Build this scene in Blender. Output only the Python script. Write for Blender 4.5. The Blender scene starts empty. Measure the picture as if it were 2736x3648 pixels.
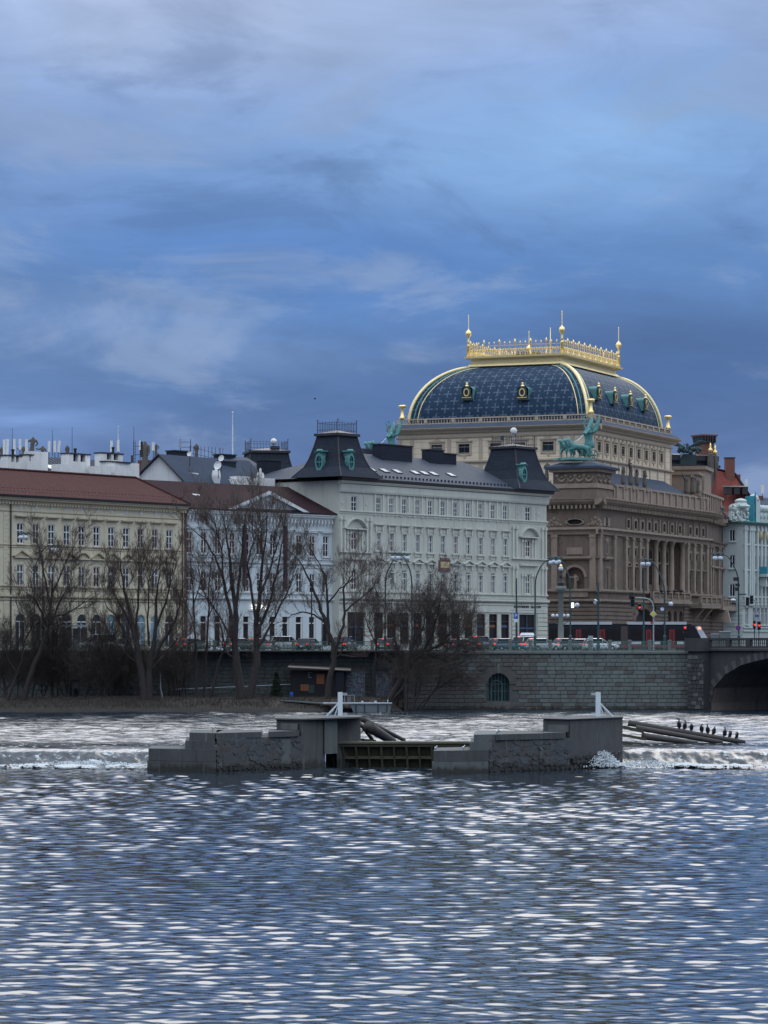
import bpy, bmesh, math, random
import numpy as np
from mathutils import Vector, Matrix
random.seed(7); RNG = np.random.default_rng(11)
SC = bpy.context.scene
# ------------------------------------------------------------------ camera
FPX, CX, HY, HC = 11000.0, 1368.0, 2300.0, 7.2      # focal length and horizon in photo pixels, eye height over the upper water
cam = bpy.data.cameras.new('camera'); camo = bpy.data.objects.new('camera', cam)
SC.collection.objects.link(camo); SC.camera = camo
cam.sensor_fit = 'HORIZONTAL'; cam.sensor_width = 36.0; cam.lens = FPX / 2736 * 36
cam.shift_y = (HY - 1824) / 2736
cam.clip_start = 1.0; cam.clip_end = 9000
camo.location = (0, 0, HC); camo.rotation_euler = (math.radians(90), 0, 0)
# ------------------------------------------------------------------ colour helpers
def s2l(c):
    return tuple(((x / 255) / 12.92 if x / 255 <= 0.04045 else ((x / 255 + 0.055) / 1.055) ** 2.4) for x in c)
class NT:
    """thin wrapper to write node graphs as expressions"""
    def __init__(s, tree): s.t = tree; s.n = tree.nodes; s.l = tree.links
    def new(s, kind, **kw):
        n = s.n.new(kind)
        for k, v in kw.items(): setattr(n, k, v)
        return n
    def put(s, sock, v):
        if hasattr(v, 'is_linked') or isinstance(v, bpy.types.NodeSocket): s.l.new(v, sock)
        elif isinstance(v, (tuple, list)):
            sock.default_value = tuple(v) + (1.0,) * (len(sock.default_value) - len(v))
        else: sock.default_value = v
    def m(s, op, a, b=None, c=None):
        n = s.new('ShaderNodeMath', operation=op); s.put(n.inputs[0], a)
        if b is not None: s.put(n.inputs[1], b)
        if c is not None: s.put(n.inputs[2], c)
        return n.outputs[0]
    def mix(s, f, a, b, blend='MIX'):
        n = s.new('ShaderNodeMix', data_type='RGBA', blend_type=blend)
        s.put(n.inputs[0], f); s.put(n.inputs[6], a); s.put(n.inputs[7], b); return n.outputs[2]
    def ramp(s, f, stops, interp='LINEAR'):
        n = s.new('ShaderNodeValToRGB'); s.put(n.inputs[0], f); cr = n.color_ramp; cr.interpolation = interp
        while len(cr.elements) < len(stops): cr.elements.new(0.5)
        for e, (p, c) in zip(cr.elements, stops):
            e.position = p; e.color = tuple(c) + (1.0,) if len(c) == 3 else tuple(c)
        return n.outputs[0]
    def xyz(s, v):
        n = s.new('ShaderNodeSeparateXYZ'); s.put(n.inputs[0], v); return n.outputs
    def comb(s, x, y, z):
        n = s.new('ShaderNodeCombineXYZ'); s.put(n.inputs[0], x); s.put(n.inputs[1], y); s.put(n.inputs[2], z); return n.outputs[0]
    def noise(s, v, scale=1, detail=4, rough=0.5, dist=0.0):
        n = s.new('ShaderNodeTexNoise'); s.put(n.inputs['Vector'], v); n.inputs['Scale'].default_value = scale
        n.inputs['Detail'].default_value = detail; n.inputs['Roughness'].default_value = rough; n.inputs['Distortion'].default_value = dist
        return n.outputs[0]
    def mapv(s, v, scale):
        n = s.new('ShaderNodeVectorMath', operation='MULTIPLY'); s.put(n.inputs[0], v); s.put(n.inputs[1], scale); return n.outputs[0]
# ------------------------------------------------------------------ sky: overcast dusk, blue low down, paler higher up
world = bpy.data.worlds.new('World'); SC.world = world; world.use_nodes = True
W = NT(world.node_tree); W.n.clear()
SUN_EL, SUN_AZ = math.radians(42), math.radians(18)     # azimuth measured from +Y (the view) to the right
tc = W.new('ShaderNodeTexCoord'); D = W.xyz(tc.outputs['Generated'])
az = W.m('MULTIPLY', W.m('ARCTAN2', D[0], D[1]), 57.29578)
el = W.m('MULTIPLY', W.m('ARCSINE', D[2]), 57.29578)
ael = W.m('ABSOLUTE', el)
# cloud layer coordinates (longer along the horizon, slightly slanted)
cv = W.comb(W.m('MULTIPLY', az, 0.10), W.m('ADD', W.m('MULTIPLY', el, 0.34), W.m('MULTIPLY', az, 0.03)), 3.7)
n1 = W.noise(cv, 0.8, 5, 0.55, 0.6)
n2 = W.noise(cv, 2.6, 6, 0.6, 0.9)
wob = W.m('MULTIPLY', W.m('SUBTRACT', n1, 0.5), 5.0)
el2 = W.m('ADD', el, W.m('MULTIPLY', wob, 0.45)); az2 = W.m('ADD', az, W.m('MULTIPLY', wob, 1.1))
base = W.ramp(W.m('DIVIDE', el2, 90.0), [
    (0.0, s2l((110, 125, 164))), (1.5 / 90, s2l((98, 119, 162))), (4.5 / 90, s2l((79, 109, 156))), (7.2 / 90, s2l((88, 127, 179))),
    (10.0 / 90, s2l((118, 152, 203))), (12.6 / 90, s2l((150, 170, 206))), (15 / 90, (0.48, 0.55, 0.66)), (20 / 90, (0.70, 0.80, 0.95)), (35 / 90, (1.02, 1.15, 1.34)), (60 / 90, (1.50, 1.72, 2.0)), (1.0, (1.65, 1.9, 2.2))])
def blob(a, e, sa, se, slant=0.0):
    da = W.m('DIVIDE', W.m('SUBTRACT', az2, a), sa)
    de = W.m('DIVIDE', W.m('SUBTRACT', W.m('SUBTRACT', el2, e), W.m('MULTIPLY', az, slant)), se)
    return W.m('EXPONENT', W.m('MULTIPLY', W.m('ADD', W.m('MULTIPLY', da, da), W.m('MULTIPLY', de, de)), -1.0))
col = base
for (a, e, sa, se, sl, c, k) in [
        (3.2, 8.9, 4.2, 1.0, 0.05, (132, 172, 220), 0.9),     # bright band right of the middle
        (-3.5, 11.2, 5.0, 1.6, 0.0, (170, 184, 212), 0.55),
        (-7.0, 5.4, 3.0, 0.8, -0.1, (100, 126, 170), 0.7),
        (-2.2, 5.5, 2.6, 0.5, -0.12, (112, 142, 188), 0.7),
        (4.5, 5.2, 4.5, 1.1, 0.0, (66, 98, 148), 0.8),
        (-6.6, 4.3, 2.4, 0.55, 0.0, (126, 158, 212), 0.6),
        (-1.5, 7.2, 5.5, 0.8, -0.05, (78, 122, 188), 0.5),
        (-6.8, 8.6, 2.2, 1.5, 0.0, (112, 138, 184), 0.4),
        (6.2, 1.4, 3.0, 0.7, 0.0, (122, 132, 174), 0.6),
        (-2.0, 1.9, 3.5, 0.6, 0.0, (118, 134, 174), 0.6)]:
    col = W.mix(W.m('MULTIPLY', blob(a, e, sa, se, sl), k), col, s2l(c))
n3 = W.noise(W.comb(W.m('MULTIPLY', az, 0.16), W.m('MULTIPLY', el, 0.42), 9.1), 1.15, 7, 0.60, 0.5)
low = W.m('MINIMUM', 1.0, W.m('MAXIMUM', 0.0, W.m('DIVIDE', W.m('SUBTRACT', 15.0, el), 5.0)))
pf = W.m('MULTIPLY', W.ramp(n3, [(0.50, (0, 0, 0)), (0.66, (1, 1, 1))], 'EASE'), W.m('MULTIPLY', low, 0.50))
df = W.m('MULTIPLY', W.ramp(n3, [(0.34, (1, 1, 1)), (0.50, (0, 0, 0))], 'EASE'), W.m('MULTIPLY', low, 0.40))
col = W.mix(pf, col, s2l((138, 158, 190))); col = W.mix(df, col, s2l((70, 97, 142)))
streak = W.m('MULTIPLY_ADD', W.m('SUBTRACT', n2, 0.5), 0.42, 1.0)
streak = W.m('ADD', streak, W.m('MULTIPLY', W.m('SUBTRACT', n1, 0.5), 0.28))
colm = W.new('ShaderNodeVectorMath', operation='SCALE'); W.put(colm.inputs[0], col); W.put(colm.inputs[3], streak)
# bright cloud band just out of view, below the hidden sun, shaped for water glints
sd = (math.sin(SUN_AZ) * math.cos(SUN_EL), math.cos(SUN_AZ) * math.cos(SUN_EL), math.sin(SUN_EL))
ge = W.m('DIVIDE', W.m('SUBTRACT', el2, 22.0), 11.0); ge = W.m('EXPONENT', W.m('MULTIPLY', W.m('MULTIPLY', ge, ge), -1.0))
ga = W.m('POWER', W.m('MAXIMUM', W.m('COSINE', W.m('MULTIPLY', W.m('SUBTRACT', az, 6.0), 0.0174533)), 0.0), 4.0)
glow = W.m('MULTIPLY', W.m('MULTIPLY', ge, ga), W.m('SMOOTH_MIN', 1.0, W.m('MAXIMUM', W.m('DIVIDE', W.m('SUBTRACT', el2, 11.8), 4.5), 0.0), 0.2))
gcol = W.new('ShaderNodeVectorMath', operation='SCALE'); W.put(gcol.inputs[0], (1.95, 1.84, 1.76)); W.put(gcol.inputs[3], glow)
tot = W.new('ShaderNodeVectorMath', operation='ADD'); W.put(tot.inputs[0], colm.outputs[0]); W.put(tot.inputs[1], gcol.outputs[0])
sky = W.new('ShaderNodeTexSky', sky_type='NISHITA', sun_disc=False, sun_elevation=SUN_EL, sun_rotation=SUN_AZ, air_density=1.0, dust_density=2.0)
skys = W.new('ShaderNodeVectorMath', operation='SCALE'); W.put(skys.inputs[0], sky.outputs[0]); skys.inputs[3].default_value = 0.015
tens = W.new('ShaderNodeVectorMath', operation='SCALE'); W.put(tens.inputs[0], tot.outputs[0]); tens.inputs[3].default_value = 10.0
fin = W.new('ShaderNodeVectorMath', operation='ADD'); W.put(fin.inputs[0], tens.outputs[0]); W.put(fin.inputs[1], skys.outputs[0])
bg = W.new('ShaderNodeBackground'); W.put(bg.inputs[0], fin.outputs[0]); bg.inputs[1].default_value = 0.10
out = W.new('ShaderNodeOutputWorld'); W.l.new(bg.outputs[0], out.inputs[0])
# ------------------------------------------------------------------ sun behind the cloud
sunl = bpy.data.lights.new('sun', 'SUN'); sunl.energy = 0.5; sunl.angle = math.radians(22); sunl.color = (1.0, 0.93, 0.84)
suno = bpy.data.objects.new('sun', sunl); SC.collection.objects.link(suno)
suno.rotation_euler = Vector(sd).to_track_quat('Z', 'Y').to_euler()
# ------------------------------------------------------------------ exposure
SC.view_settings.view_transform = 'Standard'; SC.view_settings.look = 'None'
SC.view_settings.exposure = 0.2; SC.view_settings.gamma = 1.0; SC.view_settings.use_curve_mapping = False
SC.cycles.max_bounces = 6; SC.cycles.diffuse_bounces = 2; SC.cycles.glossy_bounces = 3; SC.cycles.transmission_bounces = 2
SC.cycles.caustics_reflective = False; SC.cycles.caustics_refractive = False
SC.cycles.sample_clamp_indirect = 6.0
# ------------------------------------------------------------------ object helpers
COL = SC.collection
ROAD = 6.6                                              # road level over the upper water
LOW = -1.28                                             # water level below the weir
class MB:
    """collects shapes, builds one mesh"""
    def __init__(s): s.v = []; s.f = []
    def add(s, vs, fs):
        o = len(s.v); s.v.extend(vs); s.f.extend([tuple(i + o for i in f) for f in fs]); return s
    def box(s, x0, x1, y0, y1, z0, z1, taper=0.0):
        t = taper
        return s.add([(x0, y0, z0), (x1, y0, z0), (x1, y1, z0), (x0, y1, z0), (x0 + t, y0 + t, z1), (x1 - t, y0 + t, z1), (x1 - t, y1 - t, z1), (x0 + t, y1 - t, z1)],
                     [(0, 3, 2, 1), (4, 5, 6, 7), (0, 1, 5, 4), (1, 2, 6, 5), (2, 3, 7, 6), (3, 0, 4, 7)])
    def quad(s, a, b, c, d): return s.add([a, b, c, d], [(0, 1, 2, 3)])
    def tri(s, a, b, c): return s.add([a, b, c], [(0, 1, 2)])
    def prism(s, poly, y0, y1):                         # polygon in (x, z), counter-clockwise seen from -y
        n = len(poly)
        vs = [(p[0], y0, p[1]) for p in poly] + [(p[0], y1, p[1]) for p in poly]
        fs = [tuple(range(n)), tuple(range(2 * n - 1, n - 1, -1))] + [(i, i + n, (i + 1) % n + n, (i + 1) % n) for i in range(n)]
        return s.add(vs, fs)
    def plan(s, poly, z0, z1, scale=1.0):               # polygon in (x, y), extruded upward
        n = len(poly); cx = sum(p[0] for p in poly) / n; cy = sum(p[1] for p in poly) / n
        vs = [(p[0], p[1], z0) for p in poly] + [(cx + (p[0] - cx) * scale, cy + (p[1] - cy) * scale, z1) for p in poly]
        return s.add(vs, [tuple(range(n - 1, -1, -1)), tuple(range(n, 2 * n))] + [(i, (i + 1) % n, (i + 1) % n + n, i + n) for i in range(n)])
    def strip(s, prof, x0, x1):                         # profile in (y, z) swept along x
        n = len(prof)
        vs = [(x0, p[0], p[1]) for p in prof] + [(x1, p[0], p[1]) for p in prof]
        return s.add(vs, [tuple(range(n)), tuple(range(2 * n - 1, n - 1, -1))] + [(i, i + n, (i + 1) % n + n, (i + 1) % n) for i in range(n)])
    def lathe(s, prof, c=(0, 0, 0), n=10):              # profile (r, z)
        vs = []; fs = []
        for r, z in prof:
            for k in range(n):
                a = 2 * math.pi * k / n; vs.append((c[0] + r * math.cos(a), c[1] + r * math.sin(a), c[2] + z))
        for i in range(len(prof) - 1):
            for k in range(n):
                fs.append((i * n + k, i * n + (k + 1) % n, (i + 1) * n + (k + 1) % n, (i + 1) * n + k))
        fs.append(tuple(range(n - 1, -1, -1))); fs.append(tuple(range((len(prof) - 1) * n, len(prof) * n)))
        return s.add(vs, fs)
    def tube(s, pts, rad, n=6, cap=True):
        P = [Vector(p) for p in pts]; m = len(P)
        if not hasattr(rad, '__len__'): rad = [rad] * m
        vs = []; fs = []; up = None
        for i in range(m):
            d = (P[min(i + 1, m - 1)] - P[max(i - 1, 0)])
            d = d.normalized() if d.length > 1e-9 else Vector((0, 0, 1))
            if up is None:
                up = d.orthogonal().normalized()
            up = (up - d * up.dot(d)); up = up.normalized() if up.length > 1e-6 else d.orthogonal().normalized()
            b = d.cross(up)
            for k in range(n):
                a = 2 * math.pi * k / n; q = P[i] + (up * math.cos(a) + b * math.sin(a)) * rad[i]; vs.append(tuple(q))
        for i in range(m - 1):
            for k in range(n):
                fs.append((i * n + k, i * n + (k + 1) % n, (i + 1) * n + (k + 1) % n, (i + 1) * n + k))
        if cap: fs.append(tuple(range(n - 1, -1, -1))); fs.append(tuple(range((m - 1) * n, m * n)))
        return s.add(vs, fs)
    def ball(s, c, r, n=8, rings=6, sx=1, sy=1, sz=1):
        vs = [(c[0], c[1], c[2] - r * sz)]; fs = []
        for i in range(1, rings):
            t = math.pi * i / rings
            for k in range(n):
                a = 2 * math.pi * k / n
                vs.append((c[0] + r * sx * math.sin(t) * math.cos(a), c[1] + r * sy * math.sin(t) * math.sin(a), c[2] - r * sz * math.cos(t)))
        vs.append((c[0], c[1], c[2] + r * sz)); L = len(vs) - 1
        for k in range(n):
            fs.append((0, 1 + (k + 1) % n, 1 + k)); fs.append((L, 1 + (rings - 2) * n + k, 1 + (rings - 2) * n + (k + 1) % n))
            for i in range(rings - 2):
                fs.append((1 + i * n + k, 1 + i * n + (k + 1) % n, 1 + (i + 1) * n + (k + 1) % n, 1 + (i + 1) * n + k))
        return s.add(vs, fs)
    def mesh(s, name, m=None, smooth=False):
        me = bpy.data.meshes.new(name); me.from_pydata(s.v, [], s.f)
        if m: me.materials.append(m)
        if smooth: me.polygons.foreach_set('use_smooth', [True] * len(me.polygons))
        me.update(); return me
def ob(name, me, parent=None, loc=(0, 0, 0), rz=0.0, **props):
    o = bpy.data.objects.new(name, me); COL.objects.link(o); o.location = loc
    if rz: o.rotation_euler = (0, 0, rz)
    if parent: o.parent = parent
    for k, v in props.items(): o[k] = v
    return o
def PT(n, b, m, *a, **k): return ob(n, b.mesh(n, M[m]), *a, **k)
def tag(o, label, cat, group=None, kind=None):
    o['label'] = label; o['category'] = cat
    if group: o['group'] = group
    if kind: o['kind'] = kind
    return o
def thing(name, label, cat, loc=(0, 0, 0), rz=0.0, group=None):
    return tag(ob(name, None, None, loc, rz), label, cat, group)
def copy_tree(o, parent=None):
    c = o.copy(); COL.objects.link(c)
    if parent: c.parent = parent
    for ch in list(o.children): copy_tree(ch, c)
    return c
def pix(px, py, Y): return ((px - CX) / FPX * Y, Y, HC + (HY - py) / FPX * Y)
def xat(px, Y): return (px - CX) / FPX * Y
def zat(py, Y): return HC + (HY - py) / FPX * Y
class Face:
    """a vertical plane: origin A, direction theta (x along it, y into the building, z up from the road)"""
    def __init__(s, root, A, th):
        s.root = root; s.A = A; s.th = th; s.e = (math.cos(th), math.sin(th)); s.n = (-math.sin(th), math.cos(th))
        t0 = root.rotation_euler[2]; dx, dy = A[0] - root.location[0], A[1] - root.location[1]
        s.rel = (dx * math.cos(t0) + dy * math.sin(t0), -dx * math.sin(t0) + dy * math.cos(t0)); s.phi = th - t0; s.zr = root.location[2]
    def UZ(s, px, py, off=0.0):
        d = ((px - CX) / FPX, 1.0, (HY - py) / FPX)
        t = (s.A[0] * s.n[0] + s.A[1] * s.n[1] + off) / (d[0] * s.n[0] + d[1] * s.n[1])
        return ((t * d[0] - s.A[0]) * s.e[0] + (t * d[1] - s.A[1]) * s.e[1], HC + t * d[2] - s.zr)
    def U(s, px, off=0.0): return s.UZ(px, HY, off)[0]
    def Z(s, px, py, off=0.0): return s.UZ(px, py, off)[1]
    def put(s, name, me, u=0.0, v=0.0, z=0.0, parent=None, rz=0.0, **kw):
        c, q = math.cos(s.phi), math.sin(s.phi)
        return ob(name, me, parent or s.root, (s.rel[0] + u * c - v * q, s.rel[1] + u * q + v * c, z), s.phi + rz, **kw)
Face.pm = lambda s, n, b, m, *a, **k: s.put(n, b.mesh(n, M[m]), *a, **k)
def face_from(root_name, label, cat, p0, Y0, p1, Y1, group=None):
    A = (xat(p0, Y0), Y0); B = (xat(p1, Y1), Y1); th = math.atan2(B[1] - A[1], B[0] - A[0])
    root = thing(root_name, label, cat, (A[0], A[1], ROAD), th, group)
    return root, Face(root, A, th)
def wall_holes(mb, u0, u1, z0, z1, holes, depth=0.32, y=0.0):
    us = sorted(set([u0, u1] + [h[0] for h in holes] + [h[1] for h in holes])); zs = sorted(set([z0, z1] + [h[2] for h in holes] + [h[3] for h in holes]))
    us = [u for u in us if u0 - 1e-6 <= u <= u1 + 1e-6]; zs = [z for z in zs if z0 - 1e-6 <= z <= z1 + 1e-6]
    for i in range(len(us) - 1):
        run = None
        for j in range(len(zs) - 1):
            cu, cz = (us[i] + us[i + 1]) / 2, (zs[j] + zs[j + 1]) / 2
            if any(h[0] < cu < h[1] and h[2] < cz < h[3] for h in holes):
                if run is not None: mb.quad((us[i], y, run), (us[i + 1], y, run), (us[i + 1], y, zs[j]), (us[i], y, zs[j])); run = None
            elif run is None: run = zs[j]
        if run is not None: mb.quad((us[i], y, run), (us[i + 1], y, run), (us[i + 1], y, z1), (us[i], y, z1))
    d = y + depth
    for a, b, c, e in holes:
        mb.quad((a, y, c), (a, d, c), (a, d, e), (a, y, e)); mb.quad((b, y, c), (b, y, e), (b, d, e), (b, d, c))
        mb.quad((a, y, e), (a, d, e), (b, d, e), (b, y, e)); mb.quad((a, y, c), (b, y, c), (b, d, c), (a, d, c))
# ------------------------------------------------------------------ materials
def mat(name, rgb, rough=0.8, metal=0.0, var=0.18, scale=0.6, bump=0.0, bscale=6.0, streak=0.0, spec=0.5, emit=None, estr=0.0, tint=None, wet=None):
    m = bpy.data.materials.new(name); m.use_nodes = True; T = NT(m.node_tree); b = T.n['Principled BSDF']
    geo = T.new('ShaderNodeNewGeometry'); P = geo.outputs['Position']
    c = rgb
    if var > 0:
        n = T.noise(P, scale, 6, 0.62); n2 = T.noise(P, scale * 9.0, 3, 0.6)
        f = T.m('ADD', T.m('MULTIPLY', T.m('SUBTRACT', n, 0.5), 2.4 * var), T.m('MULTIPLY', T.m('SUBTRACT', n2, 0.5), 1.1 * var))
        sc = T.new('ShaderNodeVectorMath', operation='SCALE'); T.put(sc.inputs[0], rgb); T.put(sc.inputs[3], T.m('ADD', f, 1.0)); c = sc.outputs[0]
        if tint: c = T.mix(T.m('MULTIPLY', T.m('GREATER_THAN', n, 0.56), 0.5), c, tint)
        if streak > 0:
            st = T.noise(T.mapv(P, (1.6, 1.6, 0.12)), 1.0, 4, 0.7)
            c = T.mix(T.m('MULTIPLY', T.m('MAXIMUM', T.m('SUBTRACT', st, 0.52), 0.0), streak * 6), c, tuple(x * 0.35 for x in rgb))
    if wet is not None:                                   # algae and damp stain along the waterline
        zq = T.m('ADD', T.xyz(P)[2], T.m('MULTIPLY', T.m('SUBTRACT', T.noise(T.mapv(P, (1.2, 1.2, 0.5)), 1.0, 4, 0.7), 0.5), 1.3))
        c = T.mix(T.m('MINIMUM', 0.85, T.m('MAXIMUM', 0.0, T.m('DIVIDE', T.m('SUBTRACT', wet, zq), 0.35))), c, (0.020, 0.020, 0.014))
        lm = T.noise(T.mapv(P, (2.6, 2.6, 0.16)), 1.0, 3, 0.6); c = T.mix(T.m('MULTIPLY', T.m('MAXIMUM', 0.0, T.m('SUBTRACT', lm, 0.62)), 3.0), c, (0.24, 0.25, 0.24))
    T.put(b.inputs['Base Color'], c)
    b.inputs['Roughness'].default_value = rough; b.inputs['Metallic'].default_value = metal
    b.inputs['Specular IOR Level'].default_value = spec
    if bump > 0:
        bn = T.new('ShaderNodeBump'); bn.inputs['Strength'].default_value = bump; bn.inputs['Distance'].default_value = 0.05
        T.put(bn.inputs['Height'], T.noise(P, bscale, 4, 0.6)); T.l.new(bn.outputs[0], b.inputs['Normal'])
    if emit:
        T.put(b.inputs['Emission Color'], emit); b.inputs['Emission Strength'].default_value = estr
    return m
M = {}
def mk(k, *a, **kw): M[k] = mat(k, *a, **kw)
mk('yellow_plaster', (0.54, 0.49, 0.365), 0.85, var=0.14, scale=0.3, streak=0.30)
mk('yellow_trim', (0.46, 0.40, 0.29), 0.85, var=0.10, streak=0.15)
mk('palace_plaster', (0.52, 0.58, 0.60), 0.85, var=0.13, scale=0.3, streak=0.26)
mk('palace_trim', (0.60, 0.63, 0.64), 0.85, var=0.10, streak=0.1)
mk('hotel_plaster', (0.475, 0.485, 0.43), 0.85, var=0.13, scale=0.3, streak=0.30)
mk('hotel_trim', (0.53, 0.54, 0.485), 0.85, var=0.12, streak=0.18)
mk('theatre_stone', (0.150, 0.112, 0.088), 0.9, tint=(0.055, 0.046, 0.042), var=0.42, scale=0.42, bump=0.5, bscale=3, streak=0.30)
mk('theatre_trim', (0.235, 0.182, 0.145), 0.9, var=0.38, scale=0.8, bump=0.3, streak=0.30)
mk('parapet_stone', (0.27, 0.212, 0.168), 0.9, var=0.34, scale=0.8, bump=0.3, streak=0.30)
mk('attic_stone', (0.70, 0.58, 0.43), 0.88, var=0.14, scale=0.4, bump=0.2, streak=0.16)
mk('attic_trim', (0.43, 0.35, 0.265), 0.88, var=0.16, scale=0.6, streak=0.16)
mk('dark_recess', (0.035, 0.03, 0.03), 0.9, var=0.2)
mk('white_frame', (0.66, 0.66, 0.66), 0.6, var=0.05)
mk('brown_frame', (0.055, 0.038, 0.033), 0.6, var=0.1)
for k, c in (('glass_dark', (0.012, 0.016, 0.025)), ('glass_teal', (0.02, 0.04, 0.05)), ('glass_red', (0.085, 0.035, 0.03)), ('glass_pale', (0.10, 0.11, 0.12)), ('glass_shop', (0.02, 0.016, 0.016))):
    mk(k, c, 0.15, var=0.35, scale=0.9, spec=0.22)
mk('tile_red', (0.064, 0.0245, 0.0225), 0.92, var=0.22, scale=0.8, bump=0.6, bscale=4.5, spec=0.15)
mk('tile_brown', (0.030, 0.0145, 0.017), 0.92, var=0.20, scale=0.8, bump=0.5, bscale=4.5, spec=0.15)
mk('tile_bright', (0.20, 0.040, 0.028), 0.8, var=0.18, scale=1.0, bump=0.4, bscale=4.5)
mk('slate', (0.030, 0.036, 0.050), 0.85, var=0.30, scale=1.4, bump=0.7, bscale=3.5, spec=0.1)
mk('slate_flat', (0.058, 0.072, 0.102), 0.9, var=0.20, scale=0.5, bump=0.2, spec=0.05)
mk('sheet_metal', (0.052, 0.060, 0.080), 0.75, var=0.25, scale=0.4, streak=0.2, spec=0.15)
mk('gutter', (0.022, 0.02, 0.024), 0.5, var=0.1)
mk('copper', (0.085, 0.235, 0.225), 0.7, var=0.35, scale=1.2, bump=0.4, bscale=8, tint=(0.03, 0.11, 0.11))
mk('copper_dark', (0.022, 0.045, 0.048), 0.7, var=0.3, scale=1.0, bump=0.4, bscale=8)
mk('gold', (0.92, 0.70, 0.30), 0.42, 0.85, var=0.10, scale=2.0)
mk('gold_pale', (0.84, 0.67, 0.34), 0.5, 0.35, var=0.14, scale=2.0)
mk('chimney_white', (0.70, 0.70, 0.68), 0.9, var=0.14, scale=0.9, streak=0.25)
mk('brick_red', (0.17, 0.07, 0.05), 0.9, var=0.25, scale=2.0)
mk('statue_stone', (0.10, 0.09, 0.08), 0.9, var=0.3, scale=2.5, bump=0.4)
mk('wall_stone', (0.138, 0.155, 0.145), 0.92, wet=0.45, var=0.30, scale=0.7, bump=0.6, bscale=5, streak=0.3)
mk('wall_stone_brown', (0.115, 0.108, 0.098), 0.92, wet=0.45, var=0.30, scale=0.7, bump=0.6, bscale=5, streak=0.25)
mk('wall_stone_pale', (0.146, 0.164, 0.155), 0.92, wet=0.45, var=0.25, scale=0.7, bump=0.6, bscale=5, streak=0.3)
mk('wall_mortar', (0.096, 0.102, 0.098), 0.95, var=0.3, scale=1.5)
mk('bridge_stone', (0.046, 0.044, 0.046), 0.92, var=0.35, scale=0.8, bump=0.7, bscale=4, streak=0.3)
mk('bridge_pale', (0.085, 0.082, 0.080), 0.92, var=0.30, scale=0.8, bump=0.5, bscale=4, streak=0.3)
mk('bridge_vault', (0.20, 0.155, 0.13), 0.92, var=0.35, scale=0.6, bump=0.6, bscale=4, streak=0.5)
mk('concrete', (0.070, 0.071, 0.073), 0.9, wet=-0.75, var=0.30, scale=0.9, bump=0.4, bscale=7, streak=0.5)
mk('concrete_pale', (0.105, 0.112, 0.112), 0.9, wet=-0.75, var=0.25, scale=0.9, bump=0.4, bscale=7, streak=0.5)
mk('rubble', (0.070, 0.073, 0.078), 0.92, wet=-0.75, var=0.40, scale=1.5, bump=0.8, bscale=7)
mk('rubble_brown', (0.072, 0.068, 0.065), 0.92, wet=-0.75, var=0.40, scale=1.5, bump=0.8, bscale=7)
mk('wet_stone', (0.028, 0.026, 0.024), 0.5, var=0.4, scale=1.5, bump=0.8, bscale=7)
mk('gate_steel', (0.058, 0.053, 0.031), 0.7, var=0.4, scale=1.6, bump=0.4, streak=0.4)
mk('gate_lip', (0.14, 0.135, 0.085), 0.7, var=0.3, scale=1.6)
mk('log_steel', (0.050, 0.044, 0.040), 0.75, var=0.35, scale=1.2, bump=0.4, bscale=5)
mk('post_paint', (0.62, 0.68, 0.70), 0.6, var=0.10, scale=2.0)
mk('bark', (0.034, 0.027, 0.026), 0.95, var=0.40, scale=1.8, bump=0.8, bscale=9)
mk('twig', (0.092, 0.066, 0.055), 0.95, var=0.30, scale=0.7)
mk('twig_dark', (0.062, 0.047, 0.042), 0.95, var=0.30, scale=0.7)
mk('bank_earth', (0.034, 0.028, 0.024), 0.95, var=0.45, scale=0.8, bump=1.0, bscale=3)
mk('bank_grass', (0.046, 0.034, 0.027), 0.95, var=0.40, scale=1.2)
mk('conifer', (0.014, 0.030, 0.014), 0.9, var=0.40, scale=3)
mk('asphalt', (0.05, 0.05, 0.052), 0.9, var=0.2, scale=0.5)
mk('paving', (0.13, 0.125, 0.12), 0.9, var=0.2, scale=0.5)
mk('iron_green', (0.075, 0.155, 0.135), 0.6, var=0.15)
mk('iron_dark', (0.013, 0.014, 0.016), 0.6, var=0.15)
mk('pole_green', (0.018, 0.05, 0.055), 0.5, var=0.15)
mk('pole_grey', (0.30, 0.34, 0.38), 0.5, var=0.1)
mk('globe', (0.52, 0.56, 0.62), 0.35, var=0.04)
mk('lamp_lit', (0.9, 0.9, 0.9), 0.4, var=0, emit=(0.9, 0.95, 1.0), estr=1.6)
mk('tram_black', (0.010, 0.010, 0.013), 0.25, var=0.1)
mk('tram_red', (0.22, 0.012, 0.016), 0.35, var=0.1)
mk('tram_silver', (0.42, 0.45, 0.48), 0.4, var=0.1)
mk('tram_white', (0.62, 0.64, 0.66), 0.4, var=0.05)
mk('tram_front', (0.50, 0.53, 0.57), 0.08, var=0.25, scale=1.5, spec=0.9)  # pale base colour paints reflections into the windscreen glass
mk('rubber', (0.012, 0.012, 0.012), 0.8, var=0.1)
mk('tail_red', (0.5, 0.01, 0.01), 0.4, var=0, emit=(1.0, 0.045, 0.03), estr=1.5)
mk('tail_dim', (0.5, 0.01, 0.01), 0.4, var=0, emit=(1.0, 0.05, 0.06), estr=0.35)
mk('head_warm', (0.9, 0.8, 0.6), 0.4, var=0, emit=(1.0, 0.62, 0.30), estr=2.5)
mk('sign_lit', (0.9, 0.9, 0.9), 0.4, var=0, emit=(1.0, 0.97, 0.92), estr=1.5)
mk('dest_lit', (0.8, 0.3, 0.2), 0.4, var=0, emit=(1.0, 0.33, 0.22), estr=1.2)
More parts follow.
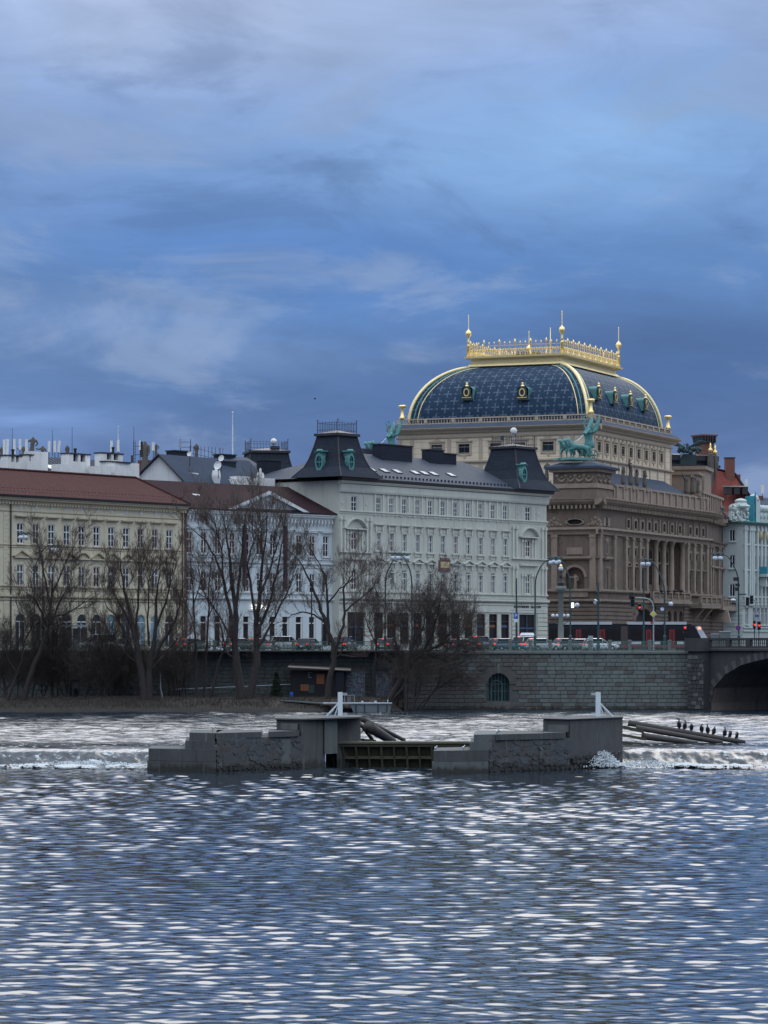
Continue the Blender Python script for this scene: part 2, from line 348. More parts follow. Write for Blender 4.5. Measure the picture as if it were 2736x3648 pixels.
for k, c in (('car_black', (0.012, 0.013, 0.016)), ('car_grey', (0.10, 0.11, 0.12)), ('car_silver', (0.38, 0.40, 0.42)), ('car_white', (0.62, 0.64, 0.66)), ('car_blue', (0.05, 0.09, 0.16)), ('car_dark', (0.03, 0.032, 0.04))):
    mk(k, c, 0.25, var=0.04)
mk('sign_blue', (0.015, 0.10, 0.42), 0.5, var=0.05)
mk('sign_white', (0.68, 0.70, 0.72), 0.5, var=0.05)
mk('sign_yellow', (0.62, 0.55, 0.06), 0.5, var=0.05)
mk('sign_red', (0.45, 0.02, 0.02), 0.5, var=0.05)
mk('sign_violet', (0.055, 0.04, 0.26), 0.5, var=0.05)
mk('banner_purple', (0.045, 0.018, 0.035), 0.8, var=0.2)
mk('letter_dark', (0.03, 0.03, 0.035), 0.6, var=0)
mk('plaque_gold', (0.50, 0.42, 0.20), 0.6, var=0.12, scale=4)
mk('plaque_red', (0.16, 0.085, 0.085), 0.7, var=0.15)
mk('shop_blue', (0.16, 0.30, 0.38), 0.6, var=0.2)
mk('orange_board', (0.20, 0.075, 0.032), 0.8, var=0.2, scale=3)
mk('hut_dark', (0.010, 0.009, 0.011), 0.8, var=0.2)
mk('barge_grey', (0.12, 0.145, 0.155), 0.7, var=0.25, scale=1.2, streak=0.3)
mk('bird_black', (0.008, 0.008, 0.010), 0.6, var=0.2)
mk('cloth_dark', (0.012, 0.012, 0.016), 0.9, var=0.1)
mk('skin_tone', (0.30, 0.19, 0.14), 0.6, var=0.05)
mk('nouveau_plaster', (0.40, 0.435, 0.42), 0.85, var=0.10, scale=0.3, streak=0.14)
mk('nouveau_trim', (0.46, 0.52, 0.50), 0.85, var=0.12, streak=0.16)
mk('nouveau_gold', (0.42, 0.36, 0.20), 0.7, var=0.2)
mk('teal_paint', (0.035, 0.25, 0.32), 0.5, var=0.15)
mk('spray', (0.66, 0.71, 0.74), 0.7, var=0.1)
mk('foam', (0.36, 0.39, 0.41), 0.7, var=0.25, scale=2.5)
def slate_courses():                                    # roof slates: courses too small to build, seen as fine lines
    for k in ('slate',):
        m = M[k]; T = NT(m.node_tree); b = T.n['Principled BSDF']
        geo = T.new('ShaderNodeNewGeometry'); z = T.xyz(geo.outputs['Position'])[2]
        fr = T.m('FRACT', T.m('MULTIPLY', z, 3.0)); bn = T.new('ShaderNodeBump'); bn.inputs['Strength'].default_value = 0.6; bn.inputs['Distance'].default_value = 0.08
        T.put(bn.inputs['Height'], T.m('ADD', fr, T.noise(geo.outputs['Position'], 4, 3)))
        T.l.new(bn.outputs[0], b.inputs['Normal'])
slate_courses()
def tile_courses(k, f):
    m = M[k]; T = NT(m.node_tree); b = T.n['Principled BSDF']; geo = T.new('ShaderNodeNewGeometry'); p = T.xyz(geo.outputs['Position'])
    fr = T.m('FRACT', T.m('MULTIPLY', p[2], f)); bn = T.new('ShaderNodeBump'); bn.inputs['Strength'].default_value = 0.9; bn.inputs['Distance'].default_value = 0.10
    T.put(bn.inputs['Height'], T.m('ADD', T.m('MULTIPLY', fr, 0.8), T.noise(geo.outputs['Position'], 5, 3))); T.l.new(bn.outputs[0], b.inputs['Normal'])
for k in ('tile_red', 'tile_brown', 'tile_bright'): tile_courses(k, 3.2)
def dome_slate():
    """dark blue slates laid with a pattern of pale crosses (flat slates, no relief)"""
    m = bpy.data.materials.new('patterned_slate'); m.use_nodes = True; T = NT(m.node_tree); b = T.n['Principled BSDF']
    uv = T.new('ShaderNodeUVMap'); U = T.xyz(uv.outputs[0]); geo = T.new('ShaderNodeNewGeometry'); P = geo.outputs['Position']
    A, B = 2.9, 2.75
    def cell(du, dv):
        x = T.m('SUBTRACT', T.m('MULTIPLY', T.m('FRACT', T.m('DIVIDE', T.m('ADD', U[0], du), A)), A), A / 2)
        y = T.m('SUBTRACT', T.m('MULTIPLY', T.m('FRACT', T.m('DIVIDE', T.m('ADD', U[1], dv), B)), B), B / 2)
        return T.m('ABSOLUTE', x), T.m('ABSOLUTE', y)
    def rect(x, y, cx, cy, hx, hy):
        return T.m('MULTIPLY', T.m('LESS_THAN', T.m('ABSOLUTE', T.m('SUBTRACT', x, cx)), hx), T.m('LESS_THAN', T.m('ABSOLUTE', T.m('SUBTRACT', y, cy)), hy))
    tot = None
    for du, dv in ((0, 0), (A / 2, B / 2)):
        x, y = cell(du, dv)
        diamond = T.m('LESS_THAN', T.m('ADD', x, y), 0.26)
        parts = [diamond, rect(x, y, 0.36, 0, 0.16, 0.10), rect(x, y, 0, 0.36, 0.10, 0.16), rect(x, y, 0.62, 0, 0.09, 0.13), rect(x, y, 0, 0.62, 0.13, 0.09)]
        for p in parts: tot = p if tot is None else T.m('MAXIMUM', tot, p)
    for du, dv in ((A / 2, 0), (0, B / 2)):
        x, y = cell(du, dv); tot = T.m('MAXIMUM', tot, T.m('LESS_THAN', T.m('ADD', x, y), 0.22))
    patch = T.noise(P, 2.2, 3, 0.7); n = T.noise(P, 0.35, 4, 0.6)
    base = T.mix(n, (0.009, 0.027, 0.056), (0.020, 0.043, 0.082))
    base = T.mix(T.m('MULTIPLY', T.m('GREATER_THAN', patch, 0.58), 0.35), base, (0.06, 0.08, 0.11))
    c = T.mix(T.m('MULTIPLY', tot, T.m('MULTIPLY_ADD', patch, 1.3, -0.12)), base, (0.14, 0.185, 0.235))
    T.put(b.inputs['Base Color'], c); b.inputs['Roughness'].default_value = 0.65; b.inputs['Specular IOR Level'].default_value = 0.12
    bn = T.new('ShaderNodeBump'); bn.inputs['Strength'].default_value = 0.5; bn.inputs['Distance'].default_value = 0.04
    T.put(bn.inputs['Height'], T.m('ADD', T.m('FRACT', T.m('MULTIPLY', U[1], 2.5)), T.noise(P, 5, 2))); T.l.new(bn.outputs[0], b.inputs['Normal'])
    M['dome_slate'] = m
dome_slate()
def water_mat(name, base, rough, bump, bs):
    m = bpy.data.materials.new(name); m.use_nodes = True; T = NT(m.node_tree); b = T.n['Principled BSDF']
    b.inputs['Base Color'].default_value = base + (1,); b.inputs['Roughness'].default_value = rough; b.inputs['IOR'].default_value = 1.34
    geo = T.new('ShaderNodeNewGeometry'); P = geo.outputs['Position']
    if bump > 0:
        h = T.m('ADD', T.noise(T.mapv(P, (0.55 * bs, 1.0 * bs, 1)), 1.0, 3, 0.55, 0.4), T.m('MULTIPLY', T.noise(T.mapv(P, (1.6 * bs, 3.2 * bs, 1)), 1.0, 2, 0.5), 0.35))
        bn = T.new('ShaderNodeBump'); bn.inputs['Strength'].default_value = 1.0; bn.inputs['Distance'].default_value = bump
        T.put(bn.inputs['Height'], h); T.l.new(bn.outputs[0], b.inputs['Normal'])
    M[name] = m
water_mat('river_lower', (0.012, 0.020, 0.030), 0.04, 0.003, 2.4)
water_mat('river_upper', (0.012, 0.022, 0.034), 0.05, 0.06, 2.2)
def weir_mat():
    m = bpy.data.materials.new('weir_flow'); m.use_nodes = True; T = NT(m.node_tree); b = T.n['Principled BSDF']
    geo = T.new('ShaderNodeNewGeometry'); P = geo.outputs['Position']; z = T.xyz(P)[2]
    n = T.noise(T.mapv(P, (1.5, 0.9, 2.6)), 1.0, 6, 0.68, 0.3)
    low = T.m('DIVIDE', T.m('SUBTRACT', 0.0, z), 1.3)
    f = T.ramp(T.m('ADD', n, T.m('MULTIPLY', T.m('MAXIMUM', T.m('SUBTRACT', low, 0.7), 0.0), 0.3)), [(0.57, (0, 0, 0)), (0.66, (0.75, 0.75, 0.75))])
    T.put(b.inputs['Base Color'], T.mix(f, (0.020, 0.026, 0.035), (0.58, 0.64, 0.66)))
    T.put(b.inputs['Roughness'], T.m('MULTIPLY_ADD', f, 0.5, 0.10)); b.inputs['IOR'].default_value = 1.33
    bn = T.new('ShaderNodeBump'); bn.inputs['Strength'].default_value = 1.0; bn.inputs['Distance'].default_value = 0.06
    T.put(bn.inputs['Height'], T.noise(T.mapv(P, (1.6, 0.7, 2.0)), 1.0, 5, 0.7)); T.l.new(bn.outputs[0], b.inputs['Normal'])
    M['weir_flow'] = m
weir_mat()
def mural_mat():
    m = bpy.data.materials.new('graffiti'); m.use_nodes = True; T = NT(m.node_tree); b = T.n['Principled BSDF']
    geo = T.new('ShaderNodeNewGeometry'); P = geo.outputs['Position']
    n = T.noise(P, 0.9, 2, 0.4, 3.5); n2 = T.noise(P, 1.7, 2, 0.4, 4.0)
    c = T.ramp(n, [(0.36, (0.05, 0.05, 0.06)), (0.45, (0.08, 0.10, 0.11)), (0.5, (0.15, 0.18, 0.21)), (0.55, (0.05, 0.07, 0.12)), (0.62, (0.09, 0.05, 0.06))], 'CONSTANT')
    T.put(b.inputs['Base Color'], T.mix(T.m('MULTIPLY', T.m('GREATER_THAN', n2, 0.57), 0.8), c, (0.17, 0.19, 0.21))); b.inputs['Roughness'].default_value = 0.9
    M['graffiti'] = m
mural_mat()
# ------------------------------------------------------------------ fast grid meshes
def grid_mesh(name, X, Y, Z, m, smooth=True, keep=None, extra=None):
    R, C = X.shape
    co = np.stack([X, Y, Z], -1).reshape(-1, 3).astype(np.float32)
    idx = np.arange(R * C).reshape(R, C)
    q = np.stack([idx[:-1, :-1], idx[:-1, 1:], idx[1:, 1:], idx[1:, :-1]], -1).reshape(-1, 4)
    if keep is not None: q = q[keep.reshape(-1)]
    if extra is not None:
        base = len(co); co = np.vstack([co, np.array(extra[0], np.float32)]); q = np.vstack([q, np.array(extra[1]) + base])
    me = bpy.data.meshes.new(name); me.vertices.add(len(co)); me.vertices.foreach_set('co', co.ravel())
    me.loops.add(q.size); me.loops.foreach_set('vertex_index', q.ravel().astype(np.int32))
    me.polygons.add(len(q)); me.polygons.foreach_set('loop_start', (np.arange(len(q)) * 4).astype(np.int32)); me.polygons.foreach_set('loop_total', np.full(len(q), 4, np.int32))
    me.polygons.foreach_set('use_smooth', np.full(len(q), smooth)); me.materials.append(m); me.update(calc_edges=True); return me
def vnoise(x, y, seed=0):
    """smooth value noise on arrays"""
    r = np.random.default_rng(seed).random((64, 64)); xi = np.floor(x).astype(int); yi = np.floor(y).astype(int); fx = x - xi; fy = y - yi
    fx = fx * fx * (3 - 2 * fx); fy = fy * fy * (3 - 2 * fy); g = lambda a, b: r[a % 64, b % 64]
    return (g(xi, yi) * (1 - fx) + g(xi + 1, yi) * fx) * (1 - fy) + (g(xi, yi + 1) * (1 - fx) + g(xi + 1, yi + 1) * fx) * fy
def fbm(x, y, seed=0, o=4):
    t = 0; a = 0.5
    for i in range(o): t = t + a * vnoise(x * 2 ** i, y * 2 ** i, seed + i); a *= 0.5
    return t
def waves(X, Y, dy, comps):
    Z = np.zeros_like(X)
    for lam, ang, amp, ph in comps:
        k = 2 * np.pi / lam
        att = np.clip((lam / dy - 2.2) / 2.0, 0, 1)
        p = k * (X * np.sin(ang) + Y * np.cos(ang)) + ph
        Z += amp * att * (np.sin(p) + 0.22 * np.cos(2 * p))
    return Z
def wide(N, n, g=1.05):                                 # dense columns in the middle, ever wider ones to the sides
    s = np.linspace(-1, 1, N); d = s[1] - s[0]; o = 1 + d * np.cumsum(g ** np.arange(1, n + 1)); s = np.concatenate([-o[::-1], s, o])
    return s, np.gradient(s)
# ---- lower river
rows = [57.0]
while rows[-1] < 214.5: rows.append(rows[-1] * 1.0013)
yy = np.array(rows); s, ds = wide(335, 60); N = len(s)
HW = 0.136 * yy + 3.0
X = s[None, :] * HW[:, None]; Y = np.repeat(yy[:, None], N, 1); dy = np.maximum(Y * 0.0013, ds[None, :] * HW[:, None])
cs = []
for i in range(72):
    lam = 0.29 * (6.0 ** RNG.random()); ang = RNG.normal(0.10, 0.65)
    cs.append((lam, ang, 0.00162 * lam ** 0.93 * (0.6 + 0.8 * RNG.random()), RNG.random() * 6.28))
gust = 0.45 + 1.1 * fbm(X / 9.0 + 5, Y / 22.0, 3) 
gust *= 0.95 + 1.35 * np.clip((Y - 78) / 100, 0, 1)
Z = LOW + waves(X, Y, dy, cs) * gust
b0 = [(-400, 5, LOW - 0.25), (400, 5, LOW - 0.25), (400, 232, LOW - 0.25), (-400, 232, LOW - 0.25)]
ob('water', grid_mesh('water', X, Y, Z, M['river_lower'], extra=(b0, [(0, 1, 2, 3)])), kind='structure')
# ---- upper river, up to the quay
rows = [219.5]
while rows[-1] < 352: rows.append(rows[-1] + 0.34)
yy = np.array(rows); s, ds = wide(240, 45); N = len(s)
X = s[None, :] * (0.136 * yy + 4)[:, None]; Y = np.repeat(yy[:, None], N, 1)
cs = [(0.95 * (5 ** RNG.random()), RNG.normal(0.1, 0.45), 0, RNG.random() * 6.28) for i in range(40)]
cs = [(l, a, 0.0058 * l ** 0.92, p) for l, a, _, p in cs]
calm = np.clip((Y - 226) / 6.0, 0.05, 1)
Z = waves(X, Y, np.maximum(0.34, ds[None, :] * (0.136 * yy + 4)[:, None]), cs) * calm * (0.6 + 0.8 * fbm(X / 40, Y / 9.0, 9)) + 0.0
drop = np.clip((229.0 - Y) / 8.0, 0, 1); Z = Z - 1.2 * drop ** 1.8 * 0
keepY = (Y[:-1, :-1] > 226.0) | ((X[:-1, :-1] > xat(1100, 222)) & (X[:-1, :-1] < xat(1720, 222)) & (Y[:-1, :-1] > 221.5))
b0 = [(-400, 227, -0.2), (400, 227, -0.2), (400, 356, -0.2), (-400, 356, -0.2)]
ob('water', grid_mesh('water', X, Y, Z, M['river_upper'], keep=keepY, extra=(b0, [(0, 1, 2, 3)])), kind='structure')
# ---- sloping sheets of the weir and their foam
def weir_sheet(x0, x1, seed):
    nx = int((x1 - x0) / 0.12); ny = 90
    t = np.linspace(0, 1, ny); xs = np.linspace(x0, x1, nx); X, T = np.meshgrid(xs, t)
    Y = 226.4 - T * 14.4
    Z = np.interp(-Y, [-226.4, -222, -219.6, -218.4, -216.5, -212], [0, -.05, -.15, -.30, -1.24, -1.36])
    rough = np.clip((T - 0.46) / 0.12, 0, 1)
    Z = Z + rough * (0.42 * (fbm(X / 0.9, Y / 1.6, seed) - 0.47) + 0.14 * (fbm(X / 0.3, Y / 0.6, seed + 9, 3) - 0.44))
    Z = Z + 0.03 * np.sin(X * 0.7 + Y) * (1 - rough)
    return grid_mesh('weir_water', X, Y, Z, M['weir_flow'])
def foam_strip(x0, x1, y0, y1, seed, h=0.35, thr=0.42):
    nx = int((x1 - x0) / 0.09); ny = int((y1 - y0) / 0.16)
    xs = np.linspace(x0, x1, nx); ys = np.linspace(y0, y1, ny); X, Y = np.meshgrid(xs, ys)
    t = (Y - y0) / (y1 - y0); edge = 0.93 - 0.30 * fbm(X / 1.6, X * 0 + 3.3, seed + 7, 4); env = np.clip(t * 1.25, 0, 1) ** 1.4 * np.clip((edge - t) * 9, 0, 1) * (0.55 + 0.9 * fbm(X / 2.2, Y / 3.0, seed + 3, 2))
    n = fbm(X / 0.7, Y / 1.3, seed, 5)
    Z = LOW - 0.10 + h * env * (0.35 + 1.3 * n)
    keep = ((n * env) > thr * 0.62)[:-1, :-1]
    return grid_mesh('foam', X + 0.1 * (n - .5), Y, Z, M['foam'], keep=keep)
xl, xr = xat(529, 212), xat(2100, 216)
ob('water', weir_sheet(-70, xl + 3.5, 21), kind='structure')
ob('water', weir_sheet(xr, 75, 51), kind='structure')
tag(ob('foam', foam_strip(-45, xl + 0.2, 208.0, 216.8, 5, 0.40, 0.50)), 'white foam along the foot of the left weir slope', 'foam', kind='stuff')
tag(ob('foam', foam_strip(xat(2060, 208), 48, 206.5, 216.8, 15, 0.50, 0.46)), 'white foam churning along the foot of the right weir slope', 'foam', kind='stuff')
def splash(cx, cy, w, h, seed):
    r = random.Random(seed); mb = MB()
    for i in range(900):
        a = r.gauss(0, 0.5); px = cx + a * w; hh = h * math.exp(-a * a * 2.2) * r.random() ** 0.8
        py = cy + r.gauss(0, 0.5); rad = 0.014 + 0.045 * r.random() * (1 - hh / (h * 1.3))
        mb.ball((px + r.gauss(0, .08), py, LOW + 0.1 + hh), rad, 5, 4, 1, 1, 1 + r.random())
    return mb.mesh('foam', M['spray'], True)
tag(ob('foam', splash(xat(2150, 213), 213, 1.5, 1.15, 3)), 'white splash bursting up beside the right concrete pier', 'foam', kind='stuff')
tag(ob('foam', splash(xat(2330, 214), 214, 4.5, 0.42, 4)), 'low white splashes right of the tall splash', 'foam', kind='stuff')
tag(ob('foam', splash(xat(300, 215.5), 215.5, 5.5, 0.35, 8)), 'low white splashes left of the left stepped pier', 'foam', kind='stuff')
# ------------------------------------------------------------------ ground, road, bank
mb = MB(); mb.quad((-300, 349.5, ROAD - .06), (300, 349.5, ROAD - .06), (3000, 6000, ROAD - .06), (-3000, 6000, ROAD - .06))
mb.quad((-300, 349.5, ROAD - .06), (-300, 349.5, -2), (300, 349.5, -2), (300, 349.5, ROAD - .06)); PT('ground', mb, 'paving', kind='structure')
mb = MB(); mb.box(-200, 200, 350.5, 377, ROAD - .055, ROAD - .03); PT('road', mb, 'asphalt', kind='structure')
mb = MB(); mb.box(-200, 200, 345, 350.4, ROAD - .05, ROAD + .08); PT('pavement', mb, 'paving', kind='structure')
xs = np.linspace(-110, xat(1500, 334), 420); t = np.linspace(0, 1, 46); X, T = np.meshgrid(xs, t)
Y = 332.6 + T * 18; right = np.clip((xat(1480, 334) - X) / 3.5, 0, 1)
prof = np.interp(T * 18, [0, 0.8, 1.2, 3.2, 4.4, 6, 18], [-0.9, -.1, 0.35, 1.0, 1.3, 1.45, 1.55])
Z = (prof + 1) * right - 1 + 0.35 * (fbm(X / 1.3, Y / 1.3, 31) - .47) * np.clip(T * 8, 0, 1)
ob('riverbank', grid_mesh('riverbank', X, Y, Z, M['bank_earth']), kind='structure')
mb = MB(); r = random.Random(5)
for i in range(9000):
    x = r.uniform(-46, xat(1440, 334)); yy_ = 333.9 + 4.6 * r.random(); zz = np.interp(yy_ - 332.6, [0, .8, 1.2, 3.2, 4.4, 6], [-.9, -.1, .3, 1.0, 1.3, 1.45])
    h = r.uniform(0.12, 0.5); w = r.uniform(0.012, 0.03); dx = r.gauss(0, .14); dyy = r.gauss(0, .1)
    mb.tri((x - w, yy_, zz - .05), (x + w, yy_, zz - .05), (x + dx, yy_ + dyy, zz + h))
tag(ob('dry_grass', mb.mesh('dry_grass', M['bank_grass'])), 'dry brown grass and weeds along the low river bank', 'grass', kind='stuff')
# ------------------------------------------------------------------ embankment wall
WY, WYL = 344.0, 347.5                                  # right length stands in the water, left length behind the bank
wall = thing('embankment_wall', 'long grey stone embankment wall under the street railing', 'wall', (xat(1440, WY), WY, 0))
wx0 = wall.location[0]; wlen = xat(2476, WY) - wx0
ax0, ax1 = xat(1737, WY) - wx0, xat(1815, WY) - wx0; az0, azt = zat(2497, WY), zat(2398, WY); ar = (ax1 - ax0) / 2; azs = azt - ar; acx = (ax0 + ax1) / 2
def arch_fill(mb, u0, u1, zs, y0, y1, n=10, ztop=None):
    """fills the two corners above a half-round opening, with its soffit"""
    r_ = (u1 - u0) / 2; c = (u0 + u1) / 2; zt = ztop if ztop is not None else zs + r_
    P = [(c - r_ * math.cos(math.pi * k / (2 * n)) , zs + r_ * math.sin(math.pi * k / (2 * n))) for k in range(2 * n + 1)]
    for k in range(2 * n):
        a, b = P[k], P[k + 1]
        mb.quad((a[0], y0, a[1]), (b[0], y0, b[1]), (b[0], y0, zt), (a[0], y0, zt)); mb.quad((a[0], y0, a[1]), (a[0], y1, a[1]), (b[0], y1, b[1]), (b[0], y0, b[1]))
mb = MB(); wall_holes(mb, 0, wlen, -1.5, ROAD - .38, [(ax0, ax1, az0, azt)], 0.75); arch_fill(mb, ax0, ax1, azs, 0, 0.75)
mb.quad((ax0, .75, az0), (ax1, .75, az0), (ax1, .75, azt), (ax0, .75, azt)); mb.quad((0, 0, -1.5), (0, 0, ROAD - .38), (0, 3, ROAD - .38), (0, 3, -1.5))
PT('wall_core', mb, 'wall_mortar', wall)
def bev_block(w, h, d, m, seed, b=0.035):
    r = random.Random(seed); mb = MB(); x, z = w / 2, h / 2; j = lambda: r.uniform(-.018, .018)
    o = [(-x + j(), 0, -z + j()), (x + j(), 0, -z + j()), (x + j(), 0, z + j()), (-x + j(), 0, z + j())]
    f = [(p[0] * (1 - b / x), -d + r.uniform(-.02, .02), p[2] * (1 - b / z)) for p in o]
    mb.add(o + f, [(4, 5, 6, 7), (0, 1, 5, 4), (1, 2, 6, 5), (2, 3, 7, 6), (3, 0, 4, 7)]); return mb.mesh('stone', m)
WM = [M['wall_stone'], M['wall_stone_pale'], M['wall_stone_brown']]
BLK = {(w, k): bev_block(w, 0.425, 0.07, WM[k % 3], k * 7 + int(w * 10)) for w in (0.75, 1.0, 1.3) for k in range(6)}
def in_arch(u, z, grow=0.25):
    if u < ax0 - grow or u > ax1 + grow or z < az0 - .1: return False
    return True if z < azs else math.hypot(u - acx, z - azs) < ar + grow
r = random.Random(2); nblk = 0; rest = MB()
zrow = 6.0; row = 0
while zrow > -0.3:
    u = wlen - 0.1 - (0.4 if row % 2 else 0.0)
    while u > 0.3:
        w = r.choice((0.75, 1.0, 1.0, 1.3)); c = u - w / 2 - .012
        brown = c < ax1 + 3.2
        if c - w / 2 > 0 and not in_arch(c, zrow, 0.75) and not (math.hypot(c - acx, zrow - azs) < ar + 0.9 and zrow > azs):
            k = r.choice((0, 0, 1, 3, 3, 4, 0, 5))
            if brown: k = r.choice((2, 5, 2, 5, 0))
            if nblk < 285 and u > ax1 - 5:
                ob('stone', BLK[(w, k)], wall, (c, 0, zrow)); nblk += 1
            else:
                me = BLK[(w, k)]; vs = [tuple(v.co) for v in me.vertices]; rest.add([(p[0] + c, p[1], p[2] + zrow) for p in vs], [tuple(p.vertices) for p in me.polygons])
        u -= w + .024
    zrow -= 0.449; row += 1
PT('stones', rest, 'wall_stone_brown', wall, kind='stuff')
for k in range(17):                                     # arch ring
    a = math.pi * (k + .5) / 17; rr = ar + .42; mb = MB(); a0, a1 = math.pi * k / 17 + .012, math.pi * (k + 1) / 17 - .012; d = -.13 if k == 8 else -.09; ro = ar + (1.0 if k == 8 else .78)
    poly = [(acx + ar * math.cos(a1), azs + ar * math.sin(a1)), (acx + ar * math.cos(a0), azs + ar * math.sin(a0)), (acx + ro * math.cos(a0), azs + ro * math.sin(a0)), (acx + ro * math.cos(a1), azs + ro * math.sin(a1))]
    mb.prism(poly[::-1], d, 0.05); ob('arch_stone', mb.mesh('arch_stone', WM[2] if k != 8 else WM[1]), wall)
mb = MB(); mb.box(ax0 - .5, ax1 + .5, -.45, 0, -.4, az0 - .45); mb.box(ax0 - .7, ax1 + .9, -.8, 0, -.4, .15); PT('sill_block', mb, 'wall_stone_brown', wall)
gr = MB()
for u in np.linspace(ax0 + .12, ax1 - .12, 7): gr.tube([(u, .5, az0), (u, .5, azs + math.sqrt(max(ar * ar - (u - acx) ** 2, 0.01)))], .035, 4)
gr.tube([(ax0, .5, az0 + 1.1), (ax1, .5, az0 + 1.1)], .03, 4); gr.tube([(ax0, .5, azs), (ax1, .5, azs)], .035, 4)
gr.tube([(acx + .95 * ar * .55 * math.cos(a) - .2, .46, azs - .2 + .9 * ar * .55 * math.sin(a)) for a in np.linspace(math.pi, 0, 9)], .05, 4)
gr.tube([(acx - .2 - .52 * ar, .46, az0), (acx - .2 - .52 * ar, .46, azs - .2)], .05, 4); gr.tube([(acx - .2 + .52 * ar, .46, az0), (acx - .2 + .52 * ar, .46, azs - .2)], .05, 4)
PT('window_grille', gr, 'iron_green', wall)
mb = MB(); mb.quad((ax0, .72, az0), (ax1, .72, az0), (ax1, .72, azt), (ax0, .72, azt)); PT('window_pane', mb, 'glass_teal', wall)
cop = MB()
u = 0.0
while u < wlen - .4:
    w = min(1.96, wlen - u); mb = MB(); mb.strip([(-.22, ROAD - .30), (-.22, ROAD - .06), (-.16, ROAD), (.6, ROAD), (.6, ROAD - .38), (-.10, ROAD - .38)], u + .012, u + w - .012)
    ob('coping_stone', mb.mesh('coping_stone', M['wall_stone'] if int(u) % 3 else M['wall_stone_pale']), wall); u += w
# left length behind the bank
wl = thing('embankment_wall', 'dark stone embankment wall behind the bare trees on the low bank', 'wall', (xat(-700, WYL), WYL, 0)); L = xat(1440, WYL) - xat(-700, WYL)
mb = MB(); mb.box(0, L, 0, .8, 0.9, ROAD - .38); PT('wall_core', mb, 'wall_mortar', wl)
rest = MB(); zrow = 6.0; r = random.Random(8)
while zrow > 1.3:
    u = r.uniform(0, .8)
    while u < L - 1.4:
        w = r.choice((0.75, 1.0, 1.3)); me = BLK[(w, r.choice((0, 2, 3, 5)))]
        rest.add([(v.co[0] + u + w / 2, v.co[1], v.co[2] + zrow) for v in me.vertices], [tuple(p.vertices) for p in me.polygons]); u += w + .024
    zrow -= .449
PT('stones', rest, 'wall_stone', wl, kind='stuff')
u = 0.0
while u < L - .4:
    w = min(1.96, L - u); mb = MB(); mb.strip([(-.22, ROAD - .30), (-.22, ROAD - .06), (-.16, ROAD), (.6, ROAD), (.6, ROAD - .38), (-.10, ROAD - .38)], u + .012, u + w - .012)
    PT('coping_stone', mb, 'wall_stone', wl); u += w
# ------------------------------------------------------------------ railing on the wall: stone posts, iron panels
def railing(label, x0, x1, y, step=2.22):
    rt = thing('railing', label, 'railing', (x0, y + .12, ROAD)); n = int((x1 - x0) / step)
    pm = MB(); pm.box(-.19, .19, -.17, .17, 0, 1.12); pm.box(-.22, .22, -.2, .2, 1.12, 1.24, .03); pme = pm.mesh('post', M['wall_stone'])
    g = MB(); w = step - .40
    g.box(.20, .20 + w, -.025, .025, 1.02, 1.09); g.box(.20, .20 + w, -.02, .02, .10, .15); g.box(.2, .2 + w, -.018, .018, .60, .635)
    k = 13
    for i in range(k):
        uu = .2 + w * (i + .5) / k; g.box(uu - .026, uu + .026, -.017, .017, .635, 1.02)
    for i in range(4):
        a, b = .2 + w * i / 4, .2 + w * (i + 1) / 4
        g.tube([(a + .02, 0, .15), (b - .02, 0, .6)], .032, 4); g.tube([(a + .02, 0, .6), (b - .02, 0, .15)], .032, 4); g.box(a - .02, a + .02, -.015, .015, .15, .6)
    gme = g.mesh('iron_panel', M['iron_green'])
    for i in range(n + 1):
        ob('post', pme, rt, (i * step, 0, 0))
        if i < n: ob('iron_panel', gme, rt, (i * step, 0, 0))
railing('green iron railing with stone posts on the quay wall before the theatre', xat(1463, WY), xat(2468, WY), WY)
railing('green iron railing with stone posts above the bare riverside trees', xat(-150, WYL), xat(1448, WYL), WYL)
# ------------------------------------------------------------------ bridge
bA = (xat(2472, 343), 343.0); bB = (xat(2830, 331), 331.0)
br = thing('stone_bridge', 'dark stone arch bridge with baluster parapet at the right edge', 'bridge', (bA[0], bA[1], 0), math.atan2(bB[1] - bA[1], bB[0] - bA[0]))
BF = Face(br, bA, br.rotation_euler[2]); BF.zr = 0
bl = 24.0; bz = BF.Z(2500, 2309)
pier_w = BF.U(2530)
mb = MB(); mb.box(-.05, pier_w, -.9, 4, -1.5, bz - .35); PT('abutment', mb, 'bridge_stone', br)
r = random.Random(4); zz = 0.2
while zz < bz - 1:
    u = 0.0
    while u < pier_w - .3:
        w = min(r.uniform(.5, .9), pier_w - u - .02); mb = MB(); mb.box(u + .02, u + w - .02, -.98 - r.random() * .05, -.9, zz, zz + .42, .03); ob('stone', mb.mesh('stone', M['bridge_stone'] if r.random() < .7 else M['wall_mortar']), br); u += w
    zz += .46
pts = [BF.UZ(*p) for p in ((2534, 2504), (2545, 2450), (2588, 2402), (2642, 2370), (2690, 2356), (2736, 2346), (2790, 2339), (2850, 2337))]
fine = []
for i in range(len(pts) - 1):
    for k in range(4): fine.append((pts[i][0] + (pts[i + 1][0] - pts[i][0]) * k / 4, pts[i][1] + (pts[i + 1][1] - pts[i][1]) * k / 4))
fine.append(pts[-1]); fine.insert(0, (pts[0][0], -1.5))
mb = MB()
for a, b in zip(fine[:-1], fine[1:]):
    if abs(a[0] - b[0]) > 1e-4: mb.quad((a[0], 0, a[1]), (b[0], 0, b[1]), (b[0], 0, bz - .3), (a[0], 0, bz - .3))
mb.quad((pier_w - .02, 0, -1.5), (fine[0][0] + .01, 0, -1.5), (fine[0][0] + .01, 0, bz - .3), (pier_w - .02, 0, bz - .3)); PT('spandrel', mb, 'bridge_stone', br)
mb = MB()
